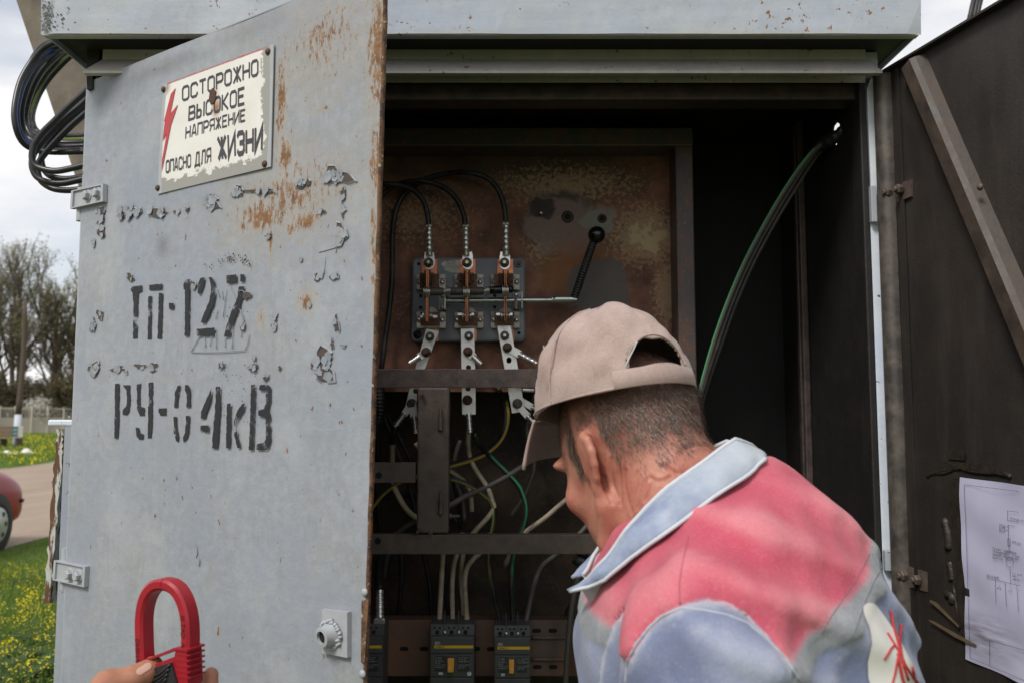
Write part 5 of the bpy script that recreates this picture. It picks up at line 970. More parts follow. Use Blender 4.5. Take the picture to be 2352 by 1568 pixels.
def breaker(x0, x1, ytop, label, model, sx, toggle, dirty=False, y_off=0):
    """x0..x1, ytop in K3 units on the front plane"""
    Yf = 1.868; k = (x1-x0)/360.0; X = lambda u: x0+(x1-x0)*u
    def y(v_): return ytop+v_*k if False else ytop+v_
    t = thing('circuit_breaker', label, 'circuit breaker', at(*K3(X(.5), 1800), YRL))
    a, b = at(*K3(x0, ytop), Yf), at(*K3(x1, 1790), Yf); zt2 = at(*K3(x0, ytop+85), Yf).z
    mb = MB(); P = lambda x_, Y_, z_: (x_, Y_, z_)
    # side profile: terminals step back at the top
    prof = [(Yf+.003, b.z), (Yf+.003, zt2), (Yf+.012, zt2+.001), (Yf+.016, a.z), (YRL-.002, a.z), (YRL-.002, b.z)]
    mb.prism([(a.x, p_[0], p_[1]) for p_ in prof], (b.x-a.x, 0, 0)); body = mb.build('housing', M['bk'], t)
    # two raised front covers with a groove between
    zg0, zg1 = at(*K3(x0, ytop+225), Yf).z, at(*K3(x0, ytop+238), Yf).z; zl = at(*K3(x0, ytop+420), Yf).z; zl2 = at(*K3(x0, ytop+428), Yf).z
    for za_, zb3 in ((zt2-.001, zg0), (zg1, zl), (zl2, b.z)):
        mb = MB(); mb.bbox((a.x+.0005, Yf, zb3), (b.x-.0005, Yf+.006, za_), .0015); mb.build('front_cover', M['bk'], t)
    q = lambda u, v_, Y_=Yf: at(*K3(X(u), ytop+v_), Y_)
    for u in (.16, .49, .81):
        mb = MB(); mb.lathe(q(u, 50, Yf+.0125), (0, -1, .5), [(.0042, 0), (.0042, .0006), (.0034, .0008)], 16); mb.build('terminal_hole', M['hole'], t)
    for u in (.33, .655):
        mb = MB(); mb.lathe(q(u, 52, Yf+.0125), (0, -1, .3), [(.0038, 0), (.0036, .001), (.002, .0022)], 14); mb.build('screw', M['zinc'], t, True)
        mb = MB(); p, r_ = q(u, -115, Yf+.02), q(u, 60, Yf+.02); mb.box((p.x-.0007, Yf+.012, r_.z), (p.x+.0007, Yf+.045, p.z)); mb.build('phase_barrier', M['bk'], t)
    for u in (.1, .22, .43, .55, .75, .87):
        mb = MB(); p = q(u, 14, Yf+.0148); mb.box((p.x-.0022, p.y-.0012, p.z-.0016), (p.x+.0022, p.y, p.z+.0016)); mb.build('vent_slot', M['hole'], t)
    mb = MB(); p, r_ = q(.09, 160), q(.985, 183); mb.box((p.x, Yf-.0006, r_.z), (r_.x, Yf+.001, p.z)); mb.build('yellow_stripe', M['byel'], t)
    tm = lambda x_, y_, s_: (lambda a_, b_: at(*K3(X(x_)+a_*1.0, ytop+y_-b_), Yf-.0012))
    # logo: three bars and letters
    for (u, v0, v1, w, mt) in ((.105, 128, 152, .016, 'txtw'), (.130, 128, 133, .05, 'byel'), (.130, 138, 143, .04, 'txtw'), (.130, 147, 152, .05, 'txtw'), (.132, 128, 152, .014, 'txtw')):
        mb = MB(); p, r_ = q(u, v0), q(u+w, v1); dy_ = .0002*(1+int(u*1000) % 3); mb.box((p.x, Yf-.0008-dy_, r_.z), (r_.x, Yf+.0004, p.z)); mb.build('logo', M[mt], t)
    textmesh('K', 34, tm(.178, 152, 1), M['txtw'], t, 'logo', .6); textmesh(model, 20, tm(.125, 179, 1), M['bk2'], t, bold=.2)
    for u0, u1 in ((.10, .36), (.62, .90)):
        mb = MB(); p, r_ = q(u0, 245), q(u1, 375); mb.box((p.x, Yf-.0005, r_.z), (r_.x, Yf+.001, p.z)); mb.build('rating_label', M['bk2'], t)
    textmesh('In 100A\nIm 10 In\nUe 400 V~\n50 Hz\nTemin+40°C\nCategory A', 16.5, tm(.112, 266, 1), M['txtw'], t); textmesh('Icu 17,5 kA\nIcs 35 kA\nUimp 8000 V', 17, tm(.645, 266, 1), M['txtw'], t); textmesh('ГОСТ Р 50030.2\nEN 60947-2\nEAC  CE', 14, tm(.645, 326, 1), M['txtw'], t)
    mb = MB(); p, r_ = q(.385, 255), q(.565, 385); mb.box((p.x, Yf-.001, r_.z), (r_.x, Yf+.002, p.z)); mb.build('toggle_slot', M['bk2'], t)
    p, r_ = q(.40, 262), q(.55, 372); mb = MB(); mb.bbox((p.x, Yf-.006, r_.z+(p.z-r_.z)*.35), (r_.x, Yf, p.z), .0012); mb.bbox((p.x+.0004, Yf-.013, r_.z), (r_.x-.0004, Yf, r_.z+(p.z-r_.z)*.40), .002); mb.build('toggle', M['orange'], t)
    p, r_ = q(.19, 382), q(.29, 402); mb = MB(); mb.box((p.x, Yf-.0008, r_.z), (r_.x, Yf+.001, p.z)); mb.build('test_label', M['blab'], t)
    if dirty: mb = MB(); mb.lathe(q(.895, 395, Yf), (0, -1, 0), [(.0046, 0), (.0042, .0006)], 18); mb.build('round_seal', M['blab'], t)
    return t
breaker(582, 942, 1095, 'wider dark grey three-pole circuit breaker fed by three dirty white cables', 'ВА88-33', 1, True, True)
breaker(1112, 1410, 1105, 'narrower dark grey three-pole circuit breaker fed by green striped cable', 'ВА88-32', 1, True)
breaker(-190, 185, 1095, 'dark grey circuit breaker half hidden behind the grey door edge', 'ВА88-35', 1, True)
# ================================================================ ground, road, path
def sstep(a, b, x):
    t = np.clip((np.asarray(x, dtype=float)-a)/(b-a), 0, 1); return t*t*(3-2*t)
def gz(x, y): return .5*sstep(24, 66, y) + .012*np.sin(np.asarray(x)*1.3)*np.sin(np.asarray(y)*.9)*sstep(2, 6, np.hypot(x, y))*.5
def sheet(name, xs, ys, zoff, mat, kind='structure', xf=None):
    X, Y = np.meshgrid(xs, ys, indexing='ij'); Xw = X if xf is None else xf(X, Y)
    Z = gz(Xw, Y)+zoff; nxx, nyy = X.shape; v = np.stack([Xw, Y, Z], -1).reshape(-1, 3)
    i, j = np.meshgrid(np.arange(nxx-1), np.arange(nyy-1), indexing='ij'); a = (i*nyy+j).ravel()
    o = mesh_obj(name, v, np.stack([a, a+nyy, a+nyy+1, a+1], -1).tolist(), mat, None, True); o['kind'] = kind; return o
g = G('meadow_soil', .95); v = g.co(); n = g.noise(v, .35, 6, .6); n2 = g.noise(v, 9, 5, .7); c = g.mix(n2, (.05, .085, .018), (.12, .17, .04)); c = g.mix(g.ramp(n, [(.45, 0.), (.75, .6)]), c, (.12, .115, .04)); g.col(c); g.bump(n2, .6, .04); M['meadow'] = g.m
far = np.concatenate([-np.geomspace(900, 12, 26), np.linspace(-11, 11, 45), np.geomspace(12, 900, 26)]); fy = np.concatenate([-np.geomspace(700, 10, 20), np.linspace(-9, 30, 60), np.linspace(31, 90, 40), np.geomspace(92, 1000, 20)])
sheet('ground', far, fy, 0., M['meadow'])
g = G('dirt_road', .95); v = g.co(); n = g.noise(g.map(v, (1, .22, 1)), .9, 6, .6); n2 = g.noise(v, 22, 5, .7); c = g.mix(g.ramp(n, [(.35, 0.), (.68, 1.)]), (.27, .205, .15), (.36, .285, .215)); c = g.mix(g.ramp(n2, [(.5, 0.), (.8, .6)]), c, (.20, .15, .11)); g.col(c); g.bump(g.math('ADD', n, n2), .5, .03); M['road'] = g.m
def road_x(X, Y): return -5.75-.16*(Y-10.2)+.14*np.sin(Y*1.1)*(X > -.01)+.2*np.sin(Y*.43)*(X < -6.8) + X
sheet('road', np.linspace(-7.0, 0, 22), np.linspace(-60, 120, 240), .012, M['road'], xf=road_x)
sheet('path', np.linspace(-60, -8, 30), np.linspace(52, 53.4, 4), .012, M['road'])
# ---------------------------------------------------------------- grass and yellow weeds (uncountable)
def wedge(n, y0, y1, xpad0, xpad1, pw=1.0):
    """random spots in the strip seen left of the cabinet"""
    y = y0+(y1-y0)*RNG.random(n)**pw; x = -.5765*y-xpad0+(RNG.random(n))*(xpad0+xpad1+.12*y); return x, y
def blades(name, x, y, h, w, mat, lean=.5, z0=None, kind='stuff'):
    n = len(x); z = gz(x, y) if z0 is None else z0; a = RNG.random(n)*6.283; l = RNG.random(n)*lean*h; b = RNG.random(n)*6.283
    wx, wy = np.cos(a)*w, np.sin(a)*w; lx, ly = np.cos(b)*l, np.sin(b)*l
    V = np.empty((n, 5, 3)); V[:, 0] = np.stack([x-wx, y-wy, z-.01], -1); V[:, 1] = np.stack([x+wx, y+wy, z-.01], -1)
    V[:, 2] = np.stack([x+wx*.8+lx*.35, y+wy*.8+ly*.35, z+h*.6], -1); V[:, 3] = np.stack([x-wx*.8+lx*.35, y-wy*.8+ly*.35, z+h*.6], -1); V[:, 4] = np.stack([x+lx, y+ly, z+h*(1-.3*(l/np.maximum(h, 1e-6))**2)], -1)
    b0 = np.arange(n)*5; F = [list(q) for q in np.stack([b0, b0+1, b0+2, b0+3], -1)] + [list(q) for q in np.stack([b0+3, b0+2, b0+4], -1)]
    o = mesh_obj(name, V.reshape(-1, 3), F, mat, None, False); o['kind'] = kind; return o
def leafmat(name, c1, c2, tr=.35):
    g = G(name, .55, 0, .35); n = g.noise(g.co(), 2.3, 4); n2 = g.noise(g.co(), 23, 2); g.col(g.mix(g.math('MULTIPLY', g.math('ADD', n, n2), .5), c1, c2))
    d = g.t.nodes.new('ShaderNodeBsdfTranslucent'); g.lk(d.inputs[0], tuple(x*1.2 for x in c2)); mx_ = g.t.nodes.new('ShaderNodeMixShader'); mx_.inputs[0].default_value = tr
    g.t.links.new(g.b.outputs[0], mx_.inputs[1]); g.t.links.new(d.outputs[0], mx_.inputs[2]); g.t.links.new(mx_.outputs[0], g.o.inputs[0]); return g.m
M['grass'] = leafmat('grass_green', (.075, .13, .02), (.20, .29, .055)); M['weed'] = leafmat('weed_green', (.04, .085, .018), (.11, .18, .045)); M['petal'] = leafmat('yellow_petals', (.70, .54, .008), (.85, .72, .02), .3)
def offroad(x, y, m=.05): return x > road_x(np.zeros_like(x), y)+m
x, y = wedge(52000, 3.2, 13.5, .8, 1.6); k = offroad(x, y); x, y = x[k], y[k]
blades('grass', x, y, (.05+.13*RNG.random(len(x)))*np.clip((11-y)/4, .3, 1), .0035+.003*RNG.random(len(x)), M['grass'], .7)
x = RNG.uniform(-6, 6, 26000); y = RNG.uniform(-2.5, 7, 26000); k = offroad(x, y) & ~((np.abs(x+.06) < .76) & (y > 1.64) & (y < 2.22)) & (np.hypot(x, y) > .1); x, y = x[k], y[k]
blades('grass', x, y, .04+.10*RNG.random(len(x)), .004+.003*RNG.random(len(x)), M['grass'], .7)
x, y = wedge(26000, 26, 66, 3, 4); k = ~offroad(x, y, -7.2); x, y = x[k], y[k]
blades('grass', x, y, .06+.12*RNG.random(len(x)), .02+.02*RNG.random(len(x)), M['grass'], .6)
# weeds: stems with leaves, topped by yellow clusters
x, y = wedge(1500, 3.6, 8.4, .5, 1.3); k = offroad(x, y, .5); x, y = x[k], y[k]
d = np.sin(x*2.1+1)+np.sin(y*1.7-.6)+RNG.normal(0, .7, len(x)); k = d > -.7; x, y = x[k], y[k]; H = (.22+.30*RNG.random(len(x)))*np.clip((9.2-y)/4, .4, 1)
sx_, sy_, sh_ = [], [], []
pet = []; lf = []
for xx, yy, hh in zip(x, y, H):
    z = float(gz(xx, yy)); tx, ty = xx+RNG.normal(0, .03), yy+RNG.normal(0, .03)
    for q in range(7):
        t = RNG.uniform(.15, .85); a = RNG.uniform(0, 6.28); r = RNG.uniform(.03, .075)*(1.15-t); lf.append((xx+(tx-xx)*t, yy+(ty-yy)*t, z+hh*t, a, r, RNG.uniform(-.2, .5)))
    for q in range(RNG.integers(6, 15)):
        pet.append((tx+RNG.normal(0, .020), ty+RNG.normal(0, .020), z+hh+RNG.normal(.0, .020), RNG.uniform(.004, .0085)))
blades('weed_stems', x, y, H, np.full(len(x), .003), M['weed'], .12)
lf = np.array(lf); n = len(lf); V = np.empty((n, 4, 3)); ca, sa = np.cos(lf[:, 3]), np.sin(lf[:, 3]); r = lf[:, 4]; dz = lf[:, 5]*r
for i, (f, w) in enumerate(((0, 0), (.5, .28), (1, 0), (.5, -.28))): V[:, i] = np.stack([lf[:, 0]+ca*r*f-sa*r*w, lf[:, 1]+sa*r*f+ca*r*w, lf[:, 2]+dz*(1.6*f-f*f)], -1)
o = mesh_obj('weed_leaves', V.reshape(-1, 3), (np.arange(n)[:, None]*4+np.arange(4)).tolist(), M['weed'], None, False); o['kind'] = 'stuff'
pt = np.array(pet); n = len(pt); a = RNG.uniform(0, 6.28, n); r = pt[:, 3]; V = np.empty((n, 8, 3)); ca, sa = np.cos(a)*r, np.sin(a)*r
tl = RNG.uniform(-.7, .7, (n, 2))
for i, (p_, q_) in enumerate(((1, 0), (0, .35), (-1, 0), (0, -.35), (.35, 0), (0, 1), (-.35, 0), (0, -1))):
    dx, dy = ca*p_-sa*q_, sa*p_+ca*q_; V[:, i] = np.stack([pt[:, 0]+dx, pt[:, 1]+dy, pt[:, 2]+dx*tl[:, 0]+dy*tl[:, 1]+(i // 4)*.0006], -1)
o = mesh_obj('yellow_flowers', V.reshape(-1, 3), (np.arange(n)[:, None]*8+np.array([0, 1, 2, 3])).tolist()+(np.arange(n)[:, None]*8+np.array([4, 5, 6, 7])).tolist(), M['petal'], None, False); o['kind'] = 'stuff'
# far yellow specks in the lawn
x, y = wedge(2600, 30, 62, 3, 3); k = ~offroad(x, y, -7.2); x, y = x[k], y[k]; blades('dandelions', x, y, .08+.1*RNG.random(len(x)), .03+.02*RNG.random(len(x)), M['petal'], .3)
# broad dock plants at the bottom
M['dock'] = leafmat('dock_leaf', (.035, .075, .018), (.09, .15, .05), .25)
def dock(px, py, s, label):
    r = ray(px, py); c = EYE+r*(-CAMZ/r.z); t = thing('dock_plant', label, 'plant', (c.x, c.y, 0), 'broad leaved plants among the weeds')
    for i in range(9):
        a = i*2.4+random.random(); L_ = s*random.uniform(.7, 1.1); w = L_*.26; el = random.uniform(.5, 1.2); vs = []
        for j in range(8):
            f = j/7; rr = L_*f; zz = L_*(math.sin(el)*f-.45*f*f); wd = w*math.sin(math.pi*min(1, f*.92+.06))**.7*(1+.12*math.sin(j*2.2)); hx = math.cos(a)*rr*math.cos(el*.6); hy_ = math.sin(a)*rr*math.cos(el*.6)
            for e, up in ((-1, .25), (0, 0), (1, .25)): vs.append((c.x+hx-math.sin(a)*wd*e, c.y+hy_+math.cos(a)*wd*e, .02+zz+wd*up))
        mesh_obj('leaf', vs, [(j*3+k_, j*3+k_+1, j*3+k_+4, j*3+k_+3) for j in range(7) for k_ in range(2)], M['dock'], t, True)
for px, py, s in ((75, 1575, .34), (20, 1600, .30), (120, 1540, .26), (100, 1500, .24), (35, 1530, .22)): dock(px, py, s, 'broad leaved green dock plant among the yellow weeds')
# ================================================================ red car parked on the road verge
g = G('car_paint', .32, 0, .4); n = g.noise(g.co(), 4, 3); g.col(g.mix(n, (.22, .004, .013), (.26, .006, .016))); g.set('Coat Weight', .15); M['carpaint'] = g.m
M['tyre'] = simple('tyre', (.022, .021, .021), .85, 0, .3, 40); M['hub'] = simple('hubcap', (.50, .50, .50), .32, .7, .12, 30); M['glass'] = simple('car_glass', (.02, .025, .028), .06, 0, .1); M['trim'] = simple('dark_trim', (.015, .015, .015), .5)
car = thing('parked_car', 'red saloon car parked where the dirt road meets the grass', 'car', (-6.74, 9.0, .012)); cx0 = -6.74
# loft along Y: (y, half width, sill z, shoulder z, roof z, roof half width)
st = [(6.85, .55, .36, .62, .70, .45), (6.95, .74, .26, .76, .95, .60), (7.3, .83, .22, .82, 1.0, .66), (7.75, .85, .20, .86, 1.10, .62), (8.2, .86, .20, .88, 1.38, .56), (8.8, .86, .20, .88, 1.42, .56), (9.3, .86, .20, .88, 1.36, .56), (9.75, .85, .20, .88, .98, .66), (10.2, .86, .21, .88, .99, .68), (10.6, .86, .22, .84, .94, .66), (10.9, .83, .24, .76, .86, .62), (11.08, .70, .30, .60, .68, .52)]
prof_n = 11; vs = []
for (yy, hw, zs, zsh, zr, rw) in st:
    pr_ = [(hw*.90, zs), (hw*.985, zs+.12), (hw, (zs+zsh)/2), (hw*.985, zsh-.06), (hw*.93, zsh), (rw+(hw*.93-rw)*.45, zsh+(zr-zsh)*.55), (rw, zr-.03), (rw*.7, zr+.005), (0, zr+.02)]
    full = [(cx0+a, yy, b) for a, b in pr_]+[(cx0-a, yy, b) for a, b in pr_[-2::-1]]; m = len(full); vs += full
fs = [(i*m+j, i*m+j+1, (i+1)*m+j+1, (i+1)*m+j) for i in range(len(st)-1) for j in range(m-1)]+[list(range(m)), list(range((len(st)-1)*m, len(st)*m))]+[(i*m+m-1, i*m, (i+1)*m, (i+1)*m+m-1) for i in range(len(st)-1)]
body = mesh_obj('body', vs, fs, M['carpaint'], car, True); md = body.modifiers.new('s', 'SUBSURF'); md.levels = md.render_levels = 2
for (wy, sx) in ((10.25, 1), (7.68, 1), (10.25, -1), (7.68, -1)):
    wx = cx0+sx*.80; o = Vector((wx, wy, .315)); d_ = Vector((sx, 0, 0))
    mb = MB(); mb.lathe(o+d_*.035, d_, [(.36, 0), (.36, .024), (.345, .026)], 32); mb.build('wheel_arch', M['trim'], car, auto=True)
    mb = MB(); mb.lathe(o-d_*.10, d_, [(.25, 0), (.285, .01), (.303, .04), (.303, .15), (.288, .185), (.22, .195), (.20, .185)], 36); wh = mb.build('wheel', M['tyre'], car, True)
    mb = MB(); mb.lathe(o+d_*.075, d_, [(.205, 0), (.20, .018), (.165, .022), (.06, .03), (.03, .034)], 36); hb = mb.build('hubcap', M['hub'], wh, auto=True)
    for k in range(7):
        a = k*2*math.pi/7; mb = MB(); c_ = o+d_*.0985+Vector((0, math.cos(a), math.sin(a)))*.145; mb.lathe(c_, d_, [(.030, 0), (.027, .004)], 12); mb.build('hubcap_opening', M['trim'], wh)
for sx in (1, -1):
    for ya, yb in ((8.05, 8.72), (8.78, 9.45)):
        mb = MB(); mb.prism([(cx0+sx*.815, ya, .93), (cx0+sx*.815, yb, .93), (cx0+sx*.655, yb-.16 if yb > 9 else yb, 1.27), (cx0+sx*.655, ya+.1 if ya < 8.5 else ya, 1.27)], (sx*.012, 0, .006)); mb.build('side_window', M['glass'], car)
    mb = MB(); mb.bbox((cx0+sx*.50-.14, 10.98, .56), (cx0+sx*.50+.10, 11.07, .68), .02); mb.build('headlight', M['hub'], car)
    mb = MB(); mb.bbox((cx0+sx*.88-.05, 9.42, .90), (cx0+sx*.88+.10, 9.52, 1.02), .02); mb.build('wing_mirror', M['trim'], car)
mb = MB(); mb.bbox((cx0-.62, 11.0, .30), (cx0+.62, 11.1, .50), .04); mb.build('bumper', M['carpaint'], car)
mb = MB(); mb.bbox((cx0+.80, 10.80, .52), (cx0+.85, 10.86, .565), .01); mb.build('bumper_trim', M['trim'], car)
# ================================================================ fence, post, bench, dump of white sheeting
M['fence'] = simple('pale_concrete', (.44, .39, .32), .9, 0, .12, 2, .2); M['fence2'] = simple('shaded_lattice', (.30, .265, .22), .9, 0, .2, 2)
def gpt(px, Y): p = at(px, 965, Y); return Vector((p.x, Y, float(gz(p.x, Y))))
fence = thing('concrete_fence', 'pale concrete panel fence with openwork top in front of the trees', 'fence', gpt(60, 70))
sp = [(-150+37*k, 70+.9*(k-6)) for k in range(13)]
for k, (px, Y) in enumerate(sp):
    a = gpt(px, Y); mb = MB(); mb.bbox((a.x-.10, Y-.10, a.z-.2), (a.x+.10, Y+.10, a.z+2.12), .02); mb.build('post', M['fence'], fence)
    if k+1 < len(sp):
        b = gpt(*sp[k+1]); w = Vector((0, .05, 0)); mb = MB(); mb.prism([a+Vector((0, -.04, -.2)), b+Vector((0, -.04, -.2)), b+Vector((0, -.04, 1.25)), a+Vector((0, -.04, 1.25))], (0, .08, 0)); pn = mb.build('panel', M['fence'], fence)
        mb = MB(); mb.prism([a+Vector((0, -.04, 1.88)), b+Vector((0, -.04, 1.88)), b+Vector((0, -.04, 2.02)), a+Vector((0, -.04, 2.02))], (0, .08, 0)); mb.build('top_rail', M['fence'], fence)
        for j in range(6):
            f = (j+.5)/6; c_ = a.lerp(b, f); mb = MB(); mb.box((c_.x-.05, c_.y-.03, c_.z+1.24), (c_.x+.05, c_.y+.03, c_.z+1.89)); mb.build('baluster', M['fence2'], pn)
M['bark'] = simple('dark_bark', (.085, .062, .045), .9, 0, .35, 9, .6); M['lime'] = simple('whitewash', (.52, .54, .60), .85, 0, .12, 5)
b_ = gpt(40, 44); t_ = at(58, 695, 44); m_ = b_.lerp(t_, .22)
post = thing('wooden_post', 'dark wooden post with whitewashed foot standing before the fence', 'post', b_)
mb = MB(); mb.tube([m_, b_.lerp(t_, .6)+Vector((.08, 0, 0)), t_], [.15, .10], 10, 4); mb.build('shaft', M['bark'], post, True); mb = MB(); mb.tube([b_-Vector((0, 0, .3)), m_], [.20, .155], 10, 0); mb.build('whitewashed_foot', M['lime'], post, True)
bn = gpt(16, 43); bench = thing('park_bench', 'low bench with brown and white boards by the whitewashed post', 'bench', bn)
M['plankb'] = simple('brown_board', (.15, .10, .065), .8, 0, .2, 5); M['plankw'] = simple('white_board', (.42, .39, .34), .8, 0, .15, 5); M['plankg'] = simple('green_board', (.05, .14, .12), .8, 0, .2, 5)
for x0, x1, mt in ((-.9, .28, 'plankb'), (.29, .55, 'plankg'), (.56, .80, 'plankw')):
    for zz in (.50, .68, .86): mb = MB(); mb.bbox((bn.x+x0, 43, bn.z+zz), (bn.x+x1, 43.05, bn.z+zz+.16), .01); mb.build('back_board', M[mt], bench)
for yy in (42.5, 42.66, 42.82): mb = MB(); mb.bbox((bn.x-.9, yy, bn.z+.42), (bn.x+.8, yy+.14, bn.z+.46), .008); mb.build('seat_board', M['plankb'], bench)
for xx in (-.8, -.05, .68): mb = MB(); mb.bbox((bn.x+xx, 42.55, bn.z-.05), (bn.x+xx+.09, 43.06, bn.z+.43), .01); mb.build('leg', M['bark'], bench)
wp = gpt(52, 37); rr = np.random.default_rng(3); n = 26; vs = []; fs = []
for i in range(n+1):
    for j in range(n+1):
        u, w_ = i/n*2-1, j/n*2-1; e = max(0, 1-(u*u+w_*w_)); vs.append((wp.x+u*.80*(1+.1*math.sin(j)), 37+w_*.45, wp.z+.03+.20*e**.6*(.5+.5*math.sin(u*6+1.3*w_))**2+.05*rr.random()*e))
sh = mesh_obj('crumpled_sheet', vs, [(i*(n+1)+j, (i+1)*(n+1)+j, (i+1)*(n+1)+j+1, i*(n+1)+j+1) for i in range(n) for j in range(n)], simple('white_sheeting', (.66, .63, .60), .7, 0, .1, 9), None, True); tag(sh, 'crumpled white sheeting lying on the grass beyond the road', 'sheet')
# ================================================================ trees
M['twig'] = simple('twig', (.15, .125, .105), .9, 0, .3, 6); M['bud'] = leafmat('young_leaves', (.15, .15, .045), (.28, .26, .08), .4); M['bud2'] = leafmat('olive_leaves', (.085, .075, .035), (.15, .125, .055), .4); M['blossom'] = leafmat('white_blossom', (.60, .58, .52), (.74, .72, .66), .3)
def tree(px, Y, h, spread, label, leaf='bud', leaves=2600, lsz=.09, seed=1, trunks=1, group=None, levels=4):
    b = gpt(px, Y); rnd = random.Random(seed); t = thing('tree', label, 'tree', b, group); segs = []; tips = []
    def grow(p, d, L_, r, lev):
        k = 4; q = p; pts = [p]
        for i in range(k):
            d = (d+Vector((rnd.gauss(0, .10), rnd.gauss(0, .10), rnd.gauss(.05, .07)))*(1 if lev else .35)).normalized(); q = q+d*(L_/k); pts.append(q)
        segs.append((pts, r, r*.55, lev))
        if lev >= levels: tips.append((pts, r)); return
        for i in range(rnd.randint(4, 6) if lev else 11):
            f = rnd.uniform(.35, 1.0) if lev else rnd.uniform(.22, 1.0); pos = pts[min(k, int(f*k))]; a = rnd.uniform(0, 6.28); sp_ = rnd.uniform(.35, .85)*spread
            x_, y_, _ = frame_of(d); nd = (d+(x_*math.cos(a)+y_*math.sin(a))*sp_+Vector((0, 0, .25))).normalized(); grow(pos, nd, L_*rnd.uniform(.48, .68), r*.5, lev+1)
    for k in range(trunks): grow(b-Vector((0, 0, .3)), Vector((rnd.gauss(0, .12)*(trunks > 1), rnd.gauss(0, .1)*(trunks > 1), 1)).normalized(), h*.48*rnd.uniform(.85, 1.05), h*.011, 0)
    for nm, sel, n in (('trunk', lambda l: l <= 1, 8), ('twigs', lambda l: l > 1, 3)):
        mb = MB()
        for pts, r0, r1, lev in segs:
            if sel(lev): mb.tube(pts, [max(r0, .012), max(r1, .010)], n, 0, caps=False)
        o = mb.build(nm, M['bark' if nm == 'trunk' else 'twig'], t, True)
        if nm == 'twigs': o['kind'] = 'stuff'
    V = []; F = []
    for i in range(leaves):
        pts, r = tips[rnd.randrange(len(tips))]; p = pts[rnd.randrange(1, 5)]+Vector((rnd.gauss(0, .16), rnd.gauss(0, .16), rnd.gauss(0, .16))); s_ = lsz*rnd.uniform(.5, 1.2)
        d = Vector((rnd.gauss(0, 1), rnd.gauss(0, 1), rnd.gauss(0, 1))).normalized(); x_, y_, _ = frame_of(d); bb = len(V); V += [p-x_*s_, p+y_*s_*.5, p+x_*s_, p-y_*s_*.5]; F.append((bb, bb+1, bb+2, bb+3))
    o = mesh_obj('crown', V, F, M[leaf], t, False); o['kind'] = 'stuff'; return t
tree(30, 74, 22, .75, 'tallest bare branched tree with young olive leaves behind the fence', 'bud', 4200, .11, 11)
tree(120, 76, 20.5, .8, 'spreading bare branched tree behind the fence, beside the tallest one', 'bud', 4200, .11, 12)
tree(185, 78, 21, .8, 'bare branched tree behind the fence close to the cabinet edge', 'bud', 3600, .11, 13)
tree(-45, 75, 20, .8, 'bare branched tree at the far end of the fence', 'bud2', 2200, .10, 14)
for i, (px, Y, h) in enumerate(((5, 72.5, 7.5), (55, 73.5, 6.0), (110, 73, 7.0), (150, 72.8, 6.5), (195, 73, 7))):
    tree(px, Y, h, 1.0, 'low dense olive shrub just behind the fence', 'bud2', 3200, .13, 30+i, 3, 'low shrubs behind the fence', 3)
tree(88, 71.2, 4.6, 1.0, 'small fruit tree in white blossom at the fence', 'blossom', 3000, .10, 50, 2, levels=3)
# ================================================================ leaning concrete strut pole and hanging cable loops
g = G('weathered_pole', .9); v = g.co(); n = g.noise(v, 5, 6, .65); n2 = g.noise(v, 50, 5, .7); c = g.mix(g.ramp(n, [(.35, 0.), (.65, 1.)]), (.11, .092, .070), (.20, .17, .13)); c = g.mix(g.ramp(n2, [(.6, 0.), (.72, .6)]), c, (.10, .07, .045)); g.col(c); g.bump(n2, .5, .004); M['pole'] = g.m
g = G('clean_black_sheath', .33, 0, .5); n = g.noise(g.co(), 40, 4); g.col(g.mix(n, (.010, .010, .012), (.024, .024, .027))); M['cclean'] = g.m
M['sblue'] = simple('blue_line', (.012, .07, .30), .35); M['sygr'] = simple('yellow_green_line', (.22, .30, .05), .35)
YPL = 3.3; L0, L1 = at(37, 0, YPL), at(173, 406, YPL); ax = (L0-L1).normalized(); foot = L1-ax*(L1.z/ax.z); wx = Vector((ax.z, 0, -ax.x))
P = [Vector((0, 0, 0)), wx*.105+Vector((0, -.055, 0)), wx*.24+Vector((0, .02, 0)), wx*.24+Vector((0, .20, 0)), Vector((0, .16, 0))]
mb = MB(); mb.prism([foot-ax*.4+p for p in P], ax*6.6); tag(mb.build('concrete_pole', M['pole'], None, loc=foot), 'weathered concrete strut pole leaning away behind the cabinet', 'pole')
top = [((1, 325, 345), (3, 300, 395), (5, 100, 850), (7, 175, 1055))]
A_ = [((430, 300), (330, 350), (235, 450), (150, 600), (108, 780), (112, 920), (160, 1040), (250, 1100), (400, 1120), (640, 1115)),
      ((450, 330), (350, 375), (260, 470), (170, 620), (125, 790), (130, 930), (180, 1030), (280, 1090), (420, 1108), (640, 1100)),
      ((470, 350), (380, 400), (280, 490), (200, 640), (160, 800), (165, 930), (215, 1020), (310, 1060), (440, 1078), (640, 1075)),
      ((490, 365), (420, 410), (310, 520), (235, 660), (190, 820), (195, 930), (240, 1005), (330, 1040), (450, 1052), (640, 1050)),
      ((510, 385), (440, 440), (345, 540), (265, 680), (215, 830), (222, 930), (262, 990), (350, 1020), (470, 1032), (640, 1028)),
      ((530, 405), (460, 470), (370, 570), (290, 690), (240, 830), (245, 920), (285, 975), (370, 1000), (480, 1005), (640, 1000)),
      ((420, 290), (320, 335), (245, 425), (190, 560), (150, 720), (140, 850), (165, 960), (230, 1040), (380, 1090), (640, 1090))]
LB = ('outermost black cable', 'black cable with blue stripe', 'second black cable', 'third black cable inside', 'black cable with yellow green stripe', 'innermost black cable', 'thin black cable crossing')
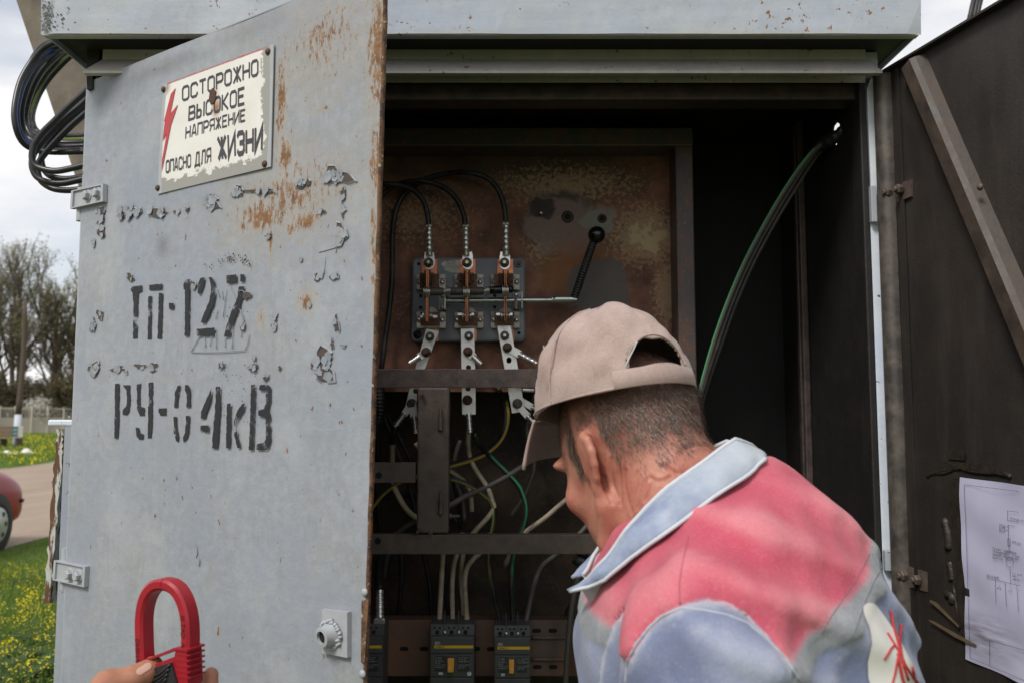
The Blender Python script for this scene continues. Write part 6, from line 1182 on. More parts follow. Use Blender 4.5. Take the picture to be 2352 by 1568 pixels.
for i, pts in enumerate(A_):
    Y0 = 1.86+.028*i
    cable([(*KCO(x_, y_), Y0+.02*math.sin(i+j)) for j, (x_, y_) in enumerate(pts)], .0064, 'cclean', LB[i]+' of the upper loop hanging from the roof eave', {1: 'sblue', 4: 'sygr'}.get(i), -1)
B_ = [((660, 640), (600, 700), (500, 790), (400, 890), (310, 980), (250, 1070), (235, 1160), (260, 1220), (340, 1250), (420, 1258), (520, 1240), (660, 1205)),
      ((660, 710), (600, 770), (500, 850), (410, 930), (320, 1030), (250, 1130), (235, 1220), (270, 1300), (350, 1340), (450, 1350), (540, 1335), (660, 1305)),
      ((660, 810), (600, 860), (510, 940), (430, 1020), (340, 1120), (285, 1200), (280, 1280), (310, 1340), (380, 1385), (470, 1400), (560, 1395), (660, 1375)),
      ((660, 750), (580, 820), (480, 900), (390, 1000), (330, 1080), (305, 1160), (315, 1230), (360, 1290), (430, 1312), (520, 1315), (660, 1290))]
LB2 = ('topmost', 'long', 'lowest', 'short')
for i, pts in enumerate(B_): cable([(*KCO(x_, y_), 1.80+.03*i) for x_, y_ in pts], .0066, 'cclean', LB2[i]+' black cable of the lower loop above the door hinge')
# line going up behind the right door
for i, (dx, st_) in enumerate(((0, None), (9, 'cgreen'), (16, None))):
    cable([(2222+dx, 60, 2.7), (2232+dx, 20, 2.7), (2240+dx, -40, 2.72), (2246+dx, -260, 2.8), (2250+dx, -900, 3.2)], .0075, 'cblack', ('black cable', 'black cable with green stripe', 'second black cable')[i]+' rising into the sky beyond the open dark door', st_, 1)
from mathutils.bvhtree import BVHTree
# ================================================================ modelling with distance fields
def surfnet(F, lo, h):
    nx, ny, nz = F.shape; ins = F < 0; P = np.zeros((nx-1, ny-1, nz-1, 3), np.float32); C = np.zeros((nx-1, ny-1, nz-1), np.float32)
    sl = lambda o: F[o[0]:nx-1+o[0], o[1]:ny-1+o[1], o[2]:nz-1+o[2]]
    cs = [(a, b, c) for a in (0, 1) for b in (0, 1) for c in (0, 1)]
    for a in cs:
        for ax in range(3):
            if a[ax]: continue
            b = list(a); b[ax] = 1; A, B = sl(a), sl(b); m = (A < 0) != (B < 0); t = np.where(m, A/np.where(m, A-B, 1), 0)
            for k in range(3): P[..., k] += m*(a[k]+(t if k == ax else 0))
            C += m
    act = C > 0; idx = np.full(C.shape, -1, np.int64); idx[act] = np.arange(act.sum()); I = np.argwhere(act)
    V = (P[act]/C[act][:, None]+I)*h+np.asarray(lo); Q = []
    for ax in range(3):
        o = [1, 1, 1]; o[ax] = 0; hi = [nx-1, ny-1, nz-1]
        s0 = tuple(slice(o[k], hi[k]) for k in range(3)); s1 = tuple(slice(o[k]+(k == ax), hi[k]+(k == ax)) for k in range(3))
        A, B = ins[s0], ins[s1]; E = np.argwhere(A != B); w = E+np.array(o); u, v = [(1, 2), (2, 0), (0, 1)][ax]; du = np.eye(3, dtype=int)[u]; dv = np.eye(3, dtype=int)[v]
        g_ = lambda q: idx[q[:, 0], q[:, 1], q[:, 2]]
        q = np.stack([g_(w-du-dv), g_(w-dv), g_(w), g_(w-du)], -1); fl = A[E[:, 0], E[:, 1], E[:, 2]]; q[~fl] = q[~fl][:, ::-1]; Q.append(q)
    return V, np.concatenate(Q)
def grid(lo, hi, h):
    ax = [np.arange(lo[i], hi[i]+h, h, dtype=np.float32) for i in range(3)]; return np.stack(np.meshgrid(*ax, indexing='ij'), -1)
def ln(v): return np.sqrt((v*v).sum(-1))
def s_ell(p, c, r, R=None):
    q = p-np.asarray(c, np.float32)
    if R is not None: q = q@np.asarray(R, np.float32)
    r = np.asarray(r, np.float32); k0 = ln(q/r); k1 = ln(q/(r*r)); return k0*(k0-1)/np.maximum(k1, 1e-6)
def s_cone(p, a, b, ra, rb):
    a = np.asarray(a, np.float32); b = np.asarray(b, np.float32); d = b-a; t = np.clip(((p-a)@d)/float(d@d), 0, 1); return ln(p-a-t[..., None]*d)-(ra+(rb-ra)*t)
def s_chain(p, pts, rs, k=.006):
    d = None
    for i in range(len(pts)-1):
        c = s_cone(p, pts[i], pts[i+1], rs[i], rs[i+1]); d = c if d is None else smin(d, c, k)
    return d
def smin(a, b, k):
    h = np.clip(.5+.5*(b-a)/k, 0, 1); return b*(1-h)+a*h-k*h*(1-h)
def smax(a, b, k): return -smin(-a, -b, k)
def rotf(heading, pitch, roll):
    """columns: right, forward, up of a head that looks along heading (0 = +Y, positive to the left), pitched down, rolled to its left"""
    h, p, r = map(math.radians, (heading, pitch, roll)); f = np.array([-math.sin(h)*math.cos(p), math.cos(h)*math.cos(p), -math.sin(p)]); r0 = np.array([math.cos(h), math.sin(h), 0]); u0 = np.cross(r0, f)
    rr = r0*math.cos(r)+u0*math.sin(r); uu = u0*math.cos(r)-r0*math.sin(r); return np.stack([rr, f, uu], -1)
def set_attr(o, name, vals):
    a = o.data.attributes.new(name, 'FLOAT', 'POINT'); a.data.foreach_set('value', np.asarray(vals, np.float32))
def attr(g, name):
    n = g.t.nodes.new('ShaderNodeAttribute'); n.attribute_name = name; return n.outputs['Fac']
# ---------------------------------------------------------------- head in its own frame: x right, y forward, z up, origin between the ears
def ear(p, s):
    q = p.copy(); q[..., 0] = q[..., 0]*s          # s=-1 left ear -> mirror to +x side
    o = np.array([.0745, .006, .000]); a = np.array([.30, -.95, -.10]); a /= np.linalg.norm(a); b = np.array([.12, -.16, .98]); b -= a*(a@b); b /= np.linalg.norm(b); n = np.cross(a, b)
    L_ = (np.stack([(q-o)@a, (q-o)@b, (q-o)@n], -1)/1.03).astype(np.float32)
    hel = s_chain(L_, [(.000, .006, .002), (-.003, .018, .003), (.004, .029, .003), (.014, .033, .003), (.023, .027, .002), (.0265, .014, .001), (.0245, 0, .0), (.018, -.014, .0), (.010, -.024, .001)], [.0035, .0040, .0043, .0045, .0046, .0044, .0040, .0036, .0035], .003)
    con = s_ell(L_, (.010, .004, -.001), (.0165, .028, .0030)); lob = s_ell(L_, (.005, -.029, .001), (.0095, .0105, .0045)); ant = s_chain(L_, [(.014, .020, .003), (.0165, .006, .004), (.011, -.012, .004)], [.0030, .0036, .003], .003)
    tra = s_ell(L_, (-.002, -.006, .003), (.0055, .0085, .0055))
    d = smin(hel, con, .003); d = smin(d, lob, .005); d = smin(d, ant, .003); d = smin(d, tra, .004); return d
def head_sdf(p):
    d = s_ell(p, (0, -.008, .045), (.0745, .090, .078)); d = smin(d, s_ell(p, (0, .035, -.012), (.064, .062, .085)), .03)
    d = smin(d, s_ell(p, (0, .040, -.070), (.050, .050, .048)), .025); d = smin(d, s_ell(p, (0, .078, -.098), (.018, .016, .017)), .02)
    for sx in (-1, 1):
        d = smin(d, s_ell(p, (sx*.043, .068, -.026), (.020, .016, .016)), .02); d = smin(d, s_chain(p, [(sx*.066, .005, -.045), (sx*.055, .030, -.085), (sx*.025, .068, -.105)], [.012, .012, .012], .01), .015)
        d = smin(d, s_ell(p, (sx*.030, .086, .022), (.026, .010, .009)), .012); d = smax(d, -s_ell(p, (sx*.031, .101, .004), (.015, .014, .011)), .008)
        d = smin(d, s_ell(p, (sx*.012, .088, -.034), (.009, .010, .008)), .006)
    d = smin(d, s_cone(p, (0, .088, .010), (0, .094, -.030), .007, .009), .008)
    d = smin(d, s_ell(p, (0, .094, -.062), (.024, .008, .006)), .005); d = smin(d, s_ell(p, (0, .092, -.074), (.020, .009, .006)), .005); d = smax(d, -s_ell(p, (0, .104, -.068), (.026, .008, .0012)), .003)
    d = smin(d, ear(p, 1), .004); d = smin(d, ear(p, -1), .004); return d
def hair_mask(q):
    """q: head-frame points -> 0..1 amount of cropped hair"""
    x, y, z = np.abs(q[:, 0]), q[:, 1], q[:, 2]; wob = .006*np.sin(z*180+y*90)+.005*np.sin(y*210+x*140)
    line = np.where(y > .012, .020-(y-.012)*.2, np.where(y > -.03, .022+.3*(y+.03), -.035+(y+.03)*1.5)); line = np.where(y < -.03, -.030+np.clip((y+.03), -.05, 0)*.1+.010*(x > .045), line)
    top = np.clip((z-line+wob)/.055, 0, 1); side = np.where((y > .012) & (y < .040) & (x > .05), np.clip((z+.012+wob)/.02, 0, 1)*np.clip((.044-y+wob)/.012, 0, 1), 0)
    front = np.clip((.062-y+wob+.25*np.clip(z-.05, 0, 1))/.014, 0, 1); earz = np.clip((np.hypot((y+.010)/.030, (z-.0)/.040)-1)/.15, 0, 1); return np.maximum(top*front, side)*np.where(x > .071, earz, 1)
def skinmat(name, base, dark, hairc=(.035, .025, .02)):
    g = G(name, .48, 0, .4); v = g.co(); n = g.noise(v, 35, 5, .6); n2 = g.noise(v, 300, 4, .6); n3 = g.noise(g.map(v, (90, 90, 10), rot=(.35, 0, .2)), 1, 4, .6)
    c = g.mix(g.ramp(n, [(.35, 0.), (.7, 1.)]), base, dark); c = g.mix(g.ramp(n3, [(.60, 0.), (.72, .45)]), c, tuple(x*.45 for x in dark)); h = g.math('MULTIPLY', attr(g, 'hair'), .55)  # wrinkle streaks: crease shade put into the skin colour
    c = g.mix(h, c, g.mix(n2, tuple(x*1.0 for x in hairc), tuple(x*3.4 for x in hairc))); g.col(c)
    g.set('Subsurface Weight', .12); g.set('Subsurface Radius', (.012, .004, .002)); g.set('Subsurface Scale', .6); g.bump(g.math('ADD', g.math('MULTIPLY', n3, 1.2), n2), .35, .0016); return g.m
M['skin'] = skinmat('weathered_skin', (.47, .215, .15), (.39, .125, .088))
def strands(name, verts, normals, mask, R, parent, mat, count, length, seed=5, zmax=.075, flow=(0, -.35, -1)):
    r = np.random.default_rng(seed); w = np.clip(mask, 0, 1); i = r.choice(len(verts), count, p=w/w.sum()); p = verts[i]+r.normal(0, .0012, (count, 3)); nrm = normals[i]
    fl = np.array(flow)@R.T; d = fl+r.normal(0, .22, (count, 3)); d -= nrm*(d*nrm).sum(-1, keepdims=True); d /= np.linalg.norm(d, axis=-1, keepdims=True)+1e-9; L_ = length*(.4+.8*r.random(count))*(.45+.55*w[i])
    tip = p+d*L_[:, None]*.88+nrm*(L_*.50)[:, None]; mid = p+d*L_[:, None]*.42+nrm*(L_*.34)[:, None]; t = np.cross(d, nrm)*.00034
    V = np.stack([p-t, p+t, mid+t*.8, mid-t*.8, tip], 1).reshape(-1, 3); b = np.arange(count)*5; F = np.stack([b, b+1, b+2, b+3], -1).tolist()+np.stack([b+3, b+2, b+4], -1).tolist()
    o = mesh_obj(name, V, F, mat, parent, False); o['kind'] = 'stuff'; return o
g = G('greying_hair', .45, 0, .4); n = g.noise(g.co(), 420, 3, .6); n2 = g.noise(g.co(), 30, 3); g.col(g.mix(g.ramp(n, [(.42, 0.), (.70, 1.)]), (.10, .072, .056), g.mix(n2, (.22, .165, .13), (.33, .285, .25)))); M['hair'] = g.m
# ================================================================ the electrician, bent forward at the opening
HR = rotf(34, 19, 7); HC = np.array([.147, 1.052, 1.458]); HS = 1.0
man = thing('person', 'person in beige cap and faded pink and blue work jacket bending toward the open cabinet', 'person', (.31, .98, 0))
NB = np.array([.212, 1.005, 1.385])
def man_skin(p):
    q = ((p-HC)@HR)/HS; d = head_sdf(q.astype(np.float32))*HS; w = lambda l: HC+HR@np.array(l)*HS
    nk = s_chain(p, [w((0, -.030, -.015)), w((0, -.040, -.075)), NB+np.array([.012, 0, -.03])], [.060, .060, .068], .02); nk = smin(nk, s_cone(p, w((0, -.062, -.03)), NB+np.array([.045, -.005, .0]), .034, .05), .02)
    nk = smin(nk, s_cone(p, w((-.052, .0, -.055)), NB+np.array([-.055, -.02, -.035]), .012, .014), .016); d = smin(d, nk, .018)
    return smin(d, s_ell(p, NB+np.array([.02, 0, -.10]), (.11, .14, .09)), .02)
h = .0025; lo = np.array([.0, .86, 1.27]); Pg = grid(lo, (.31, 1.20, 1.65), h); V, Q = surfnet(man_skin(Pg), lo, h); del Pg
def vnorm(V, Q):
    n = np.zeros_like(V); fn = np.cross(V[Q[:, 2]]-V[Q[:, 0]], V[Q[:, 3]]-V[Q[:, 1]])
    for k in range(4): np.add.at(n, Q[:, k], fn)
    return n/(np.linalg.norm(n, axis=-1, keepdims=True)+1e-12)
def biggest(V, Q):
    E = np.concatenate([Q[:, [0, 1]], Q[:, [1, 2]], Q[:, [2, 3]]]); lab = np.arange(len(V))
    while True:
        m = np.minimum(lab[E[:, 0]], lab[E[:, 1]]); new = lab.copy(); np.minimum.at(new, E[:, 0], m); np.minimum.at(new, E[:, 1], m); new = new[new]
        if (new == lab).all(): break
        lab = new
    k = np.bincount(lab).argmax(); keep = lab == k; mp_ = np.cumsum(keep)-1; return V[keep], mp_[Q[keep[Q[:, 0]]]]
def smooth(V, Q, it=2, lam=.5):
    E = np.concatenate([Q[:, [0, 1]], Q[:, [1, 2]], Q[:, [2, 3]], Q[:, [3, 0]]]); n = len(V); deg = np.bincount(E[:, 0], minlength=n)+np.bincount(E[:, 1], minlength=n)
    for _ in range(it):
        S_ = np.stack([np.bincount(E[:, 0], V[E[:, 1], k], n)+np.bincount(E[:, 1], V[E[:, 0], k], n) for k in range(3)], -1); V = V+lam*(S_/np.maximum(deg, 1)[:, None]-V)
    return V
V, Q = biggest(smooth(V, Q, 2), Q); q = ((V-HC)@HR)/HS; hm = hair_mask(q); hm *= np.clip((q[:, 2]+.085)/.02, 0, 1); N = vnorm(V, Q)
BB = BVHTree.FromPolygons([Vector(p) for p in V], Q.tolist()); GR = []
for P_ in (((655, 430), (645, 520), (665, 620), (700, 720)), ((700, 440), (715, 560), (722, 660), (720, 770)), ((755, 510), (748, 620), (770, 720), (795, 820)), ((842, 530), (832, 640), (815, 740), (800, 840)), ((900, 590), (870, 690), (840, 800)), ((940, 570), (985, 600), (1040, 590), (1090, 560)), ((960, 600), (930, 680), (900, 740)), ((1150, 390), (1200, 345), (1270, 320), (1340, 325), (1435, 345)), ((1120, 90), (1190, 85), (1270, 65)), ((1050, 480), (1090, 520), (1140, 540)), ((600, 560), (620, 660), (660, 760))):
    for a_, b_ in zip(P_, P_[1:]):
        for t in range(12):
            f = t/12; r_ = ray(*KNK(a_[0]+(b_[0]-a_[0])*f, a_[1]+(b_[1]-a_[1])*f)).normalized(); l = BB.ray_cast(EYE, r_)[0]
            if l is not None: GR.append(np.array(l))
if GR:
    GR = np.array(GR); sel = np.where((V[:, 1] < 1.08) & (V[:, 2] < 1.56))[0]; dmin = np.full(len(sel), 9.)
    for k in range(0, len(GR), 40): dmin = np.minimum(dmin, np.sqrt(((V[sel][:, None]-GR[None, k:k+40])**2).sum(-1)).min(1))
    V[sel] -= N[sel]*(.0022*np.exp(-(dmin/.0019)**2)-.0006*np.exp(-((dmin-.0045)/.002)**2))[:, None]
body = mesh_obj('body', V, Q.tolist(), M['skin'], man, True); set_attr(body, 'hair', hm)
vis = hm; strands('hair', V, N, vis, HR, man, M['hair'], 16000, .0110)
for sx in (-1, 1):
    c = HC+HR@np.array([sx*.031, .078, .004])*HS; mb = MB(); mb.lathe(Vector(c), Vector(HR[:, 1]), [(.002, -.0105), (.007, -.007), (.0100, -.001), (.0085, .005), (.004, .008), (.001, .009)], 14); mb.build('eye', simple('eye_white', (.6, .57, .52), .2), man, True)
# ---------------------------------------------------------------- cap
g = G('cap_cotton', .85, 0, .2); v = g.co(); n = g.noise(v, 14, 5, .6); n2 = g.noise(v, 700, 2); n3 = g.noise(v, 45, 5, .6); c = g.mix(g.ramp(n, [(.35, 0.), (.7, 1.)]), (.35, .255, .225), (.43, .33, .295)); c = g.mix(g.ramp(n3, [(.58, 0.), (.75, .35)]), c, (.23, .165, .135)); gn = g.noise(v, 480, 3, .7); c = g.mix(g.ramp(gn, [(.38, .20), (.52, 0.)]), c, (.19, .125, .10)); c = g.mix(g.ramp(gn, [(.54, 0.), (.70, .20)]), c, (.60, .48, .435)); c = g.mix(g.ramp(g.noise(g.warp(v, .06, 11, 5), 19, 7, .72), [(.55, 0.), (.70, .45)]), c, (.22, .15, .12)); g.col(c); g.bump(g.math('ADD', n2, n3), .35, .0012); g.set('Sheen Weight', .15); M['cap'] = g.m
CR_ = rotf(25, 11, 3); CC = np.array([.1215, 1.060, 1.5185])
def capw(p): return CC+np.asarray(p)@CR_.T
na, nt_ = 160, 48; ca, cb_, chh = .110, .0915, .119; vs = []
for j in range(nt_+1):
    t = j/nt_; rs = (1-t**2.15)**.5; z = chh*t
    for i in range(na):
        a = 2*math.pi*i/na; sq = 1+.02*math.cos(4*a); x = cb_*math.sin(a)*rs*sq; y = ca*math.cos(a)*rs*sq
        wr = .0010*math.sin(17*a+t*19)*t*(1-t)*2+.0016*math.sin(6*a+t*7)+.0020*math.sin(9*a-t*11+1)*t*(1-t)*3+.003*math.sin(3*a+5*t)*t
        seam = -.0016*max(0, 1-abs(((a/(math.pi/3)+.5) % 1)-.5)*22)*(1-t*.5); k = 1+(wr+seam)/max(.02, math.hypot(x, y)) if rs > .15 else 1
        wr += .0028*math.sin(4*a+9*t+2*math.sin(3*a))*math.sin(math.pi*min(1, t*1.15+.02)); dent = -.007*math.exp(-((a-4.2)**2)/.10-((t-.42)**2)/.015)-.006*math.exp(-((a-5.3)**2)/.05-((t-.25)**2)/.02)
        k += dent/.09; vs.append((x*k, y*k, z+wr*.6+.010*math.cos(a)*(1-t)*-.15))
def open_(i, j):       # opening above the strap, centred on the back (a = pi)
    a = abs(((i+.5)/na*2*math.pi)-math.pi); z = (j+.5)/nt_*chh; return z > .020 and (a/.43)**2+((z-.021)/.037)**2 < 1
fs = []
for j in range(nt_):
    for i in range(na):
        if not open_(i, j): fs.append((j*na+i, j*na+(i+1) % na, (j+1)*na+(i+1) % na, (j+1)*na+i))
fs = [f for f in fs]
cap = mesh_obj('cap', capw(vs), fs, M['cap'], man, True); md = cap.modifiers.new('t', 'SOLIDIFY'); md.thickness = .0016; md.offset = 1
def rim(a, z, out=0.):
    t = max(0, z)/chh; rs = (1-t**2.15)**.5; sq = 1+.02*math.cos(4*a); return np.array([(cb_*rs*sq+out)*math.sin(a), (ca*rs*sq+out)*math.cos(a), z])
mb = MB()                                               # strap and sweat band edge
A = np.linspace(math.pi-.62, math.pi+.62, 26); vs = [capw(rim(a, z, o)) for a in A for z, o in ((.0, .0022), (.0005, .0034), (.019, .0030), (.0205, .0018))]
mb.add([Vector(p) for p in vs], [(i*4+k, i*4+k+1, i*4+k+5, i*4+k+4) for i in range(25) for k in range(3)]); st_ = mb.build('strap', M['cap'], cap, True)
mb = MB(); mb.tube([Vector(capw(rim(a, .0015, .0008))) for a in np.linspace(0, 2*math.pi, 73)], .0014, 6, 0); mb.build('hem', M['cap'], cap, True)
ol = []
for k in range(31):
    th = math.pi*k/30; ol.append(Vector(capw(rim(math.pi+.43*math.cos(th), .021+.037*math.sin(th), .0010))))
mb = MB(); mb.tube(ol, .0013, 6, 0); mb.build('hem', M['cap'], cap, True)
for a in (math.pi-.62, math.pi+.62, math.pi*1.5-.15, math.pi*.5+.15, math.pi*1.5+.75):
    zz = np.linspace(.001, .118 if abs(a-math.pi) > .7 else .021, 22); mb = MB(); mb.tube([Vector(capw(rim(a+.0*z, z, .0012+.0006*math.sin(z*700)))) for z in zz], .0011, 6, 0); mb.build('seam', M['cap'], cap, True)
M['thread'] = simple('frayed_thread', (.55, .57, .58), .8); mb = MB(); mb.tube([ol[9], ol[7]+Vector((.002, -.004, .0)), ol[5]+Vector((.000, -.006, -.004)), ol[5]+Vector((-.004, -.007, -.012)), ol[5]+Vector((-.006, -.006, -.017))], .0007, 5, 5); mb.build('loose_thread', M['thread'], cap, True)
vs = []; nb, nr = 24, 9                                  # brim, bent down at the sides
for k in range(nb+1):
    a = -1.15+2.3*k/nb
    for r in range(nr+1):
        f = r/nr; b = rim(a, 0); L_ = .046*math.cos(a*.86)**.55; d = np.array([math.sin(a)*.22, 1, 0]); d /= np.linalg.norm(d); p = b+d*L_*f; xx = p[0]/.085; p[2] = -.022*f-.014*xx*xx*(.4+f)-.016*f*f; vs.append(capw(p))
brim = mesh_obj('brim', vs, [(k*(nr+1)+r, k*(nr+1)+r+1, (k+1)*(nr+1)+r+1, (k+1)*(nr+1)+r) for k in range(nb) for r in range(nr)], M['cap'], cap, True); md = brim.modifiers.new('t', 'SOLIDIFY'); md.thickness = .0032
# ---------------------------------------------------------------- jacket
SN = np.array([-.306, -.322, .896]); SA = np.array([.384, .95, 1.376])
LS, RS_ = np.array([.165, .785, 1.285]), np.array([.235, 1.165, 1.285])
def wav(p, *ks):
    return sum(a*np.sin(p[..., 0]*kx+p[..., 1]*ky+p[..., 2]*kz+ph) for a, kx, ky, kz, ph in ks)
JSA = np.array([.311, .832, 1.345]); SN_ = np.array([-.24, -.17, 1.])/math.sqrt(1.0865)
def cloth_disp(p):
    fo = np.sin((p[..., 0]*.60+p[..., 2]*.80)*125+3*np.sin(p[..., 0]*13)+p[..., 1]*16); fo = np.where(fo > 0, fo, fo*.5); msk = np.clip((p[..., 2]-1.22)/.06, 0, 1)*np.clip((1.47-p[..., 2])/.10, 0, 1)*np.clip((p[..., 0]-.12)/.06, 0, 1)
    return .0062*fo*msk+wav(p, (.0024, 40, 22, 31, 0), (.0020, -33, 47, 18, 1.1), (.0012, 75, -50, 66, 2.), (.0006, 118, 60, -95, .7))+.0045*np.sin(p[..., 0]*60-p[..., 2]*38+p[..., 1]*20)*np.clip((.86-p[..., 1])/.06, 0, 1)*np.clip((1.33-p[..., 2])/.05, 0, 1)
def jacket_sdf(p):
    d = s_ell(p, (.240, .980, 1.245), (.171, .203, .198)); d = smin(d, s_ell(p, (.280, .978, 1.02), (.180, .188, .26)), .08)
    d = smin(d, s_cone(p, (.25, .975, 1.37), (.185, .82, 1.315), .075, .070), .05); d = smin(d, s_cone(p, (.25, .975, 1.37), (.235, 1.13, 1.31), .075, .070), .05)
    la = s_chain(p, [(.168, .790, 1.285), (.150, .765, 1.15), (.075, .745, 1.01), (.0, .90, .965), (-.03, 1.02, .96)], [.080, .072, .066, .056, .050], .03)
    ra = s_chain(p, [(.235, 1.160, 1.285), (.21, 1.20, 1.15), (.15, 1.21, 1.01), (.05, 1.20, .975), (-.03, 1.16, .97)], [.080, .072, .066, .056, .050], .03)
    d = smin(d, la, .035); d = smin(d, ra, .035)
    d = d-cloth_disp(p)
    # armhole seam groove
    sl_ = np.hypot((p[..., 0]-.16)/.075, (p[..., 2]-1.235)/.117); sl_ = np.where(p[..., 1] < .88, sl_, 9); d = d+.0034*np.exp(-((sl_-1)/.030)**2)
    # open neck
    nk = s_cone(p, NB+np.array([-.01, 0, .10]), NB+np.array([.0, 0, -.03]), .082, .066); st = (p[..., 0]-JSA[0])*SN_[0]+(p[..., 1]-JSA[1])*SN_[1]+(p[..., 2]-JSA[2])*SN_[2]; band = np.clip((st+.023)/.003, 0, 1)*np.clip((.0015-st)/.003, 0, 1); d = d-.0022*band*np.clip((sl_-1)/.05, 0, 1)+.0012*np.clip((1.02-sl_)/.03, 0, 1)*np.clip((sl_-.5)/.1, 0, 1); return smax(d, -nk, .012)
h = .0040; lo = np.array([-.10, .65, .86]); Pg = grid(lo, (.47, 1.30, 1.48), h); V, Q = surfnet(jacket_sdf(Pg), lo, h); del Pg; V = smooth(V, Q, 1)
def sleeve_val(V):
    a = np.hypot((V[:, 0]-.16)/.075, (V[:, 2]-1.235)/.117); a = np.where(V[:, 2] < 1.235, np.abs(V[:, 0]-(.16-.32*np.clip(1.235-V[:, 2], 0, 1)))/.076, a); l = np.where(V[:, 1] < .90, 1-a, -.5)
    b = np.hypot((V[:, 0]-.225)/.080, (V[:, 2]-1.235)/.117); b = np.where(V[:, 2] < 1.235, np.abs(V[:, 0]-.2)/.10, b); r = np.where(V[:, 1] > 1.10, 1-b, -.5); return np.maximum(l, r)
g = G('faded_workwear', .85, 0, .2); v = g.co(); sd_, slv = attr(g, 'stripe'), attr(g, 'sleeve'); n = g.noise(v, 9, 5, .6); n2 = g.noise(v, 40, 5, .65); nb_ = g.noise(v, 90, 4, .6)
pink = g.mix(g.ramp(n, [(.36, 0.), (.66, 1.)]), (.47, .075, .115), (.57, .155, .185)); pink = g.mix(g.ramp(n2, [(.55, 0.), (.8, .35)]), pink, (.62, .26, .27))
blue = g.mix(g.ramp(n, [(.36, 0.), (.66, 1.)]), (.15, .18, .28), (.25, .28, .385)); blue = g.mix(g.ramp(n2, [(.56, 0.), (.78, .5)]), blue, (.40, .40, .44)); blue = g.mix(g.ramp(g.noise(v, 6, 4), [(.60, 0.), (.72, .45)]), blue, (.22, .18, .15))
fold_tone = attr(g, 'ridge'); pink = g.mix(g.ramp(fold_tone, [(.5, 0.), (.9, .50)]), g.mix(g.ramp(fold_tone, [(.2, .7), (.5, 0.)]), pink, (.40, .055, .095)), (.66, .27, .29)); blue = g.mix(g.ramp(fold_tone, [(.55, 0.), (.9, .4)]), g.mix(g.ramp(fold_tone, [(.2, .5), (.5, 0.)]), blue, (.11, .13, .22)), (.42, .44, .52))  # fold shading put into the colour: paler worn ridges, deeper valleys
grey = g.mix(g.ramp(n2, [(.4, 0.), (.7, 1.)]), (.22, .235, .25), (.31, .32, .335))
jit = g.math('MULTIPLY', g.math('SUBTRACT', nb_, .5), .0016)
c = g.mix(g.ramp(g.math('ADD', sd_, jit), [(.4985, 0.), (.5015, 1.)]), grey, pink); c = g.mix(g.ramp(g.math('ADD', sd_, jit), [(.4765, 0.), (.4785, 1.)]), blue, c)
c = g.mix(g.ramp(g.math('ADD', slv, g.math('MULTIPLY', jit, 8.)), [(.49, 0.), (.51, 1.)]), c, blue)
worn = g.ramp(g.math('ADD', slv, g.math('MULTIPLY', g.math('SUBTRACT', n2, .5), .06)), [(.495, 0.), (.502, .6), (.512, .3), (.525, 0.)]); c = g.mix(worn, c, (.50, .50, .52))
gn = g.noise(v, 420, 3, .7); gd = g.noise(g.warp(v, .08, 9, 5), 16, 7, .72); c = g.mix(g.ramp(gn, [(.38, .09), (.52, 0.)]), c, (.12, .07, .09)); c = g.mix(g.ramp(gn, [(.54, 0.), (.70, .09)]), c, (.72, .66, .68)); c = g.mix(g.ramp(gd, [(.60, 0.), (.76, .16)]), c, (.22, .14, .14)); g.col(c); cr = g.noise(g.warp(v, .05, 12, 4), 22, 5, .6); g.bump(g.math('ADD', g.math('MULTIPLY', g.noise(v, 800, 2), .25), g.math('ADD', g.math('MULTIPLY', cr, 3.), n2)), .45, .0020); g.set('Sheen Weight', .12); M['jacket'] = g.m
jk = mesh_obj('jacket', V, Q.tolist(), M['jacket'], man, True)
BV = BVHTree.FromPolygons([Vector(p) for p in V], Q.tolist())
def hit(px, py, off=.0012, dflt=.9):
    r = ray(px, py).normalized(); l, n_, i, d_ = BV.ray_cast(EYE, r)
    if l is None: return None
    if n_.dot(r) > 0: n_ = -n_
    return l+n_*off
hp = np.array([hit(*c, 0) for c in ((1950, 1262), (1892, 1500))]); print('STRIPE', hp.mean(0)); SA, SN = JSA, SN_
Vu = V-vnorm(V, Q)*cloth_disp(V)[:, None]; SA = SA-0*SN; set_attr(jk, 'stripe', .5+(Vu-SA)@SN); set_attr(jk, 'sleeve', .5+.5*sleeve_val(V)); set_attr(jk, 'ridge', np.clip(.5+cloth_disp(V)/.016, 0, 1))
# shoulder seam, small thread
def hit_line(name, pts, r, mat, par, off=.0006, k=5):
    P = []
    for i in range(len(pts)-1):
        for t in range(k):
            f = t/k; q_ = hit(pts[i][0]+(pts[i+1][0]-pts[i][0])*f, pts[i][1]+(pts[i+1][1]-pts[i][1])*f, off)
            if q_: P.append(q_)
    if len(P) > 2: mb = MB(); mb.tube(P, r, 6, 0); return mb.build(name, mat, par, True)
M['seam'] = simple('pink_seam', (.40, .10, .13), .85, 0, .2, 60); M['scrib'] = simple('red_print', (.42, .03, .03), .7, 0, .2, 90); M['patch'] = simple('off_white_patch', (.60, .585, .54), .8, 0, .10, 40, .15)
hit_line('seam', [(1582, 1232), (1568, 1290), (1560, 1340), (1562, 1398)], .0007, M['seam'], jk, 0)
M['bseam'] = simple('pale_seam', (.38, .40, .46), .85, 0, .25, 120)
hit_line('seam', [KJK(*c) for c in ((410, 941), (425, 800), (480, 690), (560, 590), (640, 520), (760, 468), (900, 480), (1050, 510), (1180, 560), (1300, 660), (1420, 780), (1520, 941))], .0012, M['bseam'], jk, 0, 8)
M['gseam'] = simple('band_stitching', (.13, .135, .15), .85, 0, .25, 120)
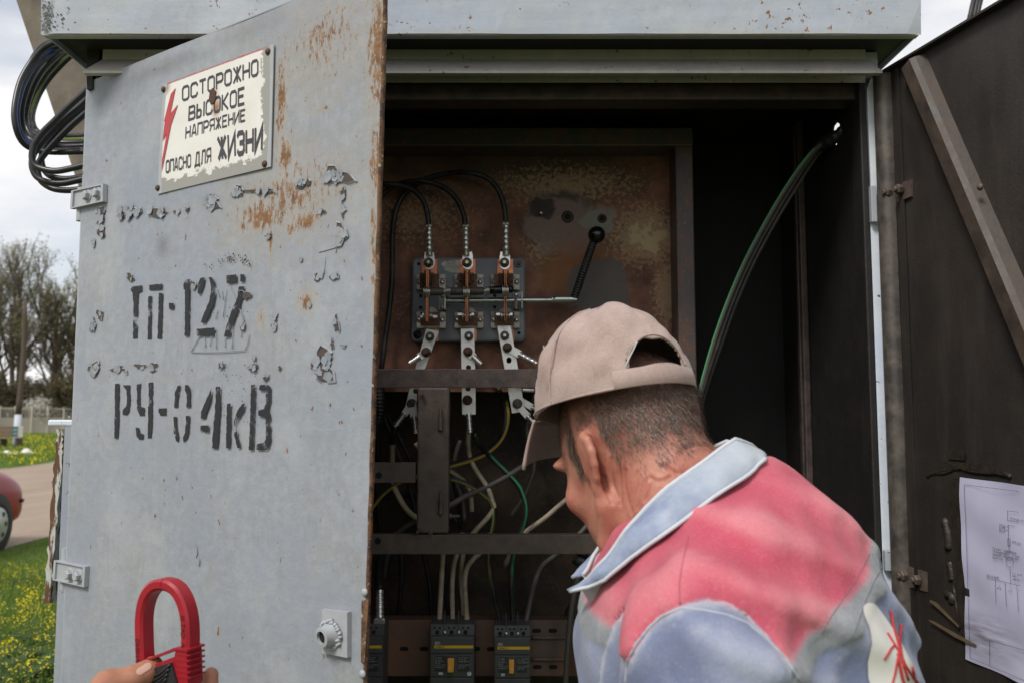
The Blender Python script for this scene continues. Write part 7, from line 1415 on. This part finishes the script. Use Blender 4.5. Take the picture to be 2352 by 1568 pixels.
for P_ in (((1950, 130), (1900, 235), (1830, 345), (1755, 455), (1690, 550), (1645, 640)), ((2035, 205), (1985, 290), (1935, 400), (1880, 560), (1850, 640), (1770, 715))): hit_line('stitching', [KJK(*c) for c in P_], .0004, M['gseam'], jk, .0000, 8)
# oval patch on the back, with red hand-printed lines
pc = hit(2058, 1500, 0); pw = hit(1993, 1450, 0); pt_ = hit(2036, 1376, 0); pn_ = (BV.find_nearest(pc)[1]).normalized(); pn_ = pn_ if pn_.x > 0 else -pn_
t1 = Vector((0, 0, 1)).cross(pn_).normalized(); t2 = pn_.cross(t1); hw_ = abs((pw-pc).dot(t1)); ht_ = (pt_-pc).dot(t2); vs = []; fs = []; rings, m = 14, 44; ok = {}
for r in range(rings+1):
    for i in range(m):
        a = 2*math.pi*i/m; c_, s_ = math.cos(a), math.sin(a); e_ = (abs(c_)**2.4+abs(s_)**2.4)**(-1/2.4)*r/rings
        o_ = pc+t1*(hw_*c_*e_)+t2*((ht_ if s_ > 0 else .085)*s_*e_); l, n_, _, _ = BV.ray_cast(o_+pn_*.08, -pn_, .25)
        if l is not None: ok[(r, i)] = len(vs); vs.append(l+(n_ if n_.dot(pn_) > 0 else -n_)*.0014)
for r in range(rings):
    for i in range(m):
        k4_ = [(r, i), (r, (i+1) % m), (r+1, (i+1) % m), (r+1, i)]
        if all(k_ in ok for k_ in k4_): ids = [ok[k_] for k_ in k4_]; fs.append(ids if r else ids[1:])
patch = mesh_obj('back_patch', vs, fs, M['patch'], jk, True)
for P_, r in ((((2042, 1400), (2048, 1440), (2058, 1475), (2070, 1520), (2085, 1568)), .0013), (((2066, 1432), (2062, 1470), (2066, 1500), (2075, 1540)), .0013), (((2028, 1512), (2042, 1490), (2052, 1482)), .0010), (((2034, 1455), (2050, 1480), (2062, 1500), (2078, 1530), (2110, 1575)), .0013), (((2045, 1575), (2054, 1540), (2060, 1500)), .0010), (((2058, 1500), (2070, 1560), (2078, 1590)), .0016), (((2090, 1530), (2098, 1560), (2102, 1585)), .0011)):
    hit_line('red_mark', P_, r, M['scrib'], patch, .0019)
# collar: near side traced, far side mirrored through the neck
g = G('collar_denim', .85, 0, .2); v = g.co(); n = g.noise(v, 26, 5, .65); u_ = g.sep(g.co('UV')); c = g.mix(g.ramp(n, [(.36, 0.), (.66, 1.)]), (.20, .245, .36), (.35, .40, .49)); c = g.mix(g.ramp(u_[0], [(.45, 0.), (.95, .75)]), c, (.47, .50, .51))
ed = g.math('MINIMUM', u_[1], g.math('SUBTRACT', 1., u_[1])); c = g.mix(g.ramp(g.math('ADD', ed, g.math('MULTIPLY', g.math('SUBTRACT', n, .5), .05)), [(.03, .85), (.075, 0.)]), c, (.58, .60, .62)); g.col(c); g.bump(g.math('ADD', g.math('MULTIPLY', g.noise(v, 800, 2), .3), g.math('MULTIPLY', g.noise(g.warp(v, .04, 14, 4), 30, 5), 3.)), .5, .002); M['collar'] = g.m
LO = [(350, 1402, .930), (480, 1372, .912), (610, 1318, .893), (790, 1158, .873), (1000, 1012, .868), (1200, 868, .873), (1400, 712, .890), (1590, 592, .912), (1710, 505, .938), (1778, 430, .968)]
UP = [(420, 1360, .938), (520, 1270, .922), (610, 1160, .910), (760, 958, .902), (900, 792, .900), (1060, 642, .902), (1220, 528, .908), (1380, 412, .918), (1560, 285, .938), (1690, 330, .972)]
near = []
for l, u in zip(LO, UP):
    a = KNK(l[0], l[1]); hh_ = hit(*a, .0); Ya = min(l[2], hh_.y-.012) if hh_ is not None else l[2]
    b = KNK(u[0], u[1]); hb_ = hit(*b, .0); Yb = min(u[2], hb_.y-.006) if hb_ is not None else u[2]
    near.append([at(*a, Ya), at(*b, min(max(Yb, Ya+.004), Ya+.045))])
for e_ in (0, 1):
    ys = [p[e_].y for p in near]
    for k in range(1, len(near)-1): p = near[k][e_]; yn = (ys[k-1]+ys[k]*1.2+ys[k+1])/3.2; near[k][e_] = EYE+(p-EYE)*(min(yn, ys[k]+.01)/p.y)
ncol = []
for k in range(len(near)-1):
    for t in range(4):
        f = t/4; ncol.append((near[k][0].lerp(near[k+1][0], f), near[k][1].lerp(near[k+1][1], f)))
ncol.append(tuple(near[-1]))
mir = lambda p: Vector((p.x+.01, 1.965-p.y, p.z-.004)); full = ncol+[(mir(a), mir(b)) for a, b in ncol[::-1]]
rows = 7; vs = []; uv = []; L_ = len(full)
axis = lambda p: Vector((p.x-NB[0]-.0, p.y-.985, 0)).normalized() if Vector((p.x-NB[0], p.y-.985, 0)).length > 1e-4 else Vector((1, 0, 0))
for k, (a, b) in enumerate(full):
    for r in range(rows+1):
        f = r/rows; p = a.lerp(b, f)+axis(a)*(.007*math.sin(f*math.pi))+axis(a)*(.0014*math.sin(k*.9+f*3)); vs.append(p); uv.append((min(k, L_-1-k)/(L_/2), f))
col = mesh_obj('collar', vs, [(k*(rows+1)+r, (k+1)*(rows+1)+r, (k+1)*(rows+1)+r+1, k*(rows+1)+r+1) for k in range(L_-1) for r in range(rows)], M['collar'], jk, True, uv); md = col.modifiers.new('t', 'SOLIDIFY'); md.thickness = .004; md.offset = -1
mb = MB()
for a in (math.pi*1.5+.3, math.pi*.5-.3):
    mb.lathe(Vector(capw(rim(a, .078, .0012))), Vector(capw(rim(a, .078, .01)))-Vector(capw(rim(a, .078, 0))), [(.0034, 0), (.0032, .0008), (.0014, .0009)], 12); 
mb.build('eyelets', M['cap'], cap, True)['kind'] = 'stuff'
for e, nm in ((0, 'piping'), (rows, 'piping')):
    mb = MB(); mb.tube([vs[k*(rows+1)+e] for k in range(L_)], .0021 if e == 0 else .0024, 7, 0); mb.build(nm, M['collar'], jk, True)
# inner stand of the collar closing the neck opening
vs2 = []
for k, (a, b) in enumerate(full):
    c0 = Vector((NB[0], .985, b.z)); vs2 += [b+Vector((0, 0, -.001)), b.lerp(c0, .12)+Vector((0, 0, -.03)), a.lerp(c0, .30)+Vector((0, 0, -.02))]
mesh_obj('collar_stand', vs2, [(k*3+r, k*3+r+1, (k+1)*3+r+1, (k+1)*3+r) for k in range(L_-1) for r in range(2)], M['collar'], jk, True)
# ---------------------------------------------------------------- trousers, shoes, hands
M['trouser'] = simple('blue_trousers', (.10, .12, .20), .9, 0, .25, 30, .2); M['shoe'] = simple('black_shoe', (.02, .02, .02), .6, 0, .3, 40)
def trous(p):
    d = s_ell(p, (.285, .972, .90), (.155, .175, .15))
    for y, kx in ((.875, .25), (1.075, .28)): d = smin(d, s_chain(p, [(.285, y, .86), (kx, y, .48), (.33, y, .08)], [.105, .080, .078], .04), .03)
    return d-wav(p, (.004, 20, 15, 42, 0), (.003, -17, 30, 60, 1.))
h = .011; lo = np.array([.08, .70, .04]); Pg = grid(lo, (.50, 1.24, 1.06), h); V2, Q2 = surfnet(trous(Pg), lo, h); mesh_obj('trousers', smooth(V2, Q2, 1), Q2.tolist(), M['trouser'], man, True)
for y in (.875, 1.075):
    h = .008; lo = np.array([.08, y-.08, -.02]); Pg = grid(lo, (.44, y+.08, .16), h); F = smin(s_cone(Pg, (.36, y, .055), (.17, y, .035), .050, .040), s_cone(Pg, (.34, y, .05), (.33, y, .12), .052, .055), .03); F = smax(F, -Pg[..., 2]-.0, .004); V2, Q2 = surfnet(F, lo, h); mesh_obj('shoe', V2, Q2.tolist(), M['shoe'], man, True)
def relaxed_hand(p, w, d, up, s=1):
    """w wrist, d finger direction, up back of the hand"""
    w, d, up = map(np.array, (w, d, up)); sd2 = np.cross(d, up)*s; P_ = lambda a, b, c: w+d*a+sd2*b+up*c
    D = s_chain(p, [P_(-.03, 0, 0), P_(.02, 0, 0), P_(.075, 0, 0)], [.026, .030, .024], .02); D = smin(D, s_cone(p, P_(.07, -.028, 0), P_(.07, .028, 0), .014, .014), .02)
    for b, L2 in ((-.030, .068), (-.010, .078), (.010, .074), (.029, .058)): D = smin(D, s_chain(p, [P_(.075, b, .002), P_(.075+L2*.45, b*1.1, -.004), P_(.075+L2*.75, b*1.1, -.020), P_(.075+L2*.9, b*1.1, -.040)], [.0100, .0090, .0082, .0075], .003), .006)
    return smin(D, s_chain(p, [P_(.015, -.030, -.005), P_(.045, -.050, -.014), P_(.075, -.056, -.024)], [.0130, .0105, .0085], .006), .012)
for w, nm, s in (((-.035, 1.04, .958), 'hand', 1), ((-.035, 1.15, .968), 'hand', -1)):
    h = .004; lo = np.array([-.24, w[1]-.09, .86]); Pg = grid(lo, (.02, w[1]+.09, 1.02), h); F = relaxed_hand(Pg, w, (-1, 0, 0), (0, 0, 1), s); V2, Q2 = surfnet(F, lo, h); o = mesh_obj(nm, smooth(V2, Q2, 1), Q2.tolist(), M['skin'], man, True); set_attr(o, 'hair', np.zeros(len(V2)))
# ================================================================ second person: only the hand reaches into the picture
# clamp meter, in its own axes: x across, y depth (front = -y), z up along the jaws
TCL = math.radians(-22); CM0 = at(385, 1525, 1.08); cRx = Vector((math.cos(TCL), math.sin(TCL), 0)); cRy = Vector((-math.sin(TCL), math.cos(TCL), 0)); cRz = Vector((-.05, 0, 1)).normalized()
def cw(x, y, z): return CM0+(cRx*x+cRy*y+cRz*z)*1.02
meter = thing('clamp_meter', 'red jawed clamp meter held up in front of the grey door', 'clamp meter', cw(0, 0, -.13))
g = G('red_plastic', .38, 0, .5); n = g.noise(g.co(), 60, 4); n2 = g.noise(g.co(), 400, 2); g.col(g.mix(n, (.28, .007, .016), (.38, .014, .026))); g.bump(n2, .12, .001); M['redpl'] = g.m
M['meterblk'] = simple('meter_body', (.022, .021, .024), .5, 0, .25, 80, .1)
def sweep(path, w, D, bev, closed=False):
    """rectangular section swept along a path in the x-z plane"""
    vs = []; m = len(path)
    for i in range(m):
        a = Vector(path[max(0, i-1)]); b = Vector(path[min(m-1, i+1)]); t = (b-a).normalized(); n_ = Vector((-t.y, t.x)); p = Vector(path[i])
        for u, v in ((-w/2+bev, -D/2), (w/2-bev, -D/2), (w/2, -D/2+bev), (w/2, D/2-bev), (w/2-bev, D/2), (-w/2+bev, D/2), (-w/2, D/2-bev), (-w/2, -D/2+bev)):
            q = p+n_*u; vs.append(cw(q.x, v, q.y))
    fs = [(i*8+k, i*8+(k+1) % 8, (i+1)*8+(k+1) % 8, (i+1)*8+k) for i in range(m-1) for k in range(8)]+[list(range(8))[::-1], list(range((m-1)*8, m*8))]
    return vs, fs
def arch(a0, a1, n=26):
    out = []
    for i in range(n+1):
        a = a0+(a1-a0)*i/n; c, s_ = math.cos(a), math.sin(a); out.append((.0345*math.copysign(abs(c)**.86, c), .040+.052*math.copysign(abs(s_)**.92, s_)))
    return out
left = [(-.0325, -.030), (-.0335, .0), (-.0343, .02)]+arch(math.pi, math.pi*.985, 1)
for nm, pth in (('fixed_jaw', [(-.0315, -.03), (-.0330, .0), (-.0341, .02), (-.0345, .0395)]+arch(math.pi*.985, math.pi*.49)), ('moving_jaw', [(.0315, -.03), (.0330, .0), (.0341, .02), (.0345, .0395)]+arch(math.pi*.015, math.pi*.486))):
    vs, fs = sweep(pth, .0128, .0220, .0028); mb = MB(); mb.add(vs, fs); mb.build(nm, M['redpl'], meter, auto=True)
M['blackprint'] = simple('worn_print', (.05, .006, .010), .5)
def onface(pth, w, off):      # dark moulded lettering band marks on the front face
    pass
for side, z0, txt in ((-1, -.012, 'WARNING'), (1, .012, '600A  CAT III')):
    textmesh(txt, .0085, lambda a, b, side=side, z0=z0: cw(side*.0338-.0030+b, -.01185, z0+a), M['blackprint'], meter)
# hand guard ridge, fins, body
def slab(mb, P2, y0, y1): mb.prism([cw(x, y0, z) for x, z in P2], cRy*(y1-y0))
mb = MB(); slab(mb, [(-.043, -.006), (-.024, .003), (.010, .016), (.024, .022), (.043, .022), (.043, .0245), (.0235, .0245), (.009, .0185), (-.025, .0055), (-.044, -.0035)], -.0150, .0135); mb.build('hand_guard', M['redpl'], meter)
for k in range(6):
    mb = MB(); z = .0225-.0062*k; slab(mb, [(.026, z), (.0445, z+.0005), (.0445, z+.0022), (.026, z+.0022)], -.0138, .0125); mb.build('trigger_fin', M['redpl'], meter)
mb = MB(); slab(mb, [(.024, .022), (.040, .022), (.041, -.016), (.034, -.030), (.022, -.024), (.020, .0)], -.0132, .012); mb.build('trigger', M['redpl'], meter)
mb = MB(); slab(mb, [(-.040, -.010), (.022, .014), (.022, .004), (.010, -.002), (-.010, -.012), (-.040, -.020)], -.0135, .012); mb.build('guard_web', M['redpl'], meter)
mb = MB(); slab(mb, [(-.041, -.012), (.020, .008), (.030, -.02), (.041, -.032), (.040, -.075), (.034, -.150), (-.034, -.150), (-.040, -.075)], -.0165, .0150); mb.build('case', M['meterblk'], meter)
for k in range(6):
    P = [cw(-.012+.008*t-.002*k, -.0172, -.012-.0055*k+.0022*t+.0006*t*t) for t in range(5)]; mb = MB(); mb.tube(P, .0016, 6, 3); mb.build('grip_ridge', M['meterblk'], meter, True)
mb = MB(); slab(mb, [(-.028, -.070), (.028, -.070), (.027, -.112), (-.027, -.112)], -.0175, -.016); mb.build('display', simple('grey_display', (.25, .28, .26), .15), meter)
mb = MB(); mb.lathe(cw(0, -.0165, -.052), -cRy, [(.013, 0), (.012, .006), (.004, .0065)], 24); mb.build('dial', M['meterblk'], meter, True)
mb = MB(); mb.lathe(cw(.0395, -.004, -.046), cRx, [(.0055, 0), (.005, .0006)], 16); mb.build('jack_hole', M['hole'] if 'hole' in M else M['meterblk'], meter)
# ---------------------------------------------------------------- hand, arm and the rest of the holder
holder = thing('person', 'bare hand of an unseen person gripping the clamp meter from below', 'person', (-.86, .42, 0))
def kc(x, y, Y): return np.array(at(*KCL(x, y), Y))
thumb = [np.array(at(150, 1690, 1.00)), kc(200, 1600, 1.050), kc(560, 1500, 1.062), kc(730, 1420, 1.072), kc(818, 1335, 1.080)]; tr_ = [.0230, .0165, .0135, .0122, .0098]
wrist = np.array(at(120, 1760, .96)); palm = [wrist, np.array(at(240, 1740, 1.06)), np.array(at(345, 1690, 1.150))]
fing = []
tips = [(1605, 1455, 1.106), (1610, 1660, 1.100), (1600, 1850, 1.096), (1560, 2020, 1.092)]
for i, (x, y, Y) in enumerate(tips):
    tp = kc(x, y, Y); kn = np.array(at(310-6*i, 1600+30*i, 1.150)); fing.append([kn, np.array(cw(.010, .030, -.042-.017*i)), np.array(cw(.040, .022, -.041-.017*i)), tp])
def hand_sdf(p):
    d = s_chain(p, palm, [.030, .032, .026], .02)
    for i in range(4): d = smin(d, s_cone(p, fing[i][0], palm[1], .013, .020), .015)
    for i, f in enumerate(fing): d = smin(d, s_chain(p, f, [.0115, .0102, .0096, .0094 if i < 3 else .008], .004), .004)
    t = s_chain(p, thumb, tr_, .008); t = smin(t, s_ell(p, thumb[-1]+(thumb[-1]-thumb[-2])*.05, (.0100, .0092, .0105)), .006); return smin(d, t, .014)
h = .0028; lo = np.array([-.60, .90, 1.02]); Pg = grid(lo, (-.33, 1.22, 1.27), h); V2, Q2 = surfnet(hand_sdf(Pg), lo, h); V2, Q2 = biggest(smooth(V2, Q2, 1), Q2); del Pg
g = G('hand_skin', .45, 0, .4); v = g.co(); n = g.noise(v, 60, 5, .6); n2 = g.noise(v, 500, 3); g.col(g.mix(g.ramp(n, [(.3, 0.), (.7, 1.)]), (.42, .20, .12), (.34, .135, .08))); g.set('Subsurface Weight', .12); g.set('Subsurface Radius', (.012, .004, .002)); g.set('Subsurface Scale', .6); g.bump(g.math('ADD', n, n2), .25, .001); M['handskin'] = g.m
# thumb nail: patch of the thumb surface facing up-left
hand = mesh_obj('body', V2, Q2.tolist(), M['handskin'], holder, True)
HB = BVHTree.FromPolygons([Vector(p) for p in V2], Q2.tolist())
def hhit(px, py, off):
    r = ray(px, py).normalized(); l, n_, i, d_ = HB.ray_cast(EYE, r)
    return None if l is None else l-r*off*.5+(n_ if n_.dot(r) < 0 else -n_)*off*.5
vs = []; ok = {}; fs = []
for a in range(9):
    for b in range(7):
        u, w_ = a/8*2-1, b/6*2-1; k = math.sqrt(max(0, 1-w_*w_*.55)); x = 690+u*105*k*.95; y = 1372-u*105*k*.62; x += w_*38*.7; y += w_*38*1.0
        q_ = hhit(*KCL(x, y), .0007)
        if q_ is not None: ok[(a, b)] = len(vs); vs.append(q_)
for a in range(8):
    for b in range(6):
        kk = [(a, b), (a+1, b), (a+1, b+1), (a, b+1)]
        if all(k_ in ok for k_ in kk): fs.append([ok[k_] for k_ in kk])
if fs: mesh_obj('thumb_nail', vs, fs, simple('nail', (.55, .34, .27), .28, 0, .12, 60), holder, True)
M['dkjacket'] = simple('dark_jacket', (.035, .04, .05), .85, 0, .25, 25, .2)
def coat(p):
    d = s_ell(p, (-.86, .42, 1.22), (.235, .14, .28)); d = smin(d, s_ell(p, (-.86, .42, .98), (.19, .135, .20)), .08)
    d = smin(d, s_chain(p, [(-.66, .44, 1.40), (-.62, .50, 1.12), wrist-np.array([.03, .06, .03])], [.075, .062, .046], .03), .05); d = smin(d, s_chain(p, [(-1.06, .42, 1.40), (-1.12, .42, 1.12), (-1.08, .52, .90)], [.075, .06, .048], .03), .05)
    return smin(d, s_cone(p, (-.86, .42, 1.42), (-.86, .43, 1.50), .10, .07), .05)-wav(p, (.003, 30, 22, 31, 0), (.002, -33, 47, 38, 1.1))
h = .011; lo = np.array([-1.25, .22, .78]); Pg = grid(lo, (-.42, 1.02, 1.58), h); V2, Q2 = surfnet(coat(Pg), lo, h); mesh_obj('jacket', smooth(V2, Q2, 1), Q2.tolist(), M['dkjacket'], holder, True)
def trous2(p):
    d = s_ell(p, (-.86, .42, .92), (.17, .13, .14))
    for x in (-.95, -.77): d = smin(d, s_chain(p, [(x, .42, .88), (x, .44, .5), (x, .40, .07)], [.10, .075, .07], .04), .03)
    return d
h = .013; lo = np.array([-1.1, .26, .03]); Pg = grid(lo, (-.62, .60, 1.06), h); V2, Q2 = surfnet(trous2(Pg), lo, h); mesh_obj('trousers', smooth(V2, Q2, 1), Q2.tolist(), M['trouser'], holder, True)
for x in (-.95, -.77):
    h = .009; lo = np.array([x-.08, .30, -.02]); Pg = grid(lo, (x+.08, .66, .16), h); F = smin(s_cone(Pg, (x, .38, .055), (x, .58, .035), .050, .040), s_cone(Pg, (x, .40, .05), (x, .40, .12), .052, .055), .03); F = smax(F, -Pg[..., 2], .004); V2, Q2 = surfnet(F, lo, h); mesh_obj('shoe', V2, Q2.tolist(), M['shoe'], holder, True)
H2R = rotf(-20, 12, 0); H2C = np.array([-.86, .45, 1.64]); h = .005; lo = np.array([-.99, .28, 1.42]); Pg = grid(lo, (-.73, .62, 1.80), h)
F = head_sdf(((Pg-H2C)@H2R).astype(np.float32)); F = smin(F, s_cone(Pg, (-.86, .425, 1.60), (-.86, .42, 1.44), .058, .064), .02); V2, Q2 = surfnet(F, lo, h); V2, Q2 = biggest(smooth(V2, Q2, 1), Q2); q2 = (V2-H2C)@H2R; hm2 = np.clip(hair_mask(q2)*1.3, 0, 1)
o = mesh_obj('head', V2, Q2.tolist(), M['skin'], holder, True); set_attr(o, 'hair', hm2); strands('hair', V2, vnorm(V2, Q2), hm2, H2R, holder, M['hair'], 6000, .014, 9)
